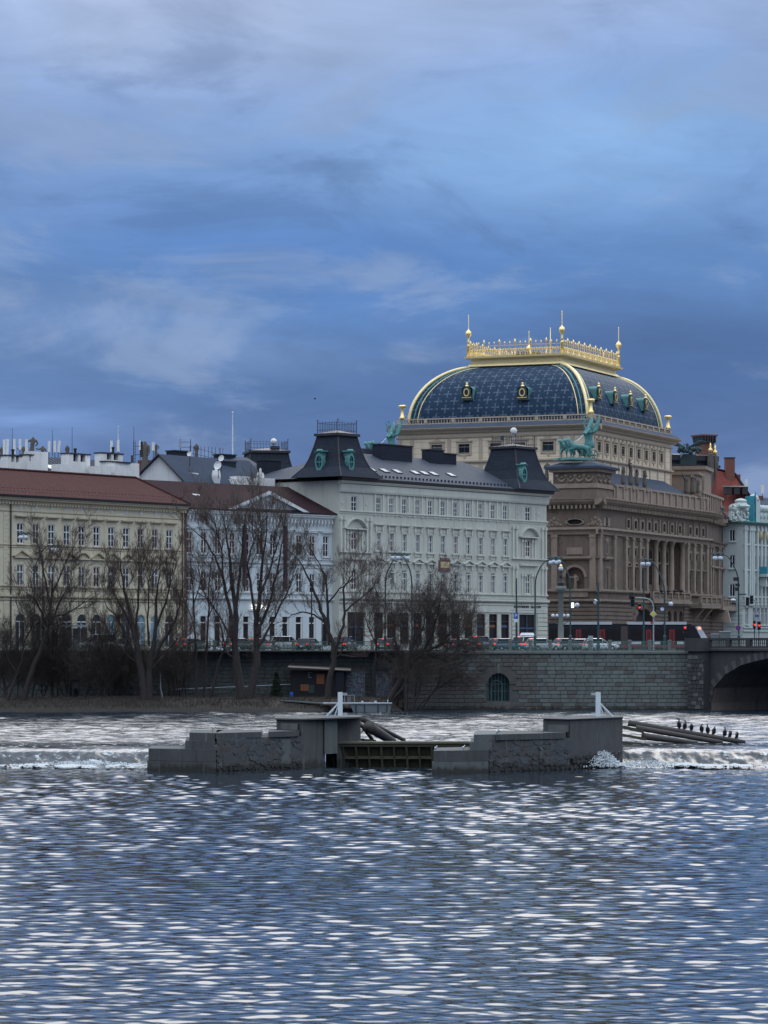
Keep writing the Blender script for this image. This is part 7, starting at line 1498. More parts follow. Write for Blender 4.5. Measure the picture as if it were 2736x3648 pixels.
# red roofed house
A = (xat(2540, 585), 585.0); rh = thing('red_roof_house', 'house with steep bright red tiled roof right of the theatre', 'building', (A[0], A[1], ROAD), math.radians(5)); RH = Face(rh, A, math.radians(5))
mb = MB(); g = lambda px, py, off: (RH.U(px, off), off, RH.Z(px, py, off))
p1, p2, p3, p4 = g(2550, 1868, 0), g(2678, 1776, 0), g(2618, 1688, 7), g(2555, 1672, 7)
mb.add([p1, (p2[0], 0, p2[2] - .0), p3, p4], [(0, 1, 2, 3)]); mb.add([p2, (p2[0], 14, p2[2]), p3], [(0, 1, 2)]); mb.add([(p2[0], 14, p2[2]), (p1[0], 14, p1[2]), p4, p3], [(0, 1, 2, 3)]); mb.add([(p1[0], 14, p1[2]), p1, p4], [(0, 1, 2)]); rf = RH.pm('roof', mb, 'tile_bright')
mb = MB(); mb.box(p1[0], p2[0] - .5, .6, 13, 0, p1[2] - .5); RH.pm('wall', mb, 'brick_red')
mb = MB(); mb.tube([p3, p2], .28, 5); mb.tube([p4, p3], .25, 5); PT('hip_tiles', mb, 'tile_brown', rf)
u, z = RH.UZ(2625, 1745, 1.5); 
for k in range(3): mb = MB(); mb.box(u - 2.4 + k * 1.6, u - 1.3 + k * 1.6, .2, 2.6, z - .9, z + .5); o = PT('dormer', mb, 'gutter', rf); mb = MB(); mb.add([(u - 2.7 + k * 1.6, 0, z + .5), (u - 1.0 + k * 1.6, 0, z + .5), (u - 1.0 + k * 1.6, 3.5, z + .9), (u - 2.7 + k * 1.6, 3.5, z + .9)], [(0, 1, 2, 3)]); PT('dormer_roof', mb, 'copper_dark', o)
roof_box(RH, 2586, 2618, 1632, 1690, 6, 'brick_red', below=3, cap='gutter'); roof_box(RH, 2622, 2638, 1690, 1710, 7, 'brick_red', below=3)
mb = MB(); u0, u1 = RH.U(2607, -1), RH.U(2676, -1); mb.add([(u0, -2, RH.Z(2640, 1812, -1)), (u1, -2, RH.Z(2640, 1806, -1)), (u1 - .5, 1, RH.Z(2640, 1775, -1)), (u0 + 1, 1, RH.Z(2640, 1777, -1))], [(0, 1, 2, 3)]); RH.pm('lower_roof', mb, 'slate_flat')
# pale ornate house at the right edge
NY = 545.0; A = (xat(2575, NY), NY); nb = thing('ornate_house', 'pale grey green ornate house with stucco pilasters at the right edge', 'building', (A[0], A[1], ROAD), math.radians(-6)); NF = Face(nb, A, math.radians(-6))
uc = NF.U(2646); zt = NF.Z(2610, 1866); NP, NT_ = M['nouveau_plaster'], M['nouveau_trim']
wins = []
for y0, y1 in ((1886, 1928), (1977, 2024), (2080, 2125), (2208, 2226)): wins.append((NF.U(2599), NF.U(2619), NF.Z(2609, y1), NF.Z(2609, y0)))
mb = MB(); wall_holes(mb, 0, uc, 0, zt, wins, .4); NF.put('wall', mb.mesh('wall', NP))
for a, b, c, d in wins:
    window(NF, (a + b) / 2, c, b - a, d - c, 'white_frame', (0,), tr=0, low=False, rnd=r); NF.put('sill', sill_box(b - a + .5, .2, .3).mesh('sill', NT_), (a + b) / 2, 0, c - .22)
B_ = (A[0] + uc * NF.e[0], A[1] + uc * NF.e[1]); NR = Face(nb, B_, math.radians(58)); wR = NR.U(2760); zt2 = NR.Z(2680, 1868)
wn2 = [NR.U(p) for p in (2661, 2688, 2702, 2716, 2729, 2742)]; rowsN = [(NR.Z(2690, a), NR.Z(2690, b)) for a, b in ((1940, 1888), (2030, 1980), (2125, 2078), (2225, 2165))]
mb = MB(); wall_holes(mb, 0, wR, 0, zt2, [(u - .55, u + .55, a, b) for u in wn2 for a, b in rowsN], .6); NR.put('wall', mb.mesh('wall', NP)); body_box(NR, 'rear_wall', NP, 0, wR, 18, 0, zt2, .62)
for u in wn2:
    for a, b in rowsN: window(NR, u, a, 1.1, b - a, 'white_frame', (0, 1), tr=.65, low=False, rnd=r, v=.2); NR.put('sill', sill_box(1.6, .2, .3).mesh('sill', NT_), u, 0, a - .22)
for px in (2650, 2655, 2668, 2675, 2681, 2695, 2709, 2722, 2736):
    u = NR.U(px); mb = MB(); mb.box(u - .28, u + .28, -.35, 0, NR.Z(2690, 2160), zt2 - .3); mb.box(u - .4, u + .4, -.45, 0, zt2 - 1.2, zt2 - .6); NR.put('pilaster', mb.mesh('pilaster', NT_))
for py in (1945, 2035, 2130, 2240, 2252): course(NR, 'string_course', NT_, 0, wR, NR.Z(2690, py), band_prof(.3, .25)); course(NF, 'string_course', NT_, 0, uc, NF.Z(2610, py), band_prof(.2, .08)) if py > 2200 else None
course(NR, 'cornice', M['copper'], -.3, wR, zt2, [(0, 0), (-.8, .1), (-1.0, .35), (0, .5)]); course(NF, 'cornice', M['copper'], -.5, uc + .4, zt, [(0, 0), (-.7, .1), (-.8, .35), (0, .5)])
for k in range(9): course(NF, 'base_course', NT_, 0, uc, .2 + .7 * k, [(0, .03), (-.1, .08), (-.1, .6), (0, .66)])
# parapet with stucco ornament
r2 = random.Random(17); zp = zt2 + .45
mb = MB(); mb.box(-2.2, 1.8, .1, .7, zp, zp + 2.4); mb.box(-4.5, -2.2, .1, .6, zp, zp + 1.6); mb.lathe([(1.3, 0), (1.5, .3), (1.0, .9), (1.1, 1.3), (.6, 1.6), (.1, 1.7)], (-.2, .3, zp + 2.3), 10); NR.put('parapet', mb.mesh('parapet', NT_))
mb = MB()
for k in range(70): mb.ball((r2.uniform(-4.2, 2.2), -.02 + r2.uniform(-.15, .1), zp + r2.random() ** 1.3 * 3.0), r2.uniform(.14, .34), 6, 5, 1, .7, 1)
NR.put('stucco_relief', mb.mesh('stucco_relief', NT_, True))
mb = MB(); mb.ball((-3.3, .4, zp + 2.1), .75, 12, 9); mb.lathe([(.5, 0), (.35, .8)], (-3.3, .4, zp + 1.5), 8); NR.put('stone_ball', mb.mesh('stone_ball', NT_, True))
u0 = NR.U(2679); mb = MB(); n3 = 10
for k in range(n3): a0, a1 = math.pi * k / n3, math.pi * (k + 1) / n3; mb.add([(u0 + 1.3, -.2, zp + 2.5), (u0 + 1.3 - 2.0 * math.sin(a0) * .6, -.2, zp + 2.5 - 2.9 * math.cos(a0)), (u0 + 1.3 - 2.0 * math.sin(a1) * .6, -.2, zp + 2.5 - 2.9 * math.cos(a1))], [(0, 1, 2)])
mb.box(u0 + .2, u0 + 1.3, -.2, 1.4, zp - .4, zp + 4.6); NR.pm('teal_gable_side', mb, 'teal_paint')
mb = MB(); mb.box(u0 + 1.35, u0 + 3.4, .0, 1.6, zp, zp + 4.0); mb.lathe([(1.0, 0), (.9, .5), (.5, .9), (.1, 1.05)], (u0 + 2.4, .8, zp + 4.0), 12); mb.box(u0 + 3.4, wR, .3, 1.2, zp, zp + 1.9); NR.put('gable', mb.mesh('gable', NT_))
for k in range(7): mb = MB(); u = u0 + 4.2 + 1.5 * k; mb.ball((u, .5, zp + 2.5), .7, 9, 6); mb.ball((u, .3, zp + 1.2), .35, 7, 5, 1, 1, 1.6); NR.put('stone_ball', mb.mesh('stone_ball', NT_, True))
mb = MB()
for k in range(5): mb.lathe([(.05, 0), (.5, .3), (.6, 1.0), (.5, 1.7), (.05, 2.0)], (NR.U(2706) + k * 2.3, -.1, zt2 - 2.9), 8)
NR.put('cartouches', mb.mesh('cartouches', M['nouveau_gold'], True))
u0, u1 = NR.U(2700), wR; z0 = NR.Z(2720, 2046); mb = MB(); mb.box(u0, u1, -1.8, 0, z0 - .5, z0); NR.put('balcony_slab', mb.mesh('balcony_slab', NT_)); mb = MB(); mb.box(u0, u1, -1.75, -1.65, z0, z0 + 1.3); mb.box(u0, u0 + .1, -1.65, 0, z0, z0 + 1.3); NR.pm('balcony_rail', mb, 'teal_paint')
for k in range(4): mb = MB(); u = u0 + .8 + 2.2 * k; mb.box(u - .3, u + .3, -1.4, 0, z0 - 2.2, z0 - .5, .1); NR.put('console', mb.mesh('console', NT_))
# roofs beyond it
b = MB(); b.box(-8, 30, 0, 20, 0, 0.1); far = thing('far_house', 'distant house with dark roof and cream wall at the right edge', 'building', (xat(2690, 640), 640, ROAD)); FF = Face(far, (xat(2690, 640), 640.0), 0.0)
mb = MB(); mb.box(-1, 30, 0, 15, 0, FF.Z(2710, 1800)); FF.pm('wall', mb, 'yellow_trim'); mb = MB(); mb.add([(-1.5, -.5, FF.Z(2710, 1803)), (30, -.5, FF.Z(2710, 1803)), (30, 7, FF.Z(2710, 1768)), (2, 7, FF.Z(2710, 1768))], [(0, 1, 2, 3)]); FF.pm('roof', mb, 'slate_flat'); mb = MB(); mb.box(.5, 2.3, 5, 7, FF.Z(2710, 1790), FF.Z(2710, 1762)); mb.box(4.5, 30, 5, 8, FF.Z(2710, 1790), FF.Z(2710, 1748)); FF.pm('chimney', mb, 'brick_red')
for px, y0, y1, lab in ((2659, 1708, 1740, 'white mast antenna above the red roof edge'), (2717, 1728, 1765, 'white mast antenna near the right picture edge')): panel_antenna(lab, px, y0, y1, 638, 0, .6)
# ================================================================== lamps, poles, signals, signs
def globe_pair(t, p, d=(1, 0), r_=.29, m='globe'):
    for k in (-.30, .30):
        mb = MB(); mb.ball((0, 0, -.34), r_, 12, 9); o = ob('globe', mb.mesh('globe', M[m], True), t, (p[0] + d[0] * k, p[1] + d[1] * k, p[2])); mb = MB(); mb.lathe([(.06, .16), (.17, .06), (.20, -.10)], (0, 0, 0), 8); PT('cap', mb, 'pole_green', o)
    mb = MB(); mb.tube([(p[0] - d[0] * .75, p[1] - d[1] * .75, p[2] + .16), (p[0] + d[0] * .75, p[1] + d[1] * .75, p[2] + .16)], .085, 5); mb.ball((p[0], p[1], p[2] + .2), .13, 6, 5); PT('cross_arm', mb, 'pole_green', t)
def arc_lamp(label, px, base_py, Y, path, globe, grp='tall street lamps with paired white globes', rr=.095):
    """path: photo points of the bent upper part, taken on the plane at depth Y"""
    b = (xat(px, Y), Y, ROAD + .08); t = thing('street_lamp', label, 'street lamp', b, 0, grp); rel = lambda q: (xat(q[0], Y) - b[0], 0, zat(q[1], Y) - b[2])
    pts = [(0, 0, 0), (0, 0, 1.6)] + [rel(q) for q in path]
    # smooth the bend
    sm = [pts[0], pts[1]]; C_ = pts[1:]
    for i in range(1, len(C_) - 1):
        for f in (.25, .75) if i < len(C_) - 2 else (.25, .75, 1.0):
            a, b_ = C_[i], C_[i + 1]; sm.append(tuple(a[k] + (b_[k] - a[k]) * f for k in range(3)))
    n = len(sm); mb = MB(); mb.tube(sm, [rr * (1.0 - .45 * i / (n - 1)) for i in range(n)], 7); PT('pole', mb, 'pole_green', t)
    mb = MB(); mb.lathe([(.2, 0), (.2, .3), (.15, .4), (.15, 1.5), (.18, 1.55), (.10, 1.7)], n=8); PT('foot', mb, 'pole_green', t)
    g = rel(globe); globe_pair(t, g); return t
arc_lamp('street lamp at far left whose arm leans right, lower globe pair', 122, 2318, 349.2, [(122, 2070), (123, 2020), (147, 1968), (160, 1950), (176, 1944), (192, 1946)], (192, 1949))
arc_lamp('street lamp at far left whose arm leans left, higher globe pair', 153, 2318, 349.0, [(153, 2030), (152, 1985), (138, 1945), (120, 1910), (104, 1900), (84, 1901)], (84, 1904))
arc_lamp('street lamp before the white house, pole bending right', 1372, 2318, 348.5, [(1372, 2090), (1376, 2045), (1395, 2005), (1408, 1985), (1420, 1978), (1440, 1978)], (1441, 1978))
arc_lamp('street lamp before the white house, pole bending left', 1468, 2318, 348.0, [(1468, 2090), (1464, 2040), (1448, 2000), (1434, 1982), (1420, 1977), (1408, 1977)], (1408, 1977))
arc_lamp('street lamp left of the white house corner, pole bending right', 1906, 2318, 346.5, [(1906, 2100), (1908, 2060), (1922, 2025), (1938, 2002), (1955, 1994), (1972, 1993)], (1972, 1994))
arc_lamp('street lamp right of the white house corner, pole bending left', 2032, 2318, 346.5, [(2031, 2090), (2028, 2055), (2014, 2020), (2003, 2000), (1993, 1992), (1980, 1990)], (1981, 1991))
arc_lamp('street lamp before the middle of the theatre, pole bending left', 2368, 2318, 346.5, [(2368, 2120), (2365, 2080), (2348, 2040), (2335, 2012), (2318, 1998), (2300, 1996)], (2300, 1999))
lr = arc_lamp('street lamp by the bridge carrying cameras and a round sign', 2632, 2275, 346.0, [(2631, 2090), (2628, 2045), (2608, 2005), (2596, 1984), (2580, 1975), (2558, 1974)], (2557, 1978))
def pole(label, px, y0, Y, rad=.10, m='pole_green', name='tram_pole', cat='pole', group='bare street poles'):
    b = (xat(px, Y), Y, ROAD + .05); h = zat(y0, Y) - b[2]; t = thing(name, label, cat, b, 0, group); mb = MB(); mb.tube([(0, 0, 0), (0, 0, h * .5), (0, 0, h)], [rad * 1.3, rad, rad * .7], 7); ob('shaft', mb.mesh('shaft', M[m]), t); mb = MB(); mb.lathe([(rad * 1.8, 0), (rad * 1.8, .5), (rad * 1.35, .7)], n=8); ob('foot', mb.mesh('foot', M[m]), t); return t, h
pk, hp = pole('green pole with blue parking sign in front of the corner cafe', 1840, 2060, 347.5, .11)
def plate(parent, name, m, x, z, w, h, y=-.16, rnd=0, extra=None):
    mb = MB()
    if rnd: mb.add([(x + w / 2 * math.cos(2 * math.pi * k / 20), y, z + h / 2 * math.sin(2 * math.pi * k / 20)) for k in range(20)] + [(x + w / 2 * math.cos(2 * math.pi * k / 20), y + .04, z + h / 2 * math.sin(2 * math.pi * k / 20)) for k in range(20)], [tuple(range(20))[::-1], tuple(range(20, 40))] + [(k, (k + 1) % 20, 20 + (k + 1) % 20, 20 + k) for k in range(20)])
    else: mb.box(x - w / 2, x + w / 2, y, y + .04, z - h / 2, z + h / 2)
    return ob(name, mb.mesh(name, M[m]), parent)
def relz(py, Y): return zat(py, Y) - ROAD - .05
s = plate(pk, 'parking_sign', 'sign_blue', -.08, relz(2194, 347.5), .48, .66); text_obj('letter', 'P', .58, M['sign_white'], (-.08, -.17, relz(2194, 347.5)), 0, s, .004); plate(pk, 'sub_plate', 'sign_white', -.08, relz(2211, 347.5), .44, .36)
pole('tall green pole between the two trams stops before the theatre pylon', 2131, 2075, 347.0, .12); pole('grey green pole left of the middle theatre lamp', 2293, 1998, 351, .10); pole('thin dark pole at the right end of the pale palace', 1110, 2065, 356, .09, 'iron_dark'); pole('short thin dark pole left of the downpipe of the pale palace', 1147, 2075, 357, .05, 'iron_dark')
mb = MB(); pass
ld = thing('floodlight', 'small white floodlight on the tall green pole', 'floodlight', (xat(2121, 346.7), 346.7, zat(2143, 346.7))); mb = MB(); mb.box(-.16, .16, -.2, .1, -.22, .22); o = PT('case', mb, 'globe', ld); o.rotation_euler = (.3, .35, 0); mb = MB(); mb.tube([(0, 0, .2), (.3, .1, .25)], .04, 4); PT('arm', mb, 'pole_green', ld)
sb = thing('hanging_lamp', 'lit white box and round lamp hanging beside the right lamp pole', 'lamp', (xat(2049, 346.3), 346.3, zat(2156, 346.3))); mb = MB(); mb.box(-.42, -.14, -.1, .1, -.28, .28); PT('lit_box', mb, 'lamp_lit', sb); mb = MB(); mb.ball((.22, 0, 0), .27, 10, 8); ob('globe', mb.mesh('globe', M['globe'], True), sb); mb = MB(); mb.tube([(-.56, 0, .36), (.35, 0, .36)], .04, 4); PT('arm', mb, 'pole_green', sb)
# candelabra on a stone column
cdl = thing('candelabra', 'stone column lamp crowned by a globe before the theatre pylon', 'street lamp', (xat(1998, 372), 372, ROAD)); H = zat(2100, 372) - ROAD
mb = MB(); mb.lathe([(.55, 0), (.55, .6), (.36, .8), (.30, H - .5), (.34, H - .45), (.62, H - .1), (.68, H + .35), (.5, H + .4)], n=10); ob('column', mb.mesh('column', M['wall_stone_pale'], True), cdl)
mb = MB(); mb.lathe([(.4, 0), (.42, .4), (.28, .6), (.16, .9), (.20, 1.3), (.10, 1.5), (.10, 1.85)], (0, 0, H + .4), 9); PT('bronze_neck', mb, 'iron_dark', cdl); mb = MB(); mb.ball((0, 0, H + 2.5), .30, 10, 8); o = ob('globe', mb.mesh('globe', M['globe'], True), cdl); mb = MB(); mb.lathe([(.16, 0), (.2, .1), (.05, .3)], (0, 0, H + 2.75), 7); PT('gilded_cap', mb, 'gold', o)
hz = zat(2194, 372) - ROAD
for px in (1970, 1985, 2008, 2023):
    dx = xat(px, 372) - xat(1998, 372); mb = MB(); mb.ball((0, 0, 0), .24, 9, 7); o = ob('globe', mb.mesh('globe', M['globe'], True), cdl, (dx, 0, hz)); mb = MB(); mb.tube([(0, 0, -.25), (0, 0, -.7), (-dx * .6, 0, -1.0), (-dx, 0, -1.1)], .05, 5); PT('arm', mb, 'iron_dark', o)
# traffic lights
def signal_head(parent, x, z, lit=None, y=-.1, side=False, sc=1.0):
    mb = MB(); mb.box(x - .17 * sc, x + .17 * sc, y - .16, y + .16, z - .5 * sc, z + .5 * sc); o = PT('signal_head', mb, 'iron_dark', parent)
    for k in (-1, 0, 1):
        mb = MB(); mb.lathe([(.12 * sc, 0), (.12 * sc, .14)], (0, 0, 0), 8); l = ob('lens', mb.mesh('lens', M['tail_red'] if lit == k else M['glass_dark']), o, (x, y - .16, z - k * -.32 * sc if False else z + k * .32 * sc)); l.rotation_euler = (math.pi / 2, 0, 0)
        mb = MB(); mb.strip([(0, 0), (-.24, -.05), (-.24, -.02), (0, .03)], x - .16 * sc, x + .16 * sc); PT('visor', mb, 'iron_dark', o, (0, y - .16, z + k * .32 * sc + .12 * sc))
    return o
tl = thing('traffic_light', 'white mast with curved arm carrying traffic lights and yellow diamond', 'traffic light', (xat(2328, 348), 348, ROAD + .05)); q = lambda px, py: (xat(px, 348) - tl.location[0], 0, zat(py, 348) - ROAD - .05)
mb = MB(); mb.tube([(0, 0, 0), (0, 0, 2), q(2328, 2165), q(2325, 2148), q(2315, 2136), q(2298, 2131), q(2262, 2129)], [.09, .08, .07, .07, .06, .06, .05], 7); PT('mast', mb, 'pole_grey', tl)
x, _, z = q(2253, 2141); signal_head(tl, x, z, None, sc=1.25); x, _, z = q(2249, 2122); plate(tl, 'signal_back', 'iron_dark', x, z, .5, .75)
x, _, z = q(2327, 2188); pl_ = plate(tl, 'priority_sign', 'sign_yellow', 0, 0, .42, .42); pl_.location = (x, -.1, z); pl_.rotation_euler = (0, math.pi / 4, 0); pl2 = plate(tl, 'sign_border', 'sign_white', 0, 0, .56, .56, y=-.14); pl2.location = (x, -.05, z); pl2.rotation_euler = (0, math.pi / 4, 0)
x, _, z = q(2326, 2219); plate(tl, 'red_sign', 'sign_red', x - .15, z, .3, .3, rnd=1)
for i, (px, py, Y, lit, lab) in enumerate(((2278, 2164, 352, 0, 'traffic light showing red under the curved white mast'), (2440, 2246, 347, 1, 'traffic light showing red in front of the tram nose'), (2688, 2225, 347, 0, 'left red traffic light on the white post at right'), (2704, 2228, 347, 0, 'right dark traffic light on the white post at right'))):
    b = (xat(px, Y), Y, ROAD + .05 if i != 0 else zat(py, Y) - .6); t = thing('traffic_light', lab, 'traffic light', b, 0); z = zat(py, Y) - b[2]; signal_head(t, 0, z, lit); mb = MB(); mb.tube([(0, .1, 0), (0, .1, z + .3)], .05, 6); PT('pole', mb, 'iron_dark', t)
tr_ = thing('traffic_light', 'curved grey mast with two dark signal heads at the right edge', 'traffic light', (xat(2694, 346.5), 346.5, ROAD + .05)); q = lambda px, py: (xat(px, 346.5) - tr_.location[0], 0, zat(py, 346.5) - ROAD - .05)
mb = MB(); mb.tube([(0, 0, 0), (0, 0, 2), q(2694, 2160), q(2691, 2144), q(2684, 2135), q(2676, 2132)], [.08, .08, .07, .06, .06, .05], 6); PT('mast', mb, 'pole_grey', tr_)
for px, py in ((2677, 2136), (2662, 2142)): x, _, z = q(px, py); signal_head(tr_, x, z, None)
x, _, z = q(2696, 2204); plate(tr_, 'sign_plate', 'pole_grey', x, z, .42, .62); x, _, z = q(2696, 2194); plate(tr_, 'sign_strip', 'sign_violet', x, z, .45, .16, y=-.2)
# fittings on the bridge lamp
Yl = 346.0; q = lambda px, py: (xat(px, Yl) - lr.location[0], 0, zat(py, Yl) - ROAD - .08)
for px, py, w_, h_ in ((2622, 2063, .6, .4), (2627, 2084, .45, .3), (2623, 2099, .3, .4)): x, _, z = q(px, py); mb = MB(); mb.box(x - w_ / 2, x + w_ / 2, -.3, .1, z - h_ / 2, z + h_ / 2); PT('camera_box', mb, 'iron_dark', lr)
x, _, z = q(2646, 2117); mb = MB(); mb.tube([(0, 0, z), (x + .4, 0, z)], .09, 5); PT('bracket', mb, 'pole_green', lr)
x, _, z = q(2612, 2138); mb = MB(); mb.ball((x, -.1, z), .22, 8, 6, 1.4, 1, .8); ob('white_camera', mb.mesh('white_camera', M['globe'], True), lr); mb = MB(); mb.ball((x, -.1, z - .35), .3, 8, 6, 1.3, 1, .5); ob('bowl_lamp', mb.mesh('bowl_lamp', M['iron_dark'], True), lr)
x, _, z = q(2629, 2237); plate(lr, 'sign_border', 'sign_red', x, z, .60, .60, y=-.18, rnd=1); plate(lr, 'round_sign', 'sign_violet', x, z, .47, .47, y=-.21, rnd=1)
ck = thing('street_clock', 'small blue white street clock beside the middle theatre lamp', 'clock', (xat(2359, 346.2), 346.2, zat(2170, 346.2))); mb = MB(); mb.lathe([(.24, -.08), (.24, .08)], (0, 0, 0), 16); o = PT('case', mb, 'sign_blue', ck); o.rotation_euler = (math.pi / 2, 0, 0); mb = MB(); mb.lathe([(.19, .0), (.19, .02)], (0, 0, 0), 16); o2 = PT('dial', mb, 'sign_white', ck, (0, -.1, 0)); o2.rotation_euler = (math.pi / 2, 0, 0); mb = MB(); mb.box(-.012, .012, -.13, -.12, 0, .16); mb.box(0, .11, -.13, -.12, -.01, .012); PT('hands', mb, 'iron_dark', ck)
gl = thing('hanging_lamp', 'round white globe hung on a short arm before the loggia', 'lamp', (xat(2390, 346.5), 346.5, zat(2152, 346.5))); mb = MB(); mb.ball((0, 0, 0), .26, 10, 8); ob('globe', mb.mesh('globe', M['globe'], True), gl); mb = MB(); mb.tube([(-.7, 0, .42), (.1, 0, .42)], .05, 4); mb.tube([(0, 0, .25), (0, 0, .42)], .04, 4); PT('arm', mb, 'pole_green', gl)
for px, y0, y1, w_, lab in ((2547, 2258, 2275, 26, 'small pale utility cabinet by the bridge head'), (2583, 2249, 2275, 36, 'larger pale utility cabinet by the bridge head')):
    Y = 346.8; t = thing('utility_cabinet', lab, 'cabinet', (xat(px, Y), Y, ROAD + .05)); w2 = w_ / FPX * Y / 2; mb = MB(); mb.box(-w2, w2, -.25, .25, 0, zat(y0, Y) - ROAD - .1); PT('body', mb, 'barge_grey', t); mb = MB(); mb.box(-w2 - .04, w2 + .04, -.3, .3, zat(y0, Y) - ROAD - .1, zat(y0, Y) - ROAD - .03); PT('top', mb, 'globe', t)
for i in range(4):
    px = (2320, 2380, 2404, 2425)[i] + 0; u, z = FR.UZ((2360, 2384, 2407, 2430)[i], 2105, -1.4); t = thing('spotlight', ('leftmost', 'second from the left', 'third from the left', 'rightmost')[i] + ' dark spotlight in the row along the theatre balcony', 'spotlight', world_of(FR, u, -1.3, z), TH + math.pi / 2, 'spotlights along the theatre balcony'); mb = MB(); mb.ball((0, 0, 0), .34, 8, 6, 1.3, 1, .7); PT('housing', mb, 'iron_dark', t); mb = MB(); mb.tube([(0, 0, -.2), (0, .3, -.8)], .06, 4); PT('arm', mb, 'iron_dark', t)
# ================================================================== vehicles
def lathe_y(r_, w, n=14): mb = MB(); mb.lathe([(r_ * .55, -w / 2), (r_, -w / 2 + .03), (r_, w / 2 - .03), (r_ * .55, w / 2)], (0, 0, 0), n); return mb
TYRE = lathe_y(.32, .20).mesh('tyre', M['rubber']); RIM = lathe_y(.19, .215).mesh('rim', M['tram_silver'])
def car(label, px, Y, heading, paint, kind='hatch', lights='tail', group='cars queueing on the embankment street', roofbox=False, brake=False):
    """heading: yaw of the nose measured from +x"""
    L_, W_ = {'hatch': (4.1, 1.76), 'suv': (4.6, 1.88), 'sedan': (4.6, 1.80), 'van': (5.0, 1.95)}[kind]; hb_, hr = {'hatch': (.92, 1.48), 'suv': (1.05, 1.72), 'sedan': (.90, 1.44), 'van': (1.15, 1.95)}[kind]
    t = thing('parked_car' if lights == 'none' else 'car', label, 'car', (xat(px, Y), Y, ROAD - .03), heading, group); x0, x1 = -L_ / 2, L_ / 2
    mb = MB(); st = [(x0, .42, .70, .90), (x0 + .12, .30, .86, .97), (x0 + .9, .22, hb_ - .02, 1.0), (0.2, .20, hb_, 1.0), (x1 - 1.15, .22, hb_ - .03, 1.0), (x1 - .25, .28, hb_ - .20, .95), (x1, .40, hb_ - .34, .84)]; vs = []
    for x, zb, zt_, f in st:
        w = W_ / 2 * f; vs += [(x, -w * .92, zb), (x, -w, zb + .22), (x, -w * .97, zt_ - .06), (x, -w * .86, zt_), (x, w * .86, zt_), (x, w * .97, zt_ - .06), (x, w, zb + .22), (x, w * .92, zb)]
    fs = [(i * 8 + k, i * 8 + (k + 1) % 8, (i + 1) * 8 + (k + 1) % 8, (i + 1) * 8 + k) for i in range(len(st) - 1) for k in range(8)] + [tuple(range(8))[::-1], tuple(range((len(st) - 1) * 8, len(st) * 8))]; mb.add(vs, fs); ob('body', mb.mesh('body', M[paint], True), t)
    rb = x0 + (.12 if kind != 'sedan' else .75); g = [(rb, rb + .42), (x1 - 1.25, x1 - 2.05)]; wt = W_ / 2
    def cab(sc, zlo, zhi, xa, xb, xc, xd): return [(xa, -wt * .90 * sc, zlo), (xb, -wt * .90 * sc, zlo), (xc, -wt * .74 * sc, zhi), (xd, -wt * .74 * sc, zhi), (xa, wt * .90 * sc, zlo), (xb, wt * .90 * sc, zlo), (xc, wt * .74 * sc, zhi), (xd, wt * .74 * sc, zhi)]
    ff = [(0, 1, 2, 3), (5, 4, 7, 6), (1, 5, 6, 2), (4, 0, 3, 7), (3, 2, 6, 7)]
    mb = MB(); mb.add(cab(1.0, hb_ - .04, hr - .05, g[0][0], g[1][0], g[1][1], g[0][1]), ff); PT('windows', mb, 'glass_dark', t)
    mb = MB(); mb.add(cab(1.0, hr - .055, hr, g[0][1] - .02, g[1][1] + .02, g[1][1] - .1, g[0][1] + .1), ff)
    for s in (-1, 1):
        for xa, xb in ((g[0][0], g[0][1]), (g[1][0], g[1][1]), (.05, .05)): mb.tube([(xa, s * wt * .905, hb_ - .04), (xb, s * wt * .75, hr - .04)], .05, 4)
    ob('roof', mb.mesh('roof', M[paint]), t)
    for x in (x0 + .82, x1 - .85):
        for s in (-1, 1): w_ = ob('wheel', TYRE, t, (x, s * (W_ / 2 - .08), .32)); w_.rotation_euler = (math.pi / 2, 0, 0); ob('rim', RIM, w_)
    for s in (-1, 1):
        mb = MB(); mb.box(x0 - .03, x0 + .08, s * W_ * .36 - .15, s * W_ * .36 + .15, .74, .92); ob('taillight', mb.mesh('taillight', M['tail_red'] if (lights == 'tail' and brake) else M['tail_dim']), t)
        mb = MB(); mb.box(x1 - .12, x1 + .0, s * W_ * .34 - .16, s * W_ * .34 + .16, .55, .70); ob('headlight', mb.mesh('headlight', M['head_warm'] if lights == 'head' else M['globe']), t)
    if brake: mb = MB(); mb.box(g[0][1] - .1, g[0][1] - .02, -.22, .22, hr - .13, hr - .05); PT('brake_light', mb, 'tail_red', t)
    mb = MB(); mb.box(x0 - .035, x0, -.28, .28, .50, .62); PT('number_plate', mb, 'sign_white', t)
    if roofbox: mb = MB(); mb.box(-1.1, .9, -.42, .42, hr + .1, hr + .42, .16); b_ = thing('roof_box', 'white roof box strapped on a car near the cafe corner', 'roof box', (t.location[0], t.location[1], t.location[2]), heading); PT('shell', mb, 'car_white', b_); mb = MB(); mb.box(-.6, -.5, -.6, .6, hr + .003, hr + .1); mb.box(.4, .5, -.6, .6, hr + .003, hr + .1); PT('rack', mb, 'iron_dark', b_)
    return t
HD = math.radians(48)
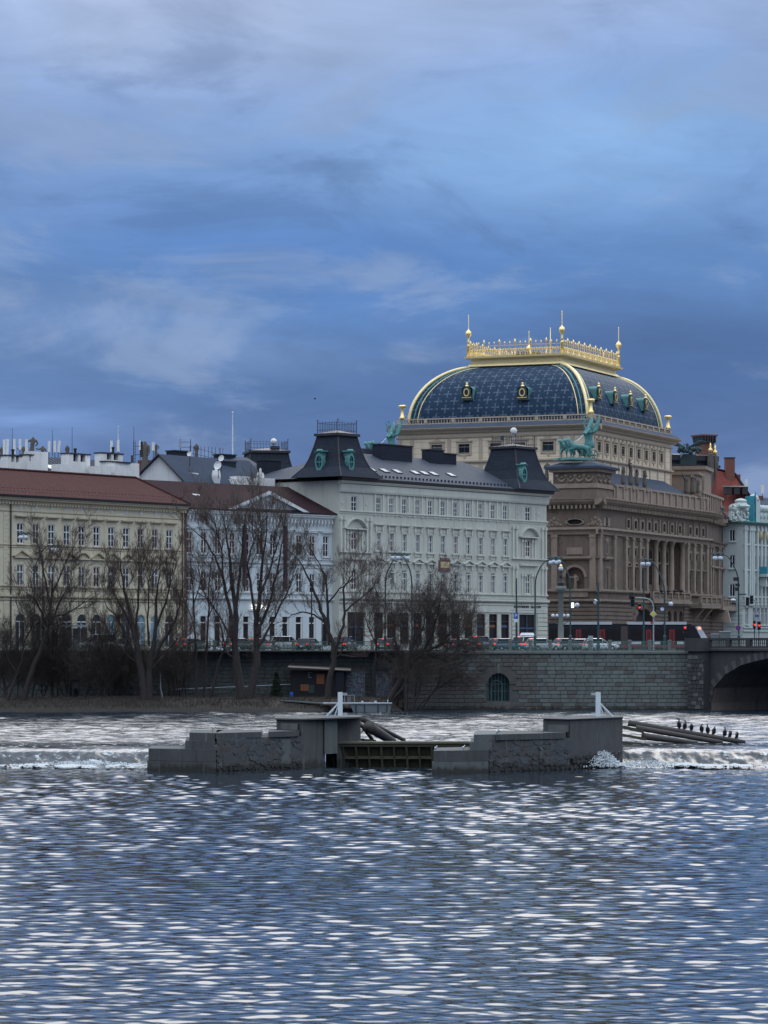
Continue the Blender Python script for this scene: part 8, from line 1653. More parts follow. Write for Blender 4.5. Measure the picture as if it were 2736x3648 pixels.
for a in (('silver car facing left with warm headlights behind the left railing', 345, 358, math.radians(195), 'car_silver', 'van', 'head'), ('white car roof just right of the standing person', 386, 364, math.radians(200), 'car_white', 'hatch', 'head'),
          ('dark car glimpsed between the slim trunks, one red light', 690, 357, HD, 'car_dark', 'hatch', 'tail', 'cars queueing on the embankment street', False, True), ('dark car behind the large double tree, one red light', 858, 355, HD, 'car_black', 'hatch', 'tail', 'cars queueing on the embankment street', False, True),
          ('dark small car with red light left of the silver estate', 930, 362, HD, 'car_grey', 'hatch', 'tail', 'cars queueing on the embankment street', False, True), ('silver estate car seen from the side behind the railing', 1025, 355, math.radians(14), 'car_silver', 'suv', 'none'),
          ('low dark car with dim pinkish tail lights', 1104, 354, math.radians(66), 'car_black', 'hatch', 'tail'), ('dark car with three bright brake lights before the leaning tree', 1230, 362, math.radians(72), 'car_dark', 'suv', 'tail', 'cars queueing on the embankment street', False, True),
          ('car with two red lights hidden in the bush branches', 1384, 358, math.radians(70), 'car_dark', 'hatch', 'tail', 'cars queueing on the embankment street', False, True), ('dark grey car just left of the dark off-roader', 1650, 362, math.radians(40), 'car_grey', 'sedan', 'tail', 'cars queueing on the embankment street', False, True),
          ('dark off-roader with bright brake lights left of the cafe', 1712, 356, math.radians(68), 'car_black', 'suv', 'tail', 'cars queueing on the embankment street', False, True), ('black car with raked side windows right of the off-roader', 1765, 364, math.radians(35), 'car_dark', 'sedan', 'none'),
          ('blue car left of the parking sign pole', 1805, 360, math.radians(30), 'car_blue', 'hatch', 'tail', 'cars queueing on the embankment street', False, True), ('silver car with a white roof box near the cafe corner', 1880, 363, math.radians(52), 'car_silver', 'suv', 'tail', 'cars queueing on the embankment street', True, True),
          ('pale blue silver car below the cafe corner pole', 1935, 356, math.radians(28), 'car_silver', 'hatch', 'tail', 'cars queueing on the embankment street', False, True), ('grey car in front of the theatre candelabra', 2030, 359, math.radians(30), 'car_grey', 'hatch', 'tail', 'cars queueing on the embankment street', False, True),
          ('white car right of the grey bollard block', 2140, 356, math.radians(8), 'car_white', 'hatch', 'none'), ('white car on the far lane left of the grey bollard block', 2075, 365, math.radians(10), 'car_white', 'sedan', 'none')): car(*a)
bl_ = MB(); bl_.box(-.26, .26, -.2, .2, 0, 1.65); tag(PT('bollard_block', bl_, 'pole_grey', None, (xat(2104, 345.6), 345.6, ROAD + .05)), 'grey upright block standing among the railing posts', 'bollard')
# tram
TY_ = 379.0; tm = thing('tram', 'long black and red tram passing in front of the theatre', 'tram', (xat(1955, TY_), TY_, ROAD - .03)); TLn = xat(2470, TY_) - xat(1955, TY_); tz = lambda py: zat(py, TY_) - ROAD + .03; tx = lambda px: xat(px, TY_) - tm.location[0]
mb = MB(); mb.box(0, TLn, 0, 2.5, .32, 3.05); PT('body', mb, 'tram_black', tm)
for a, b in ((1999, 2180), (2238, 2362), (2370, 2446)): mb = MB(); mb.box(tx(a), tx(b), -.03, 2.53, tz(2225), tz(2215)); PT('roof_panel', mb, 'tram_silver', tm)
mb = MB(); mb.box(0, TLn - .2, .3, 2.2, 3.05, 3.28); PT('roof', mb, 'tram_black', tm)
for a, b in ((1957, 2050), (2072, 2136), (2156, 2208), (2245, 2300), (2322, 2384), (2402, 2455)):
    mb = MB(); mb.box(tx(a), tx(b), -.02, -.001, 1.35, 2.65); PT('window', mb, 'glass_shop', tm)
for px in (2061, 2146, 2311, 2394):
    mb = MB(); mb.box(tx(px) - .34, tx(px) + .34, -.03, -.001, .4, 2.6); o = PT('door', mb, 'tram_red', tm); mb = MB(); mb.box(tx(px) - .18, tx(px) + .18, -.036, -.031, 1.2, 2.4); PT('pane', mb, 'glass_red', o)
for a, b in ((2177, 2238),): mb = MB(); mb.box(tx(2212), tx(2236), -.02, .2, .4, 3.0); PT('gangway', mb, 'brown_frame', tm)
mb = MB(); mb.box(0, TLn, -.025, -.001, .36, .72); PT('red_skirt', mb, 'tram_red', tm); mb = MB()
for a, b in ((2175, 2212), (2238, 2285), (2330, 2352), (2412, 2436), (2446, 2460)): mb.box(tx(a), tx(b), -.028, -.001, .80, 1.18)
PT('white_stripe', mb, 'tram_white', tm)
n0, n1 = tx(2470), tx(2520); mb = MB(); prof_n = [(n0, .32), (n1 + .1, .32), (n1 + .25, .9), (n1 + .1, 1.3), (n0 + .55, 3.0), (n0, 3.05)]; mb.prism(prof_n, .05, 2.45); PT('nose', mb, 'tram_black', tm)
mb = MB(); mb.prism([(tx(2477), 2.95), (tx(2494), 3.04), (n1 + .24, 1.2), (n1 - .55, 1.1)][::-1], -.03, 2.4); ws_ = PT('windscreen', mb, 'tram_front', tm)
mb = MB(); mb.box(tx(2486), tx(2497), -.06, -.031, 2.62, 2.9); PT('destination_display', mb, 'dest_lit', tm)
for px in (2000, 2110, 2230, 2350, 2440): mb = MB(); mb.box(tx(px) - 1.0, tx(px) + 1.0, .2, 2.3, .05, .4); PT('bogie', mb, 'rubber', tm)
mb = MB(); mb.tube([(6, 1.2, 3.28), (7.2, 1.2, 4.1), (6.0, 1.2, 4.8)], .04, 4); mb.box(5.6, 6.4, .4, 2.0, 4.8, 4.86); PT('pantograph', mb, 'iron_dark', tm)
wr = MB()
for y_, z_ in ((379.5, 5.5), (382.5, 5.6)): wr.tube([(xat(1955, y_), y_, ROAD + z_), (60, y_ - 4, ROAD + z_ - .1)], .02, 3)
wr.tube([pix(2430, 2150, 372), pix(2560, 2168, 360), pix(2636, 2148, 346), pix(2740, 2145, 346)], .02, 3); wr.tube([pix(2560, 2190, 360), pix(2640, 2170, 346.5), pix(2668, 2168, 346.5)], .02, 3)
tag(ob('overhead_wires', wr.mesh('overhead_wires', M['iron_dark'])), 'thin overhead tram wires crossing in front of the theatre', 'wire')
# traffic sign blob by the shelter, kiosk, shelter
sh = thing('bus_shelter', 'glass waiting shelter with pale roof strip behind the left trees', 'shelter', (xat(225, 356), 356, ROAD)); w_ = xat(305, 356) - xat(222, 356)
mb = MB(); mb.box(0, w_, 0, 1.8, 2.75, 3.0); PT('roof', mb, 'pole_grey', sh)
for k in range(4): mb = MB(); x = w_ * k / 3; mb.box(x - .05, x + .05, 0, .1, 0, 2.75); PT('post', mb, 'pole_green', sh)
for k in range(3): mb = MB(); mb.box(w_ * k / 3 + .06, w_ * (k + 1) / 3 - .06, 1.7, 1.74, .2, 2.6); PT('glass_panel', mb, 'glass_pale', sh)
# person at the railing
mb = None
def person(label, p, rz, coat):
    t = thing('person', label, 'person', p, rz); P_ = [(0, 0, .98), (-.11, 0, .90), (-.12, -.02, .50), (-.12, .02, .08), (-.12, -.12, .05), (.11, 0, .90), (.13, .05, .50), (.14, .10, .08), (.14, -.03, .05), (0, 0, 1.22), (0, -.01, 1.42), (0, -.02, 1.52), (0, -.03, 1.66), (-.20, 0, 1.40), (-.27, -.05, 1.14), (-.22, -.18, .95), (.20, 0, 1.40), (.28, -.03, 1.14), (.24, -.16, .94)]
    E = [(0, 1), (1, 2), (2, 3), (3, 4), (0, 5), (5, 6), (6, 7), (7, 8), (0, 9), (9, 10), (10, 11), (11, 12), (10, 13), (13, 14), (14, 15), (10, 16), (16, 17), (17, 18)]; R_ = [.17, .11, .075, .05, .045, .11, .075, .05, .045, .18, .15, .06, .105, .075, .06, .045, .075, .06, .045]
    ob('body', skin('body', P_, E, R_, M[coat], 1), t); mb = MB(); mb.ball((0, -.045, 1.655), .098, 8, 7, .9, 1, 1.15); ob('face', mb.mesh('face', M['skin_tone'], True), t); mb = MB(); mb.ball((0, .0, 1.70), .118, 8, 7, 1, 1.05, 1.0); ob('hair', mb.mesh('hair', M['cloth_dark'], True), t); return t
person('person in dark coat standing at the railing beside the shelter', (xat(380, 348.6), 348.6, ROAD + .08), 0.4, 'cloth_dark')
person('dark clothed person sitting low in front of the striped kiosk', (xat(270, 341), 341, 0.95), 0.2, 'cloth_dark')
# ================================================================== things on the low bank
ZB = 1.42
hut = thing('black_hut', 'black wooden hut with orange boards under the quay wall', 'hut', (xat(1035, 341.5), 341.5, ZB)); hx = lambda px: xat(px, 341.5) - hut.location[0]; hz_ = lambda py: zat(py, 341.5) - ZB
mb = MB(); mb.box(0, hx(1232), .6, 4, -.3, hz_(2390)); PT('wall', mb, 'hut_dark', hut); mb = MB(); mb.add([(-.3, -.4, hz_(2376)), (hx(1250), -.4, hz_(2388)), (hx(1250), 4.4, hz_(2378)), (-.3, 4.4, hz_(2368)), (-.3, -.4, hz_(2380)), (hx(1250), -.4, hz_(2392)), (hx(1250), 4.4, hz_(2382)), (-.3, 4.4, hz_(2372))], [(0, 1, 2, 3), (7, 6, 5, 4), (0, 4, 5, 1), (1, 5, 6, 2), (3, 7, 4, 0)]); PT('roof', mb, 'brown_frame', hut)
for x0, x1, y0, y1, m in ((1070, 1099, 2438, 2462, 'orange_board'), (1127, 1155, 2402, 2437, 'orange_board'), (1100, 1120, 2440, 2470, 'copper_dark'), (1195, 1225, 2395, 2480, 'tram_black')): mb = MB(); mb.box(hx(x0), hx(x1), .52, .6, hz_(y1), hz_(y0)); ob('board', mb.mesh('board', M[m]), hut)
mb = MB(); mb.box(hx(1098), hx(1101), .5, .6, hz_(2416), hz_(2394)); mb.box(hx(1098), hx(1110), .5, .6, hz_(2416), hz_(2412)); mb.box(hx(1098), hx(1112), .5, .6, hz_(2397), hz_(2394)); PT('white_mark', mb, 'barge_grey', hut)
gw = thing('graffiti_wall', 'low wall covered with pale blue graffiti beside the hut', 'wall', (xat(1233, 342.5), 342.5, ZB)); mb = MB(); mb.box(0, xat(1300, 342.5) - xat(1233, 342.5), 0, .3, -.5, zat(2393, 342.5) - ZB); PT('painted_face', mb, 'graffiti', gw); mb = MB(); mb.box(-.05, xat(1305, 342.5) - xat(1233, 342.5), -.06, .36, zat(2393, 342.5) - ZB, zat(2388, 342.5) - ZB); PT('capping', mb, 'concrete', gw)
gw = thing('graffiti_wall', 'second graffiti wall with reddish patches behind the leaning trunk', 'wall', (xat(1338, 342.8), 342.8, ZB)); mb = MB(); mb.box(0, xat(1395, 342.8) - xat(1338, 342.8), 0, .3, -.5, zat(2400, 342.8) - ZB); PT('painted_face', mb, 'graffiti', gw); mb = MB(); mb.box(-.05, xat(1398, 342.8) - xat(1338, 342.8), -.06, .36, zat(2400, 342.8) - ZB, zat(2396, 342.8) - ZB); PT('capping', mb, 'concrete', gw)
bg_ = thing('pontoon', 'grey steel pontoon moored beside the low bank', 'pontoon', (xat(1240, 331.5), 331.5, 0)); bx = lambda px: xat(px, 331.5) - bg_.location[0]; bz2 = lambda py: zat(py, 331.5)
mb = MB(); mb.prism([(bx(1262), -.15), (bx(1388), -.15), (bx(1395), bz2(2508)), (bx(1246), bz2(2508))], 0, 2.6); PT('hull', mb, 'barge_grey', bg_); mb = MB(); mb.box(bx(1150), bx(1397), -.12, 2.7, bz2(2508), bz2(2504)); PT('deck', mb, 'pole_grey', bg_)
for px in (1268, 1299, 1347, 1378): mb = MB(); mb.box(bx(px) - .05, bx(px) + .05, -.08, 0, 0, bz2(2510)); PT('rib', mb, 'iron_dark', bg_)
mb = MB()
for px in (1228, 1240, 1247, 1262): mb.tube([(bx(px), .3, bz2(2504)), (bx(px), .3, bz2(2477))], .035, 4)
mb.tube([(bx(1205), .3, bz2(2477)), (bx(1262), .3, bz2(2477))], .035, 4); PT('rail', mb, 'pole_grey', bg_)
for px in (1291, 1338): mb = MB(); mb.box(bx(px) - .12, bx(px) + .12, .2, .5, bz2(2504), bz2(2497)); PT('bollard', mb, 'globe', bg_)
mb = MB(); mb.tube([(bx(1381), .3, bz2(2504)), (bx(1381), .3, bz2(2495)), (bx(1384), .3, bz2(2494))], .05, 5); PT('davit', mb, 'globe', bg_)
gp_ = thing('gangway', 'long pale gangway plank leading along the bank to the pontoon', 'gangway', (xat(1000, 336), 336, zat(2494, 336))); mb = MB(); mb.add([(0, 0, 0), (xat(1215, 336) - xat(1000, 336), -2.5, zat(2506, 336) - zat(2494, 336)), (xat(1215, 336) - xat(1000, 336), -1.7, zat(2506, 336) - zat(2494, 336)), (0, .8, 0)] , [(0, 1, 2, 3)]); L2 = xat(1215, 336) - xat(1000, 336); dz2 = zat(2506, 336) - zat(2494, 336); mb.add([(0, 0, -.12), (L2, -2.5, dz2 - .12), (L2, -2.5, dz2), (0, 0, 0)], [(0, 1, 2, 3)]); PT('plank', mb, 'barge_grey', gp_)
st_ = thing('metal_stairs', 'dark metal staircase going down the quay wall behind the left trees', 'staircase', (xat(300, 345.5), 345.5, ZB)); q = lambda px, py: (xat(px, 345.5) - st_.location[0], zat(py, 345.5) - ZB)
for (a, b), (c, d) in (((q(308, 2330)), (q(380, 2412))), ((q(440, 2412)), (q(470, 2456)))):
    n = max(3, int(abs(b - d) / .2))
    for s in (0, 1.1): mb = MB(); mb.tube([(a, s, b), (c, s, d)], .12, 4); mb.tube([(a, s, b + 1.0), (c, s, d + 1.0)], .04, 4); PT('stringer', mb, 'iron_dark', st_)
    for k in range(n): f = (k + .5) / n; mb = MB(); mb.box(a + (c - a) * f - .14, a + (c - a) * f + .14, 0, 1.1, b + (d - b) * f - .03, b + (d - b) * f + .03); PT('step', mb, 'iron_dark', st_)
x0, z0 = q(348, 2412); x1, _ = q(440, 2412); mb = MB(); mb.box(x0, x1, 0, 1.2, z0 - .12, z0 + .06); PT('landing', mb, 'iron_dark', st_)
for px in (388, 430): x, _ = q(px, 2412); mb = MB(); mb.box(x - .13, x + .13, .3, .6, -.2, z0); PT('leg', mb, 'iron_dark', st_)
kk = thing('striped_kiosk', 'small kiosk with green side and white stripes under the wall', 'kiosk', (xat(250, 343), 343, ZB)); w_ = xat(279, 343) - xat(250, 343); h_ = zat(2425, 343) - ZB
mb = MB(); mb.box(0, w_, 0, 1.2, 0, h_); PT('body', mb, 'copper_dark', kk); mb = MB(); mb.box(-.08, w_ + .08, -.1, 1.3, h_, h_ + .12); PT('roof', mb, 'iron_dark', kk)
for k in range(4): mb = MB(); x = w_ * .30 + k * w_ * .17; mb.box(x, x + w_ * .09, -.03, 0, .3, h_ - .15); PT('slat', mb, 'pole_grey', kk)
for px, y0, y1, w_, m, lab in ((130, 2441, 2456, 11, 'pole_grey', 'small pale notice box on a post at the left'), (1038, 2465, 2492, 14, 'sign_blue', 'small blue barrel shape left of the black hut')):
    t = thing('notice_box' if px == 130 else 'barrel', lab, 'box' if px == 130 else 'barrel', (xat(px, 340), 340, ZB - .1)); w2 = w_ / FPX * 340 / 2; mb = MB(); z0, z1 = zat(y1, 340) - ZB + .1, zat(y0, 340) - ZB + .1
    (mb.box(-w2, w2, -.1, .1, z0, z1) if px == 130 else mb.lathe([(w2 * .9, 0), (w2, z1 * .5), (w2 * .9, z1)], n=10)); ob('panel' if px == 130 else 'drum', mb.mesh('panel', M[m]), t); mb = MB(); mb.box(-.03, .03, -.03, .03, 0, max(z0, .1)) if px == 130 else mb.lathe([(w2 * .95, z1 * .48), (w2 * 1.05, z1 * .5), (w2 * .95, z1 * .52)], n=10); ob('post' if px == 130 else 'hoop', mb.mesh('post', M['iron_dark']), t)
pp = MB(); pp.tube([(xat(613, 343.5), 343.5, zat(2456, 343.5)), (xat(1040, 343.5), 343.5, zat(2438, 343.5))], .05, 5); tag(ob('handrail', pp.mesh('handrail', M['pole_grey'])), 'long pale handrail running behind the tree trunks', 'handrail')
cg = thing('iron_cage', 'black iron cage frame at the foot of the wall', 'cage', (xat(600, 344), 344, ZB)); w_ = xat(638, 344) - xat(600, 344); h_ = zat(2425, 344) - ZB; mb = MB()
for x in (0, w_ * .5, w_):
    for y in (0, 1.2): mb.tube([(x, y, 0), (x, y, h_)], .06, 4)
for z in (.1, h_ * .5, h_): mb.tube([(0, 0, z), (w_, 0, z), (w_, 1.2, z), (0, 1.2, z), (0, 0, z)], .05, 4)
PT('frame', mb, 'iron_dark', cg); mb = MB()
for k in range(8): mb.tube([(w_ * k / 7, 0, 0), (w_ * k / 7, 0, h_)], .02, 3)
PT('bars', mb, 'iron_dark', cg)
bp = MB(); bp.tube([(0, 0, 0), (-.25, 0, 1.2), (-.25, 0, 3.0)], [.10, .07, .06], 6); tag(PT('pale_post', bp, 'pole_grey', None, (xat(580, 340), 340, ZB - .1)), 'thin pale blue post standing right of the willow trunk', 'post')
# ================================================================== birds
def cormorant(seed, pose):
    """upright perched bird, facing -y, about 0.75 m tall"""
    r = random.Random(seed); t = pose; P_ = [(0, .02, .30), (0, .10, .14), (0, .20, .02), (0, -.02, .43), (0, -.03, .52), (.0, .0, .60), (-.02, -.02, .68), (-.10, -.03, .69), (-.16, -.03, .67), (-.05, .0, .10), (-.05, -.02, .0), (.05, .0, .10), (.05, -.02, .0), (0, .30, -.12)]
    if t == 1: P_[5:9] = [(.02, .03, .56), (.06, .02, .60), (.12, .0, .57), (.16, 0, .53)]
    if t == 2: P_[5:9] = [(0, .05, .53), (-.03, .10, .52), (-.02, .16, .46), (0, .2, .40)]
    E = [(0, 1), (1, 2), (0, 3), (3, 4), (4, 5), (5, 6), (6, 7), (7, 8), (1, 9), (9, 10), (1, 11), (11, 12), (2, 13)]; R_ = [.125, .10, .06, .10, .055, .042, .045, .02, .010, .03, .02, .03, .02, .035]
    return skin('body', P_, E, R_, M['bird_black'], 1)
cm_ = [cormorant(k, k) for k in range(3)]; wngs = []
for s in (-1, 1): mb = MB(); mb.ball((s * .105, .05, .26), .11, 7, 6, .35, .8, 1.7); wngs.append(mb.mesh('wing', M['bird_black'], True))
fa, fb = pix(2238, 2575, 229.5), pix(2655, 2645, 228.5)
words = ['highest perched black bird at the top of the pipe row', 'second black bird down the pipe, neck stretched', 'third black bird down the pipe, head tucked', 'fourth black bird down, just below the gap', 'fifth black bird, close right of the fourth', 'sixth black bird, stout, leaning right', 'seventh black bird, slim, beside the lowest pair', 'eighth black bird, hunched with head turned right', 'lowest perched black bird at the water end']
for i, px in enumerate((2419, 2441, 2464, 2499, 2521, 2545, 2583, 2603, 2627)):
    lo, hi = 0.0, 1.0
    for _ in range(40):
        m_ = (lo + hi) / 2; p = [fa[k] + (fb[k] - fa[k]) * m_ for k in range(3)]; (lo, hi) = (m_, hi) if CX + FPX * p[0] / p[1] < px else (lo, m_)
    t = thing('cormorant', words[i], 'bird', (p[0], p[1], p[2] + .215 - .03 * i / 9), (-.3, .5, .2, -.4, -.3, .7, .4, .9, .9)[i], 'black birds perched on the long pipe'); sc = (1.05, 1.0, .95, 1.0, 1.0, 1.0, 1.0, .92, .9)[i]; t.scale = (sc * 1.1, sc, sc); ob('body', cm_[(0, 0, 2, 1, 0, 1, 0, 2, 2)[i]], t); ob('wing', wngs[0], t); ob('wing', wngs[1], t)
gm = MB(); gm.ball((0, 0, .14), .1, 7, 5, .8, 1.5, .8); gmm = gm.mesh('body', M['globe'], True); gh_ = MB(); gh_.ball((0, -.13, .25), .055, 6, 5); gh_.tube([(0, -.12, .18), (0, -.13, .25)], .04, 5); ghm = gh_.mesh('head', M['globe'], True); gl_ = MB(); gl_.tube([(0, 0, 0), (0, 0, .1)], .015, 4); glm = gl_.mesh('leg', M['iron_dark'])
for px, Y, zq, lab in ((1552, 206, zat(2674, 205), 'small gull at the front tip of the right pier'), (1651, 207.2, zat(2674, 205), 'small gull on the low cap of the right pier'), (1771, 209, zr2, 'small gull on the middle ledge of the right pier')):
    t = thing('gull', lab, 'bird', (xat(px, Y), Y, zq), .6, 'gulls on the right pier'); ob('body', gmm, t); ob('head', ghm, t); ob('leg', glm, t)
db = MB(); db.ball((0, 0, .06), .13, 8, 6, .7, 1.4, .7); dbm = db.mesh('body', M['bird_black'], True); dh = MB(); dh.tube([(0, -.16, .08), (0, -.19, .2)], .03, 5); dh.ball((0, -.2, .22), .055, 6, 5); dhm = dh.mesh('head', M['bird_black'], True)
for i, px in enumerate((1363, 1390, 1402, 1420, 1434, 1451)):
    t = thing('duck', ('leftmost', 'second from the left', 'third from the left', 'fourth from the left', 'fifth from the left', 'rightmost')[i] + ' of the tiny dark ducks in front of the pontoon', 'bird', (xat(px, 322 + i * .4), 322 + i * .4, 0.02), 1.4, 'ducks floating in a line'); ob('body', dbm, t); ob('head', dhm, t)
fb_ = thing('flying_bird', 'tiny dark bird flying in the blue sky', 'bird', pix(1122, 1421, 380)); mb = MB(); mb.ball((0, 0, 0), .09, 6, 5, 1.8, .7, .6); PT('body', mb, 'bird_black', fb_)
for s in (-1, 1): mb = MB(); mb.add([(.1, 0, 0), (-.1, 0, 0), (-.15, s * .25, .12), (-.02, s * .45, .05), (.08, s * .22, .14)], [(0, 1, 2, 4), (2, 3, 4)]); PT('wing', mb, 'bird_black', fb_)
sk = MB()
for k in range(5): sk.add([(-.5 + .2 * k, 0, 0), (-.4 + .2 * k, 0, 0), (-.45 + .2 * k, 0, .05)], [(0, 1, 2)])
stk = MB(); stk.tube([(0, 0, 0), (-.08, 0, .35)], .02, 4); tag(PT('stick', stk, 'bark', None, (xat(757, 209), 209.5, zr1)), 'short stick poking up from the left pier ledge', 'stick')
# ================================================================== bare trees
class Tree:
    def __init__(s, seed): s.r = random.Random(seed); s.tr = MB(); s.cr = MB()
    def limb(s, pts, r0, r1, n=7, mesh=None):
        k = len(pts); (mesh or s.tr).tube(pts, [r0 + (r1 - r0) * i / (k - 1) for i in range(k)], n, cap=False)
    def grow(s, p, d, L, rad, depth, up=.18, spread=.55):
        r = s.r; n = 3 if depth > 1 else depth + 1; pts = [p]; q = Vector(p); dd = Vector(d).normalized(); side = []
        for i in range(n):
            dd = (dd + Vector((r.gauss(0, .16), r.gauss(0, .16), r.gauss(0, .10) + up * .5))).normalized(); q = q + dd * (L / n); pts.append(tuple(q)); side.append((tuple(q), dd.copy()))
        e = rad * .55 if depth > 0 else rad * .35
        tgt = s.tr if rad > .045 else s.cr; s.limb(pts, rad, e, 5 if rad > .045 else 3, tgt)
        if depth <= 0: return
        kids = r.choice((3, 4)) if depth > 1 else r.choice((5, 6, 7))
        for c in range(kids):
            i = r.randrange(n) if c else n - 1; bp, bd = side[min(i, n - 1)]; a = r.uniform(0, 6.283); o = bd.orthogonal().normalized(); o2 = bd.cross(o); f = spread * r.uniform(.5, 1.25) if c else spread * .3
            nd = (bd + (o * math.cos(a) + o2 * math.sin(a)) * f + Vector((0, 0, up * .5))).normalized()
            s.grow(bp, nd, L * r.uniform(.55, .85), max(rad * r.uniform(.36, .56), .0088), depth - 1, up, spread)
    def done(s, label, base, cat='tree', group='bare trees on the low bank', name='bare_tree', twig='twig'):
        t = thing(name, label, cat, base, 0, group); sh = lambda mb: [tuple(v[k] - base[k] for k in range(3)) for v in mb.v]
        for nm, mb, m in (('trunk', s.tr, 'bark'), ('crown', s.cr, twig)):
            if mb.v: me = bpy.data.meshes.new(nm); me.from_pydata(sh(mb), [], mb.f); me.materials.append(M[m]); me.polygons.foreach_set('use_smooth', [True] * len(me.polygons)); ob(nm, me, t)
        return t
def tree(label, Y, seed, limbs, tips, depth=3, L=1.6, rt=.05, up=.2, spread=.55, dy=1.2, along=5, **kw):
    """limbs: list of (photo points, radius at foot, radius at end); tips: twig sprays start along the outer parts of the limbs"""
    T = Tree(seed); r = T.r; base = None
    for i, (pp, r0, r1) in enumerate(limbs):
        off = r.uniform(-dy, dy) if i else 0.0; pts = []
        for k, (px, py) in enumerate(pp): y = Y + off * k / max(1, len(pp) - 1) * (1 if i else .2); pts.append((xat(px, y), y, zat(py, y)))
        if base is None: base = (pts[0][0], Y, pts[0][2])
        sm = [pts[0]]
        for a, b in zip(pts[:-1], pts[1:]):
            for f in (.33, .67, 1.0): sm.append(tuple(a[k] + (b[k] - a[k]) * f + r.gauss(0, .05) * (f < 1) for k in range(3)))
        T.limb(sm, r0 * .84, r1 * .8, 8 if r0 > .15 else 6)
        n = len(sm); dirs = Vector(sm[-1]) - Vector(sm[-2]); T.grow(sm[-1], dirs, L, max(r1 * .9, rt * .7), depth, up, spread)
        for q in range(int(tips * 1.12) if i else tips):
            k = r.randrange(max(2, n // 2 if i == 0 else n // 4), n - 1); d = (Vector(sm[k + 1]) - Vector(sm[k])).normalized(); o = d.orthogonal().normalized(); o2 = d.cross(o); a = r.uniform(0, 6.283); nd = (d * .7 + (o * math.cos(a) + o2 * math.sin(a)) * .9 + Vector((0, 0, .3))).normalized(); fr_ = k / n; T.grow(sm[k], nd, L * r.uniform(.7, 1.15), rt * r.uniform(.6, 1.2), depth - (1 if r.random() < .4 else 0), up, spread)
    return T.done(label, base, **kw)
GB = 'bare trees on the low bank'
tree('big bare tree with two trunks rising from one foot before the pale palace', 337.5, 1, [
    ([(862, 2535), (858, 2470), (842, 2360), (836, 2290), (842, 2200), (828, 2080), (815, 1960), (800, 1860)], .66, .07), ([(880, 2530), (900, 2440), (915, 2330), (912, 2220), (925, 2120), (935, 2000), (950, 1900)], .60, .07),
    ([(838, 2280), (815, 2150), (795, 2060), (765, 1980), (728, 1920), (690, 1890)], .26, .05), ([(840, 2200), (850, 2080), (862, 1980), (868, 1880), (880, 1820)], .24, .05), ([(912, 2220), (895, 2100), (880, 2010), (905, 1930), (900, 1850)], .20, .05), ([(915, 2260), (960, 2150), (985, 2050), (1000, 1960), (1012, 1900)], .22, .05),
    ([(835, 2300), (800, 2230), (765, 2170), (735, 2120)], .16, .04), ([(925, 2300), (980, 2200), (1020, 2120), (1040, 2060)], .18, .04), ([(925, 2120), (960, 2040), (985, 1950), (975, 1880)], .15, .04), ([(795, 2060), (790, 1960), (770, 1880), (745, 1830)], .14, .04), ([(842, 2360), (800, 2310), (790, 2290)], .16, .05), ([(935, 2000), (930, 1900), (925, 1840)], .12, .04)], 9, 4, 1.9, .05, .22)
tree('tree with forked crown in front of the boundary of palace and white house', 338.5, 2, [
    ([(1163, 2495), (1172, 2430), (1190, 2360), (1186, 2290), (1160, 2220), (1138, 2150), (1110, 2080), (1080, 2020), (1055, 1985)], .42, .05), ([(1190, 2350), (1205, 2290), (1225, 2230), (1226, 2160), (1222, 2100), (1245, 2060), (1260, 2030)], .26, .05), ([(1172, 2300), (1168, 2200), (1165, 2120), (1160, 2060), (1140, 2010), (1120, 1980)], .22, .05),
    ([(1166, 2150), (1200, 2110), (1235, 2080), (1262, 2050)], .14, .04), ([(1226, 2180), (1265, 2150), (1310, 2110), (1350, 2060)], .14, .035), ([(1160, 2220), (1120, 2190), (1080, 2180), (1040, 2190), (1000, 2215)], .15, .035), ([(1240, 2268), (1265, 2262), (1308, 2250)], .07, .03), ([(1190, 2340), (1215, 2330), (1230, 2290)], .1, .04)], 6, 4, 1.8, .045, .2)
tree('many stemmed willow fanning out in front of the yellow house', 337.0, 3, [
    ([(515, 2500), (510, 2440), (500, 2380), (490, 2300), (470, 2220), (455, 2150), (440, 2080), (430, 2010)], .62, .06), ([(535, 2500), (530, 2420), (535, 2350), (550, 2280), (555, 2200), (560, 2110), (570, 2030)], .5, .06), ([(505, 2400), (470, 2310), (440, 2240), (410, 2190), (380, 2160)], .26, .05), ([(545, 2350), (590, 2270), (620, 2220), (640, 2160), (650, 2100)], .26, .05),
    ([(495, 2320), (485, 2220), (492, 2130), (500, 2050), (495, 1990)], .2, .05), ([(470, 2230), (430, 2160), (405, 2110), (390, 2060)], .16, .04), ([(555, 2240), (590, 2150), (605, 2080), (620, 2000)], .17, .04), ([(505, 2370), (450, 2330), (410, 2290), (370, 2270)], .14, .04), ([(545, 2380), (590, 2330), (620, 2290), (645, 2260)], .14, .04), ([(530, 2300), (525, 2200), (530, 2100), (540, 2020)], .16, .04)], 10, 4, 1.6, .04, .3, .5)
tree('leaning double tree at far left under the lamps', 336.8, 4, [
    ([(75, 2525), (95, 2450), (120, 2370), (150, 2300), (172, 2240), (178, 2180), (185, 2100), (190, 2030)], .44, .06), ([(165, 2260), (190, 2200), (215, 2140), (245, 2090), (260, 2060)], .2, .04), ([(172, 2240), (150, 2180), (120, 2130), (90, 2110)], .18, .04), ([(180, 2160), (165, 2080), (150, 2010), (140, 1960)], .16, .04), ([(185, 2120), (215, 2050), (240, 1990), (272, 1930)], .15, .035), ([(178, 2200), (230, 2190), (280, 2160), (310, 2130)], .14, .04)], 11, 4, 1.55, .04, .2)
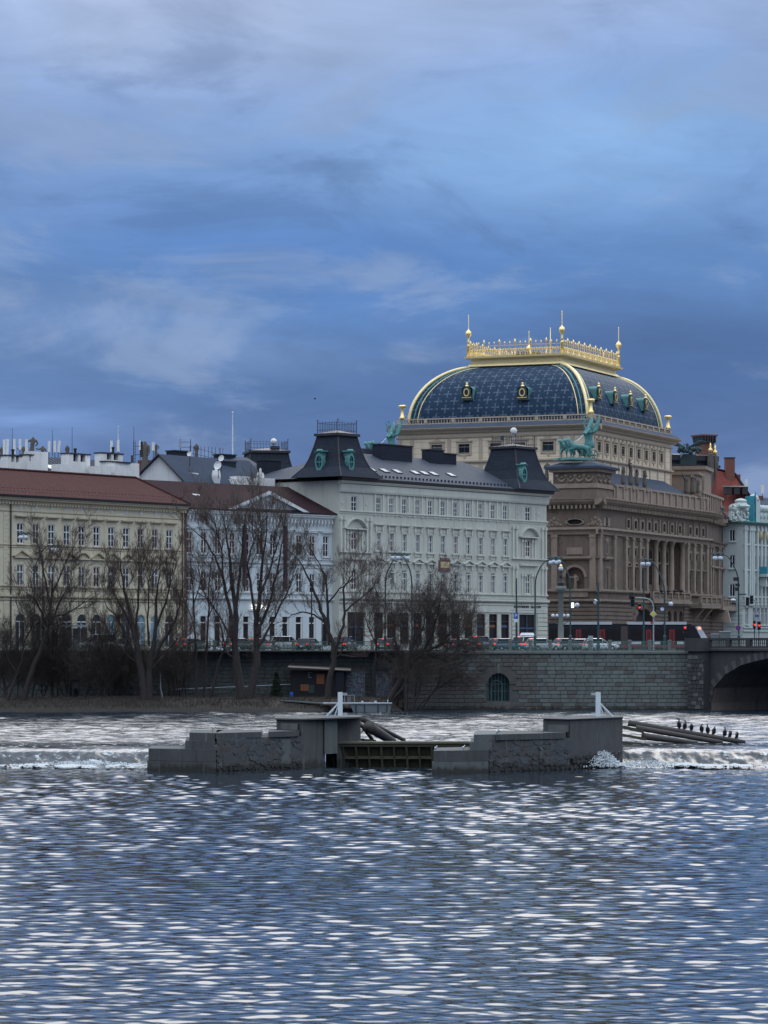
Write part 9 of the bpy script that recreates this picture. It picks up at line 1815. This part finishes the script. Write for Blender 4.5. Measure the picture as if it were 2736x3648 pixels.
tree('slender leaning tree at the left edge', 336.5, 5, [([(22, 2525), (32, 2480), (50, 2430), (62, 2400), (80, 2330), (85, 2250), (70, 2180)], .26, .05), ([(62, 2400), (20, 2330), (-20, 2270)], .14, .05), ([(80, 2300), (110, 2240), (120, 2190)], .12, .04)], 12, 4, 1.4, .04, .15, .6, twig='twig_dark')
tree('first of three slim trees between willow and double tree', 338.8, 6, [([(702, 2495), (698, 2420), (697, 2300), (692, 2200), (688, 2090), (680, 2010), (676, 1970)], .20, .04), ([(695, 2240), (670, 2170), (650, 2120)], .08, .03), ([(690, 2150), (715, 2080), (722, 2020)], .08, .03)], 9, 3, 1.3, .035)
tree('second of three slim trees, upright with dense top', 339.2, 7, [([(726, 2495), (730, 2420), (738, 2300), (742, 2200), (743, 2100), (750, 2020), (760, 1960)], .19, .04), ([(742, 2200), (775, 2130), (790, 2080)], .08, .03), ([(743, 2150), (715, 2080), (705, 2010)], .08, .03)], 9, 3, 1.4, .035)
tree('third of three slim trees, leaning to the right', 338.2, 8, [([(742, 2500), (757, 2460), (775, 2380), (800, 2310), (815, 2260)], .24, .08), ([(800, 2310), (790, 2240), (770, 2180)], .1, .03)], 7, 3, 1.3, .035)
tree('thick bush tree with trunk leaning right over the water', 336.4, 9, [
    ([(1362, 2535), (1395, 2480), (1430, 2420), (1465, 2365), (1510, 2325), (1560, 2300)], .5, .10), ([(1375, 2520), (1420, 2470), (1450, 2430), (1455, 2380), (1470, 2300), (1480, 2220)], .3, .06), ([(1420, 2430), (1415, 2340), (1405, 2250), (1395, 2180)], .2, .05), ([(1500, 2330), (1540, 2260), (1560, 2190), (1570, 2130)], .18, .05), ([(1540, 2310), (1590, 2290), (1630, 2290), (1660, 2310)], .15, .04), ([(1470, 2300), (1510, 2230), (1525, 2160)], .15, .04), ([(1560, 2300), (1610, 2250), (1635, 2200)], .13, .04), ([(1520, 2330), (1580, 2350), (1640, 2390), (1680, 2430)], .13, .03)], 15, 4, 1.75, .035, .1, .85, twig='twig_dark')
tree('upright thicket behind the leaning bush trunk', 341.0, 10, [([(1335, 2490), (1335, 2400), (1340, 2300), (1345, 2220), (1350, 2160)], .18, .05), ([(1400, 2490), (1400, 2380), (1430, 2290), (1440, 2200)], .15, .04), ([(1480, 2480), (1490, 2380), (1530, 2290), (1545, 2200)], .15, .04), ([(1560, 2450), (1580, 2350), (1600, 2270), (1600, 2200)], .13, .04), ([(1340, 2300), (1310, 2230), (1300, 2180)], .1, .04)], 11, 4, 1.6, .035, .2, .75, twig='twig_dark')
tree('low overhanging bush at the water before the arched wall window', 336.0, 11, [([(1480, 2530), (1540, 2470), (1590, 2430), (1640, 2410)], .14, .04), ([(1500, 2525), (1560, 2440), (1600, 2380)], .12, .04), ([(1470, 2530), (1500, 2440), (1520, 2380)], .12, .04), ([(1450, 2530), (1450, 2450), (1470, 2400)], .12, .04)], 9, 4, 1.3, .03, .02, .8, twig='twig_dark')
tree('small street tree between bush and off-roader', 349.5, 12, [([(1632, 2318), (1635, 2270), (1648, 2230), (1655, 2190)], .10, .03), ([(1637, 2265), (1665, 2235), (1680, 2200)], .06, .02), ([(1634, 2280), (1615, 2240), (1610, 2200)], .06, .02)], 7, 3, 1.2, .03, .25, group='small trees on the street')
for i, (px, w, seed, lab) in enumerate(((30, 5, 21, 'dark tangled bush at the far left of the bank'), (140, 5, 22, 'dark tangled bush before the leaning double tree'), (250, 5, 23, 'dark tangled bush before the striped kiosk'), (345, 5, 24, 'dark tangled bush before the metal stairs'), (440, 4, 25, 'dark tangled bush left of the willow'), (610, 4, 26, 'dark tangled bush right of the willow'))):
    r = random.Random(seed); lim = []
    for k in range(w + 2): a = px + r.uniform(-55, 55); b = a + r.uniform(-50, 50); tp = r.uniform(2180, 2400); lim.append(([(a, 2505), ((a + b) / 2, (2505 + tp) / 2 + 10), (b, tp)], .10, .035))
    tree(lab, 338.5 + (i % 3) * 1.2, seed, lim, 19, 3, 1.7, .03, .10, .85, cat='bush', name='bare_bush', group='tangled bushes on the bank', twig='twig_dark')
# cone shaped evergreen
r = random.Random(4); ct = thing('conifer', 'small dark green cone shaped evergreen beside the hut', 'tree', (xat(985, 340), 340, ZB), 0); H = zat(2395, 340) - ZB; mb = MB(); mb.tube([(0, 0, 0), (0, 0, H * .9)], [.1, .03], 6); PT('trunk', mb, 'bark', ct); mb = MB()
for k in range(2600):
    f = r.random() ** 1.4; z = .12 + f * (H - .15); rad = .66 * (1 - f) ** .75 * (1 + .2 * math.sin(f * 21)) * math.sqrt(r.random()) * 1.05 + .03; a = r.uniform(0, 6.283); x, y = rad * math.cos(a), rad * math.sin(a); s = r.uniform(.05, .12); mb.tri((x, y, z), (x + r.gauss(0, s), y + r.gauss(0, s), z + s), (x + r.gauss(0, s) + .05 * math.cos(a), y + r.gauss(0, s) + .05 * math.sin(a), z + r.uniform(-.03, .12)))
PT('crown', mb, 'conifer', ct)
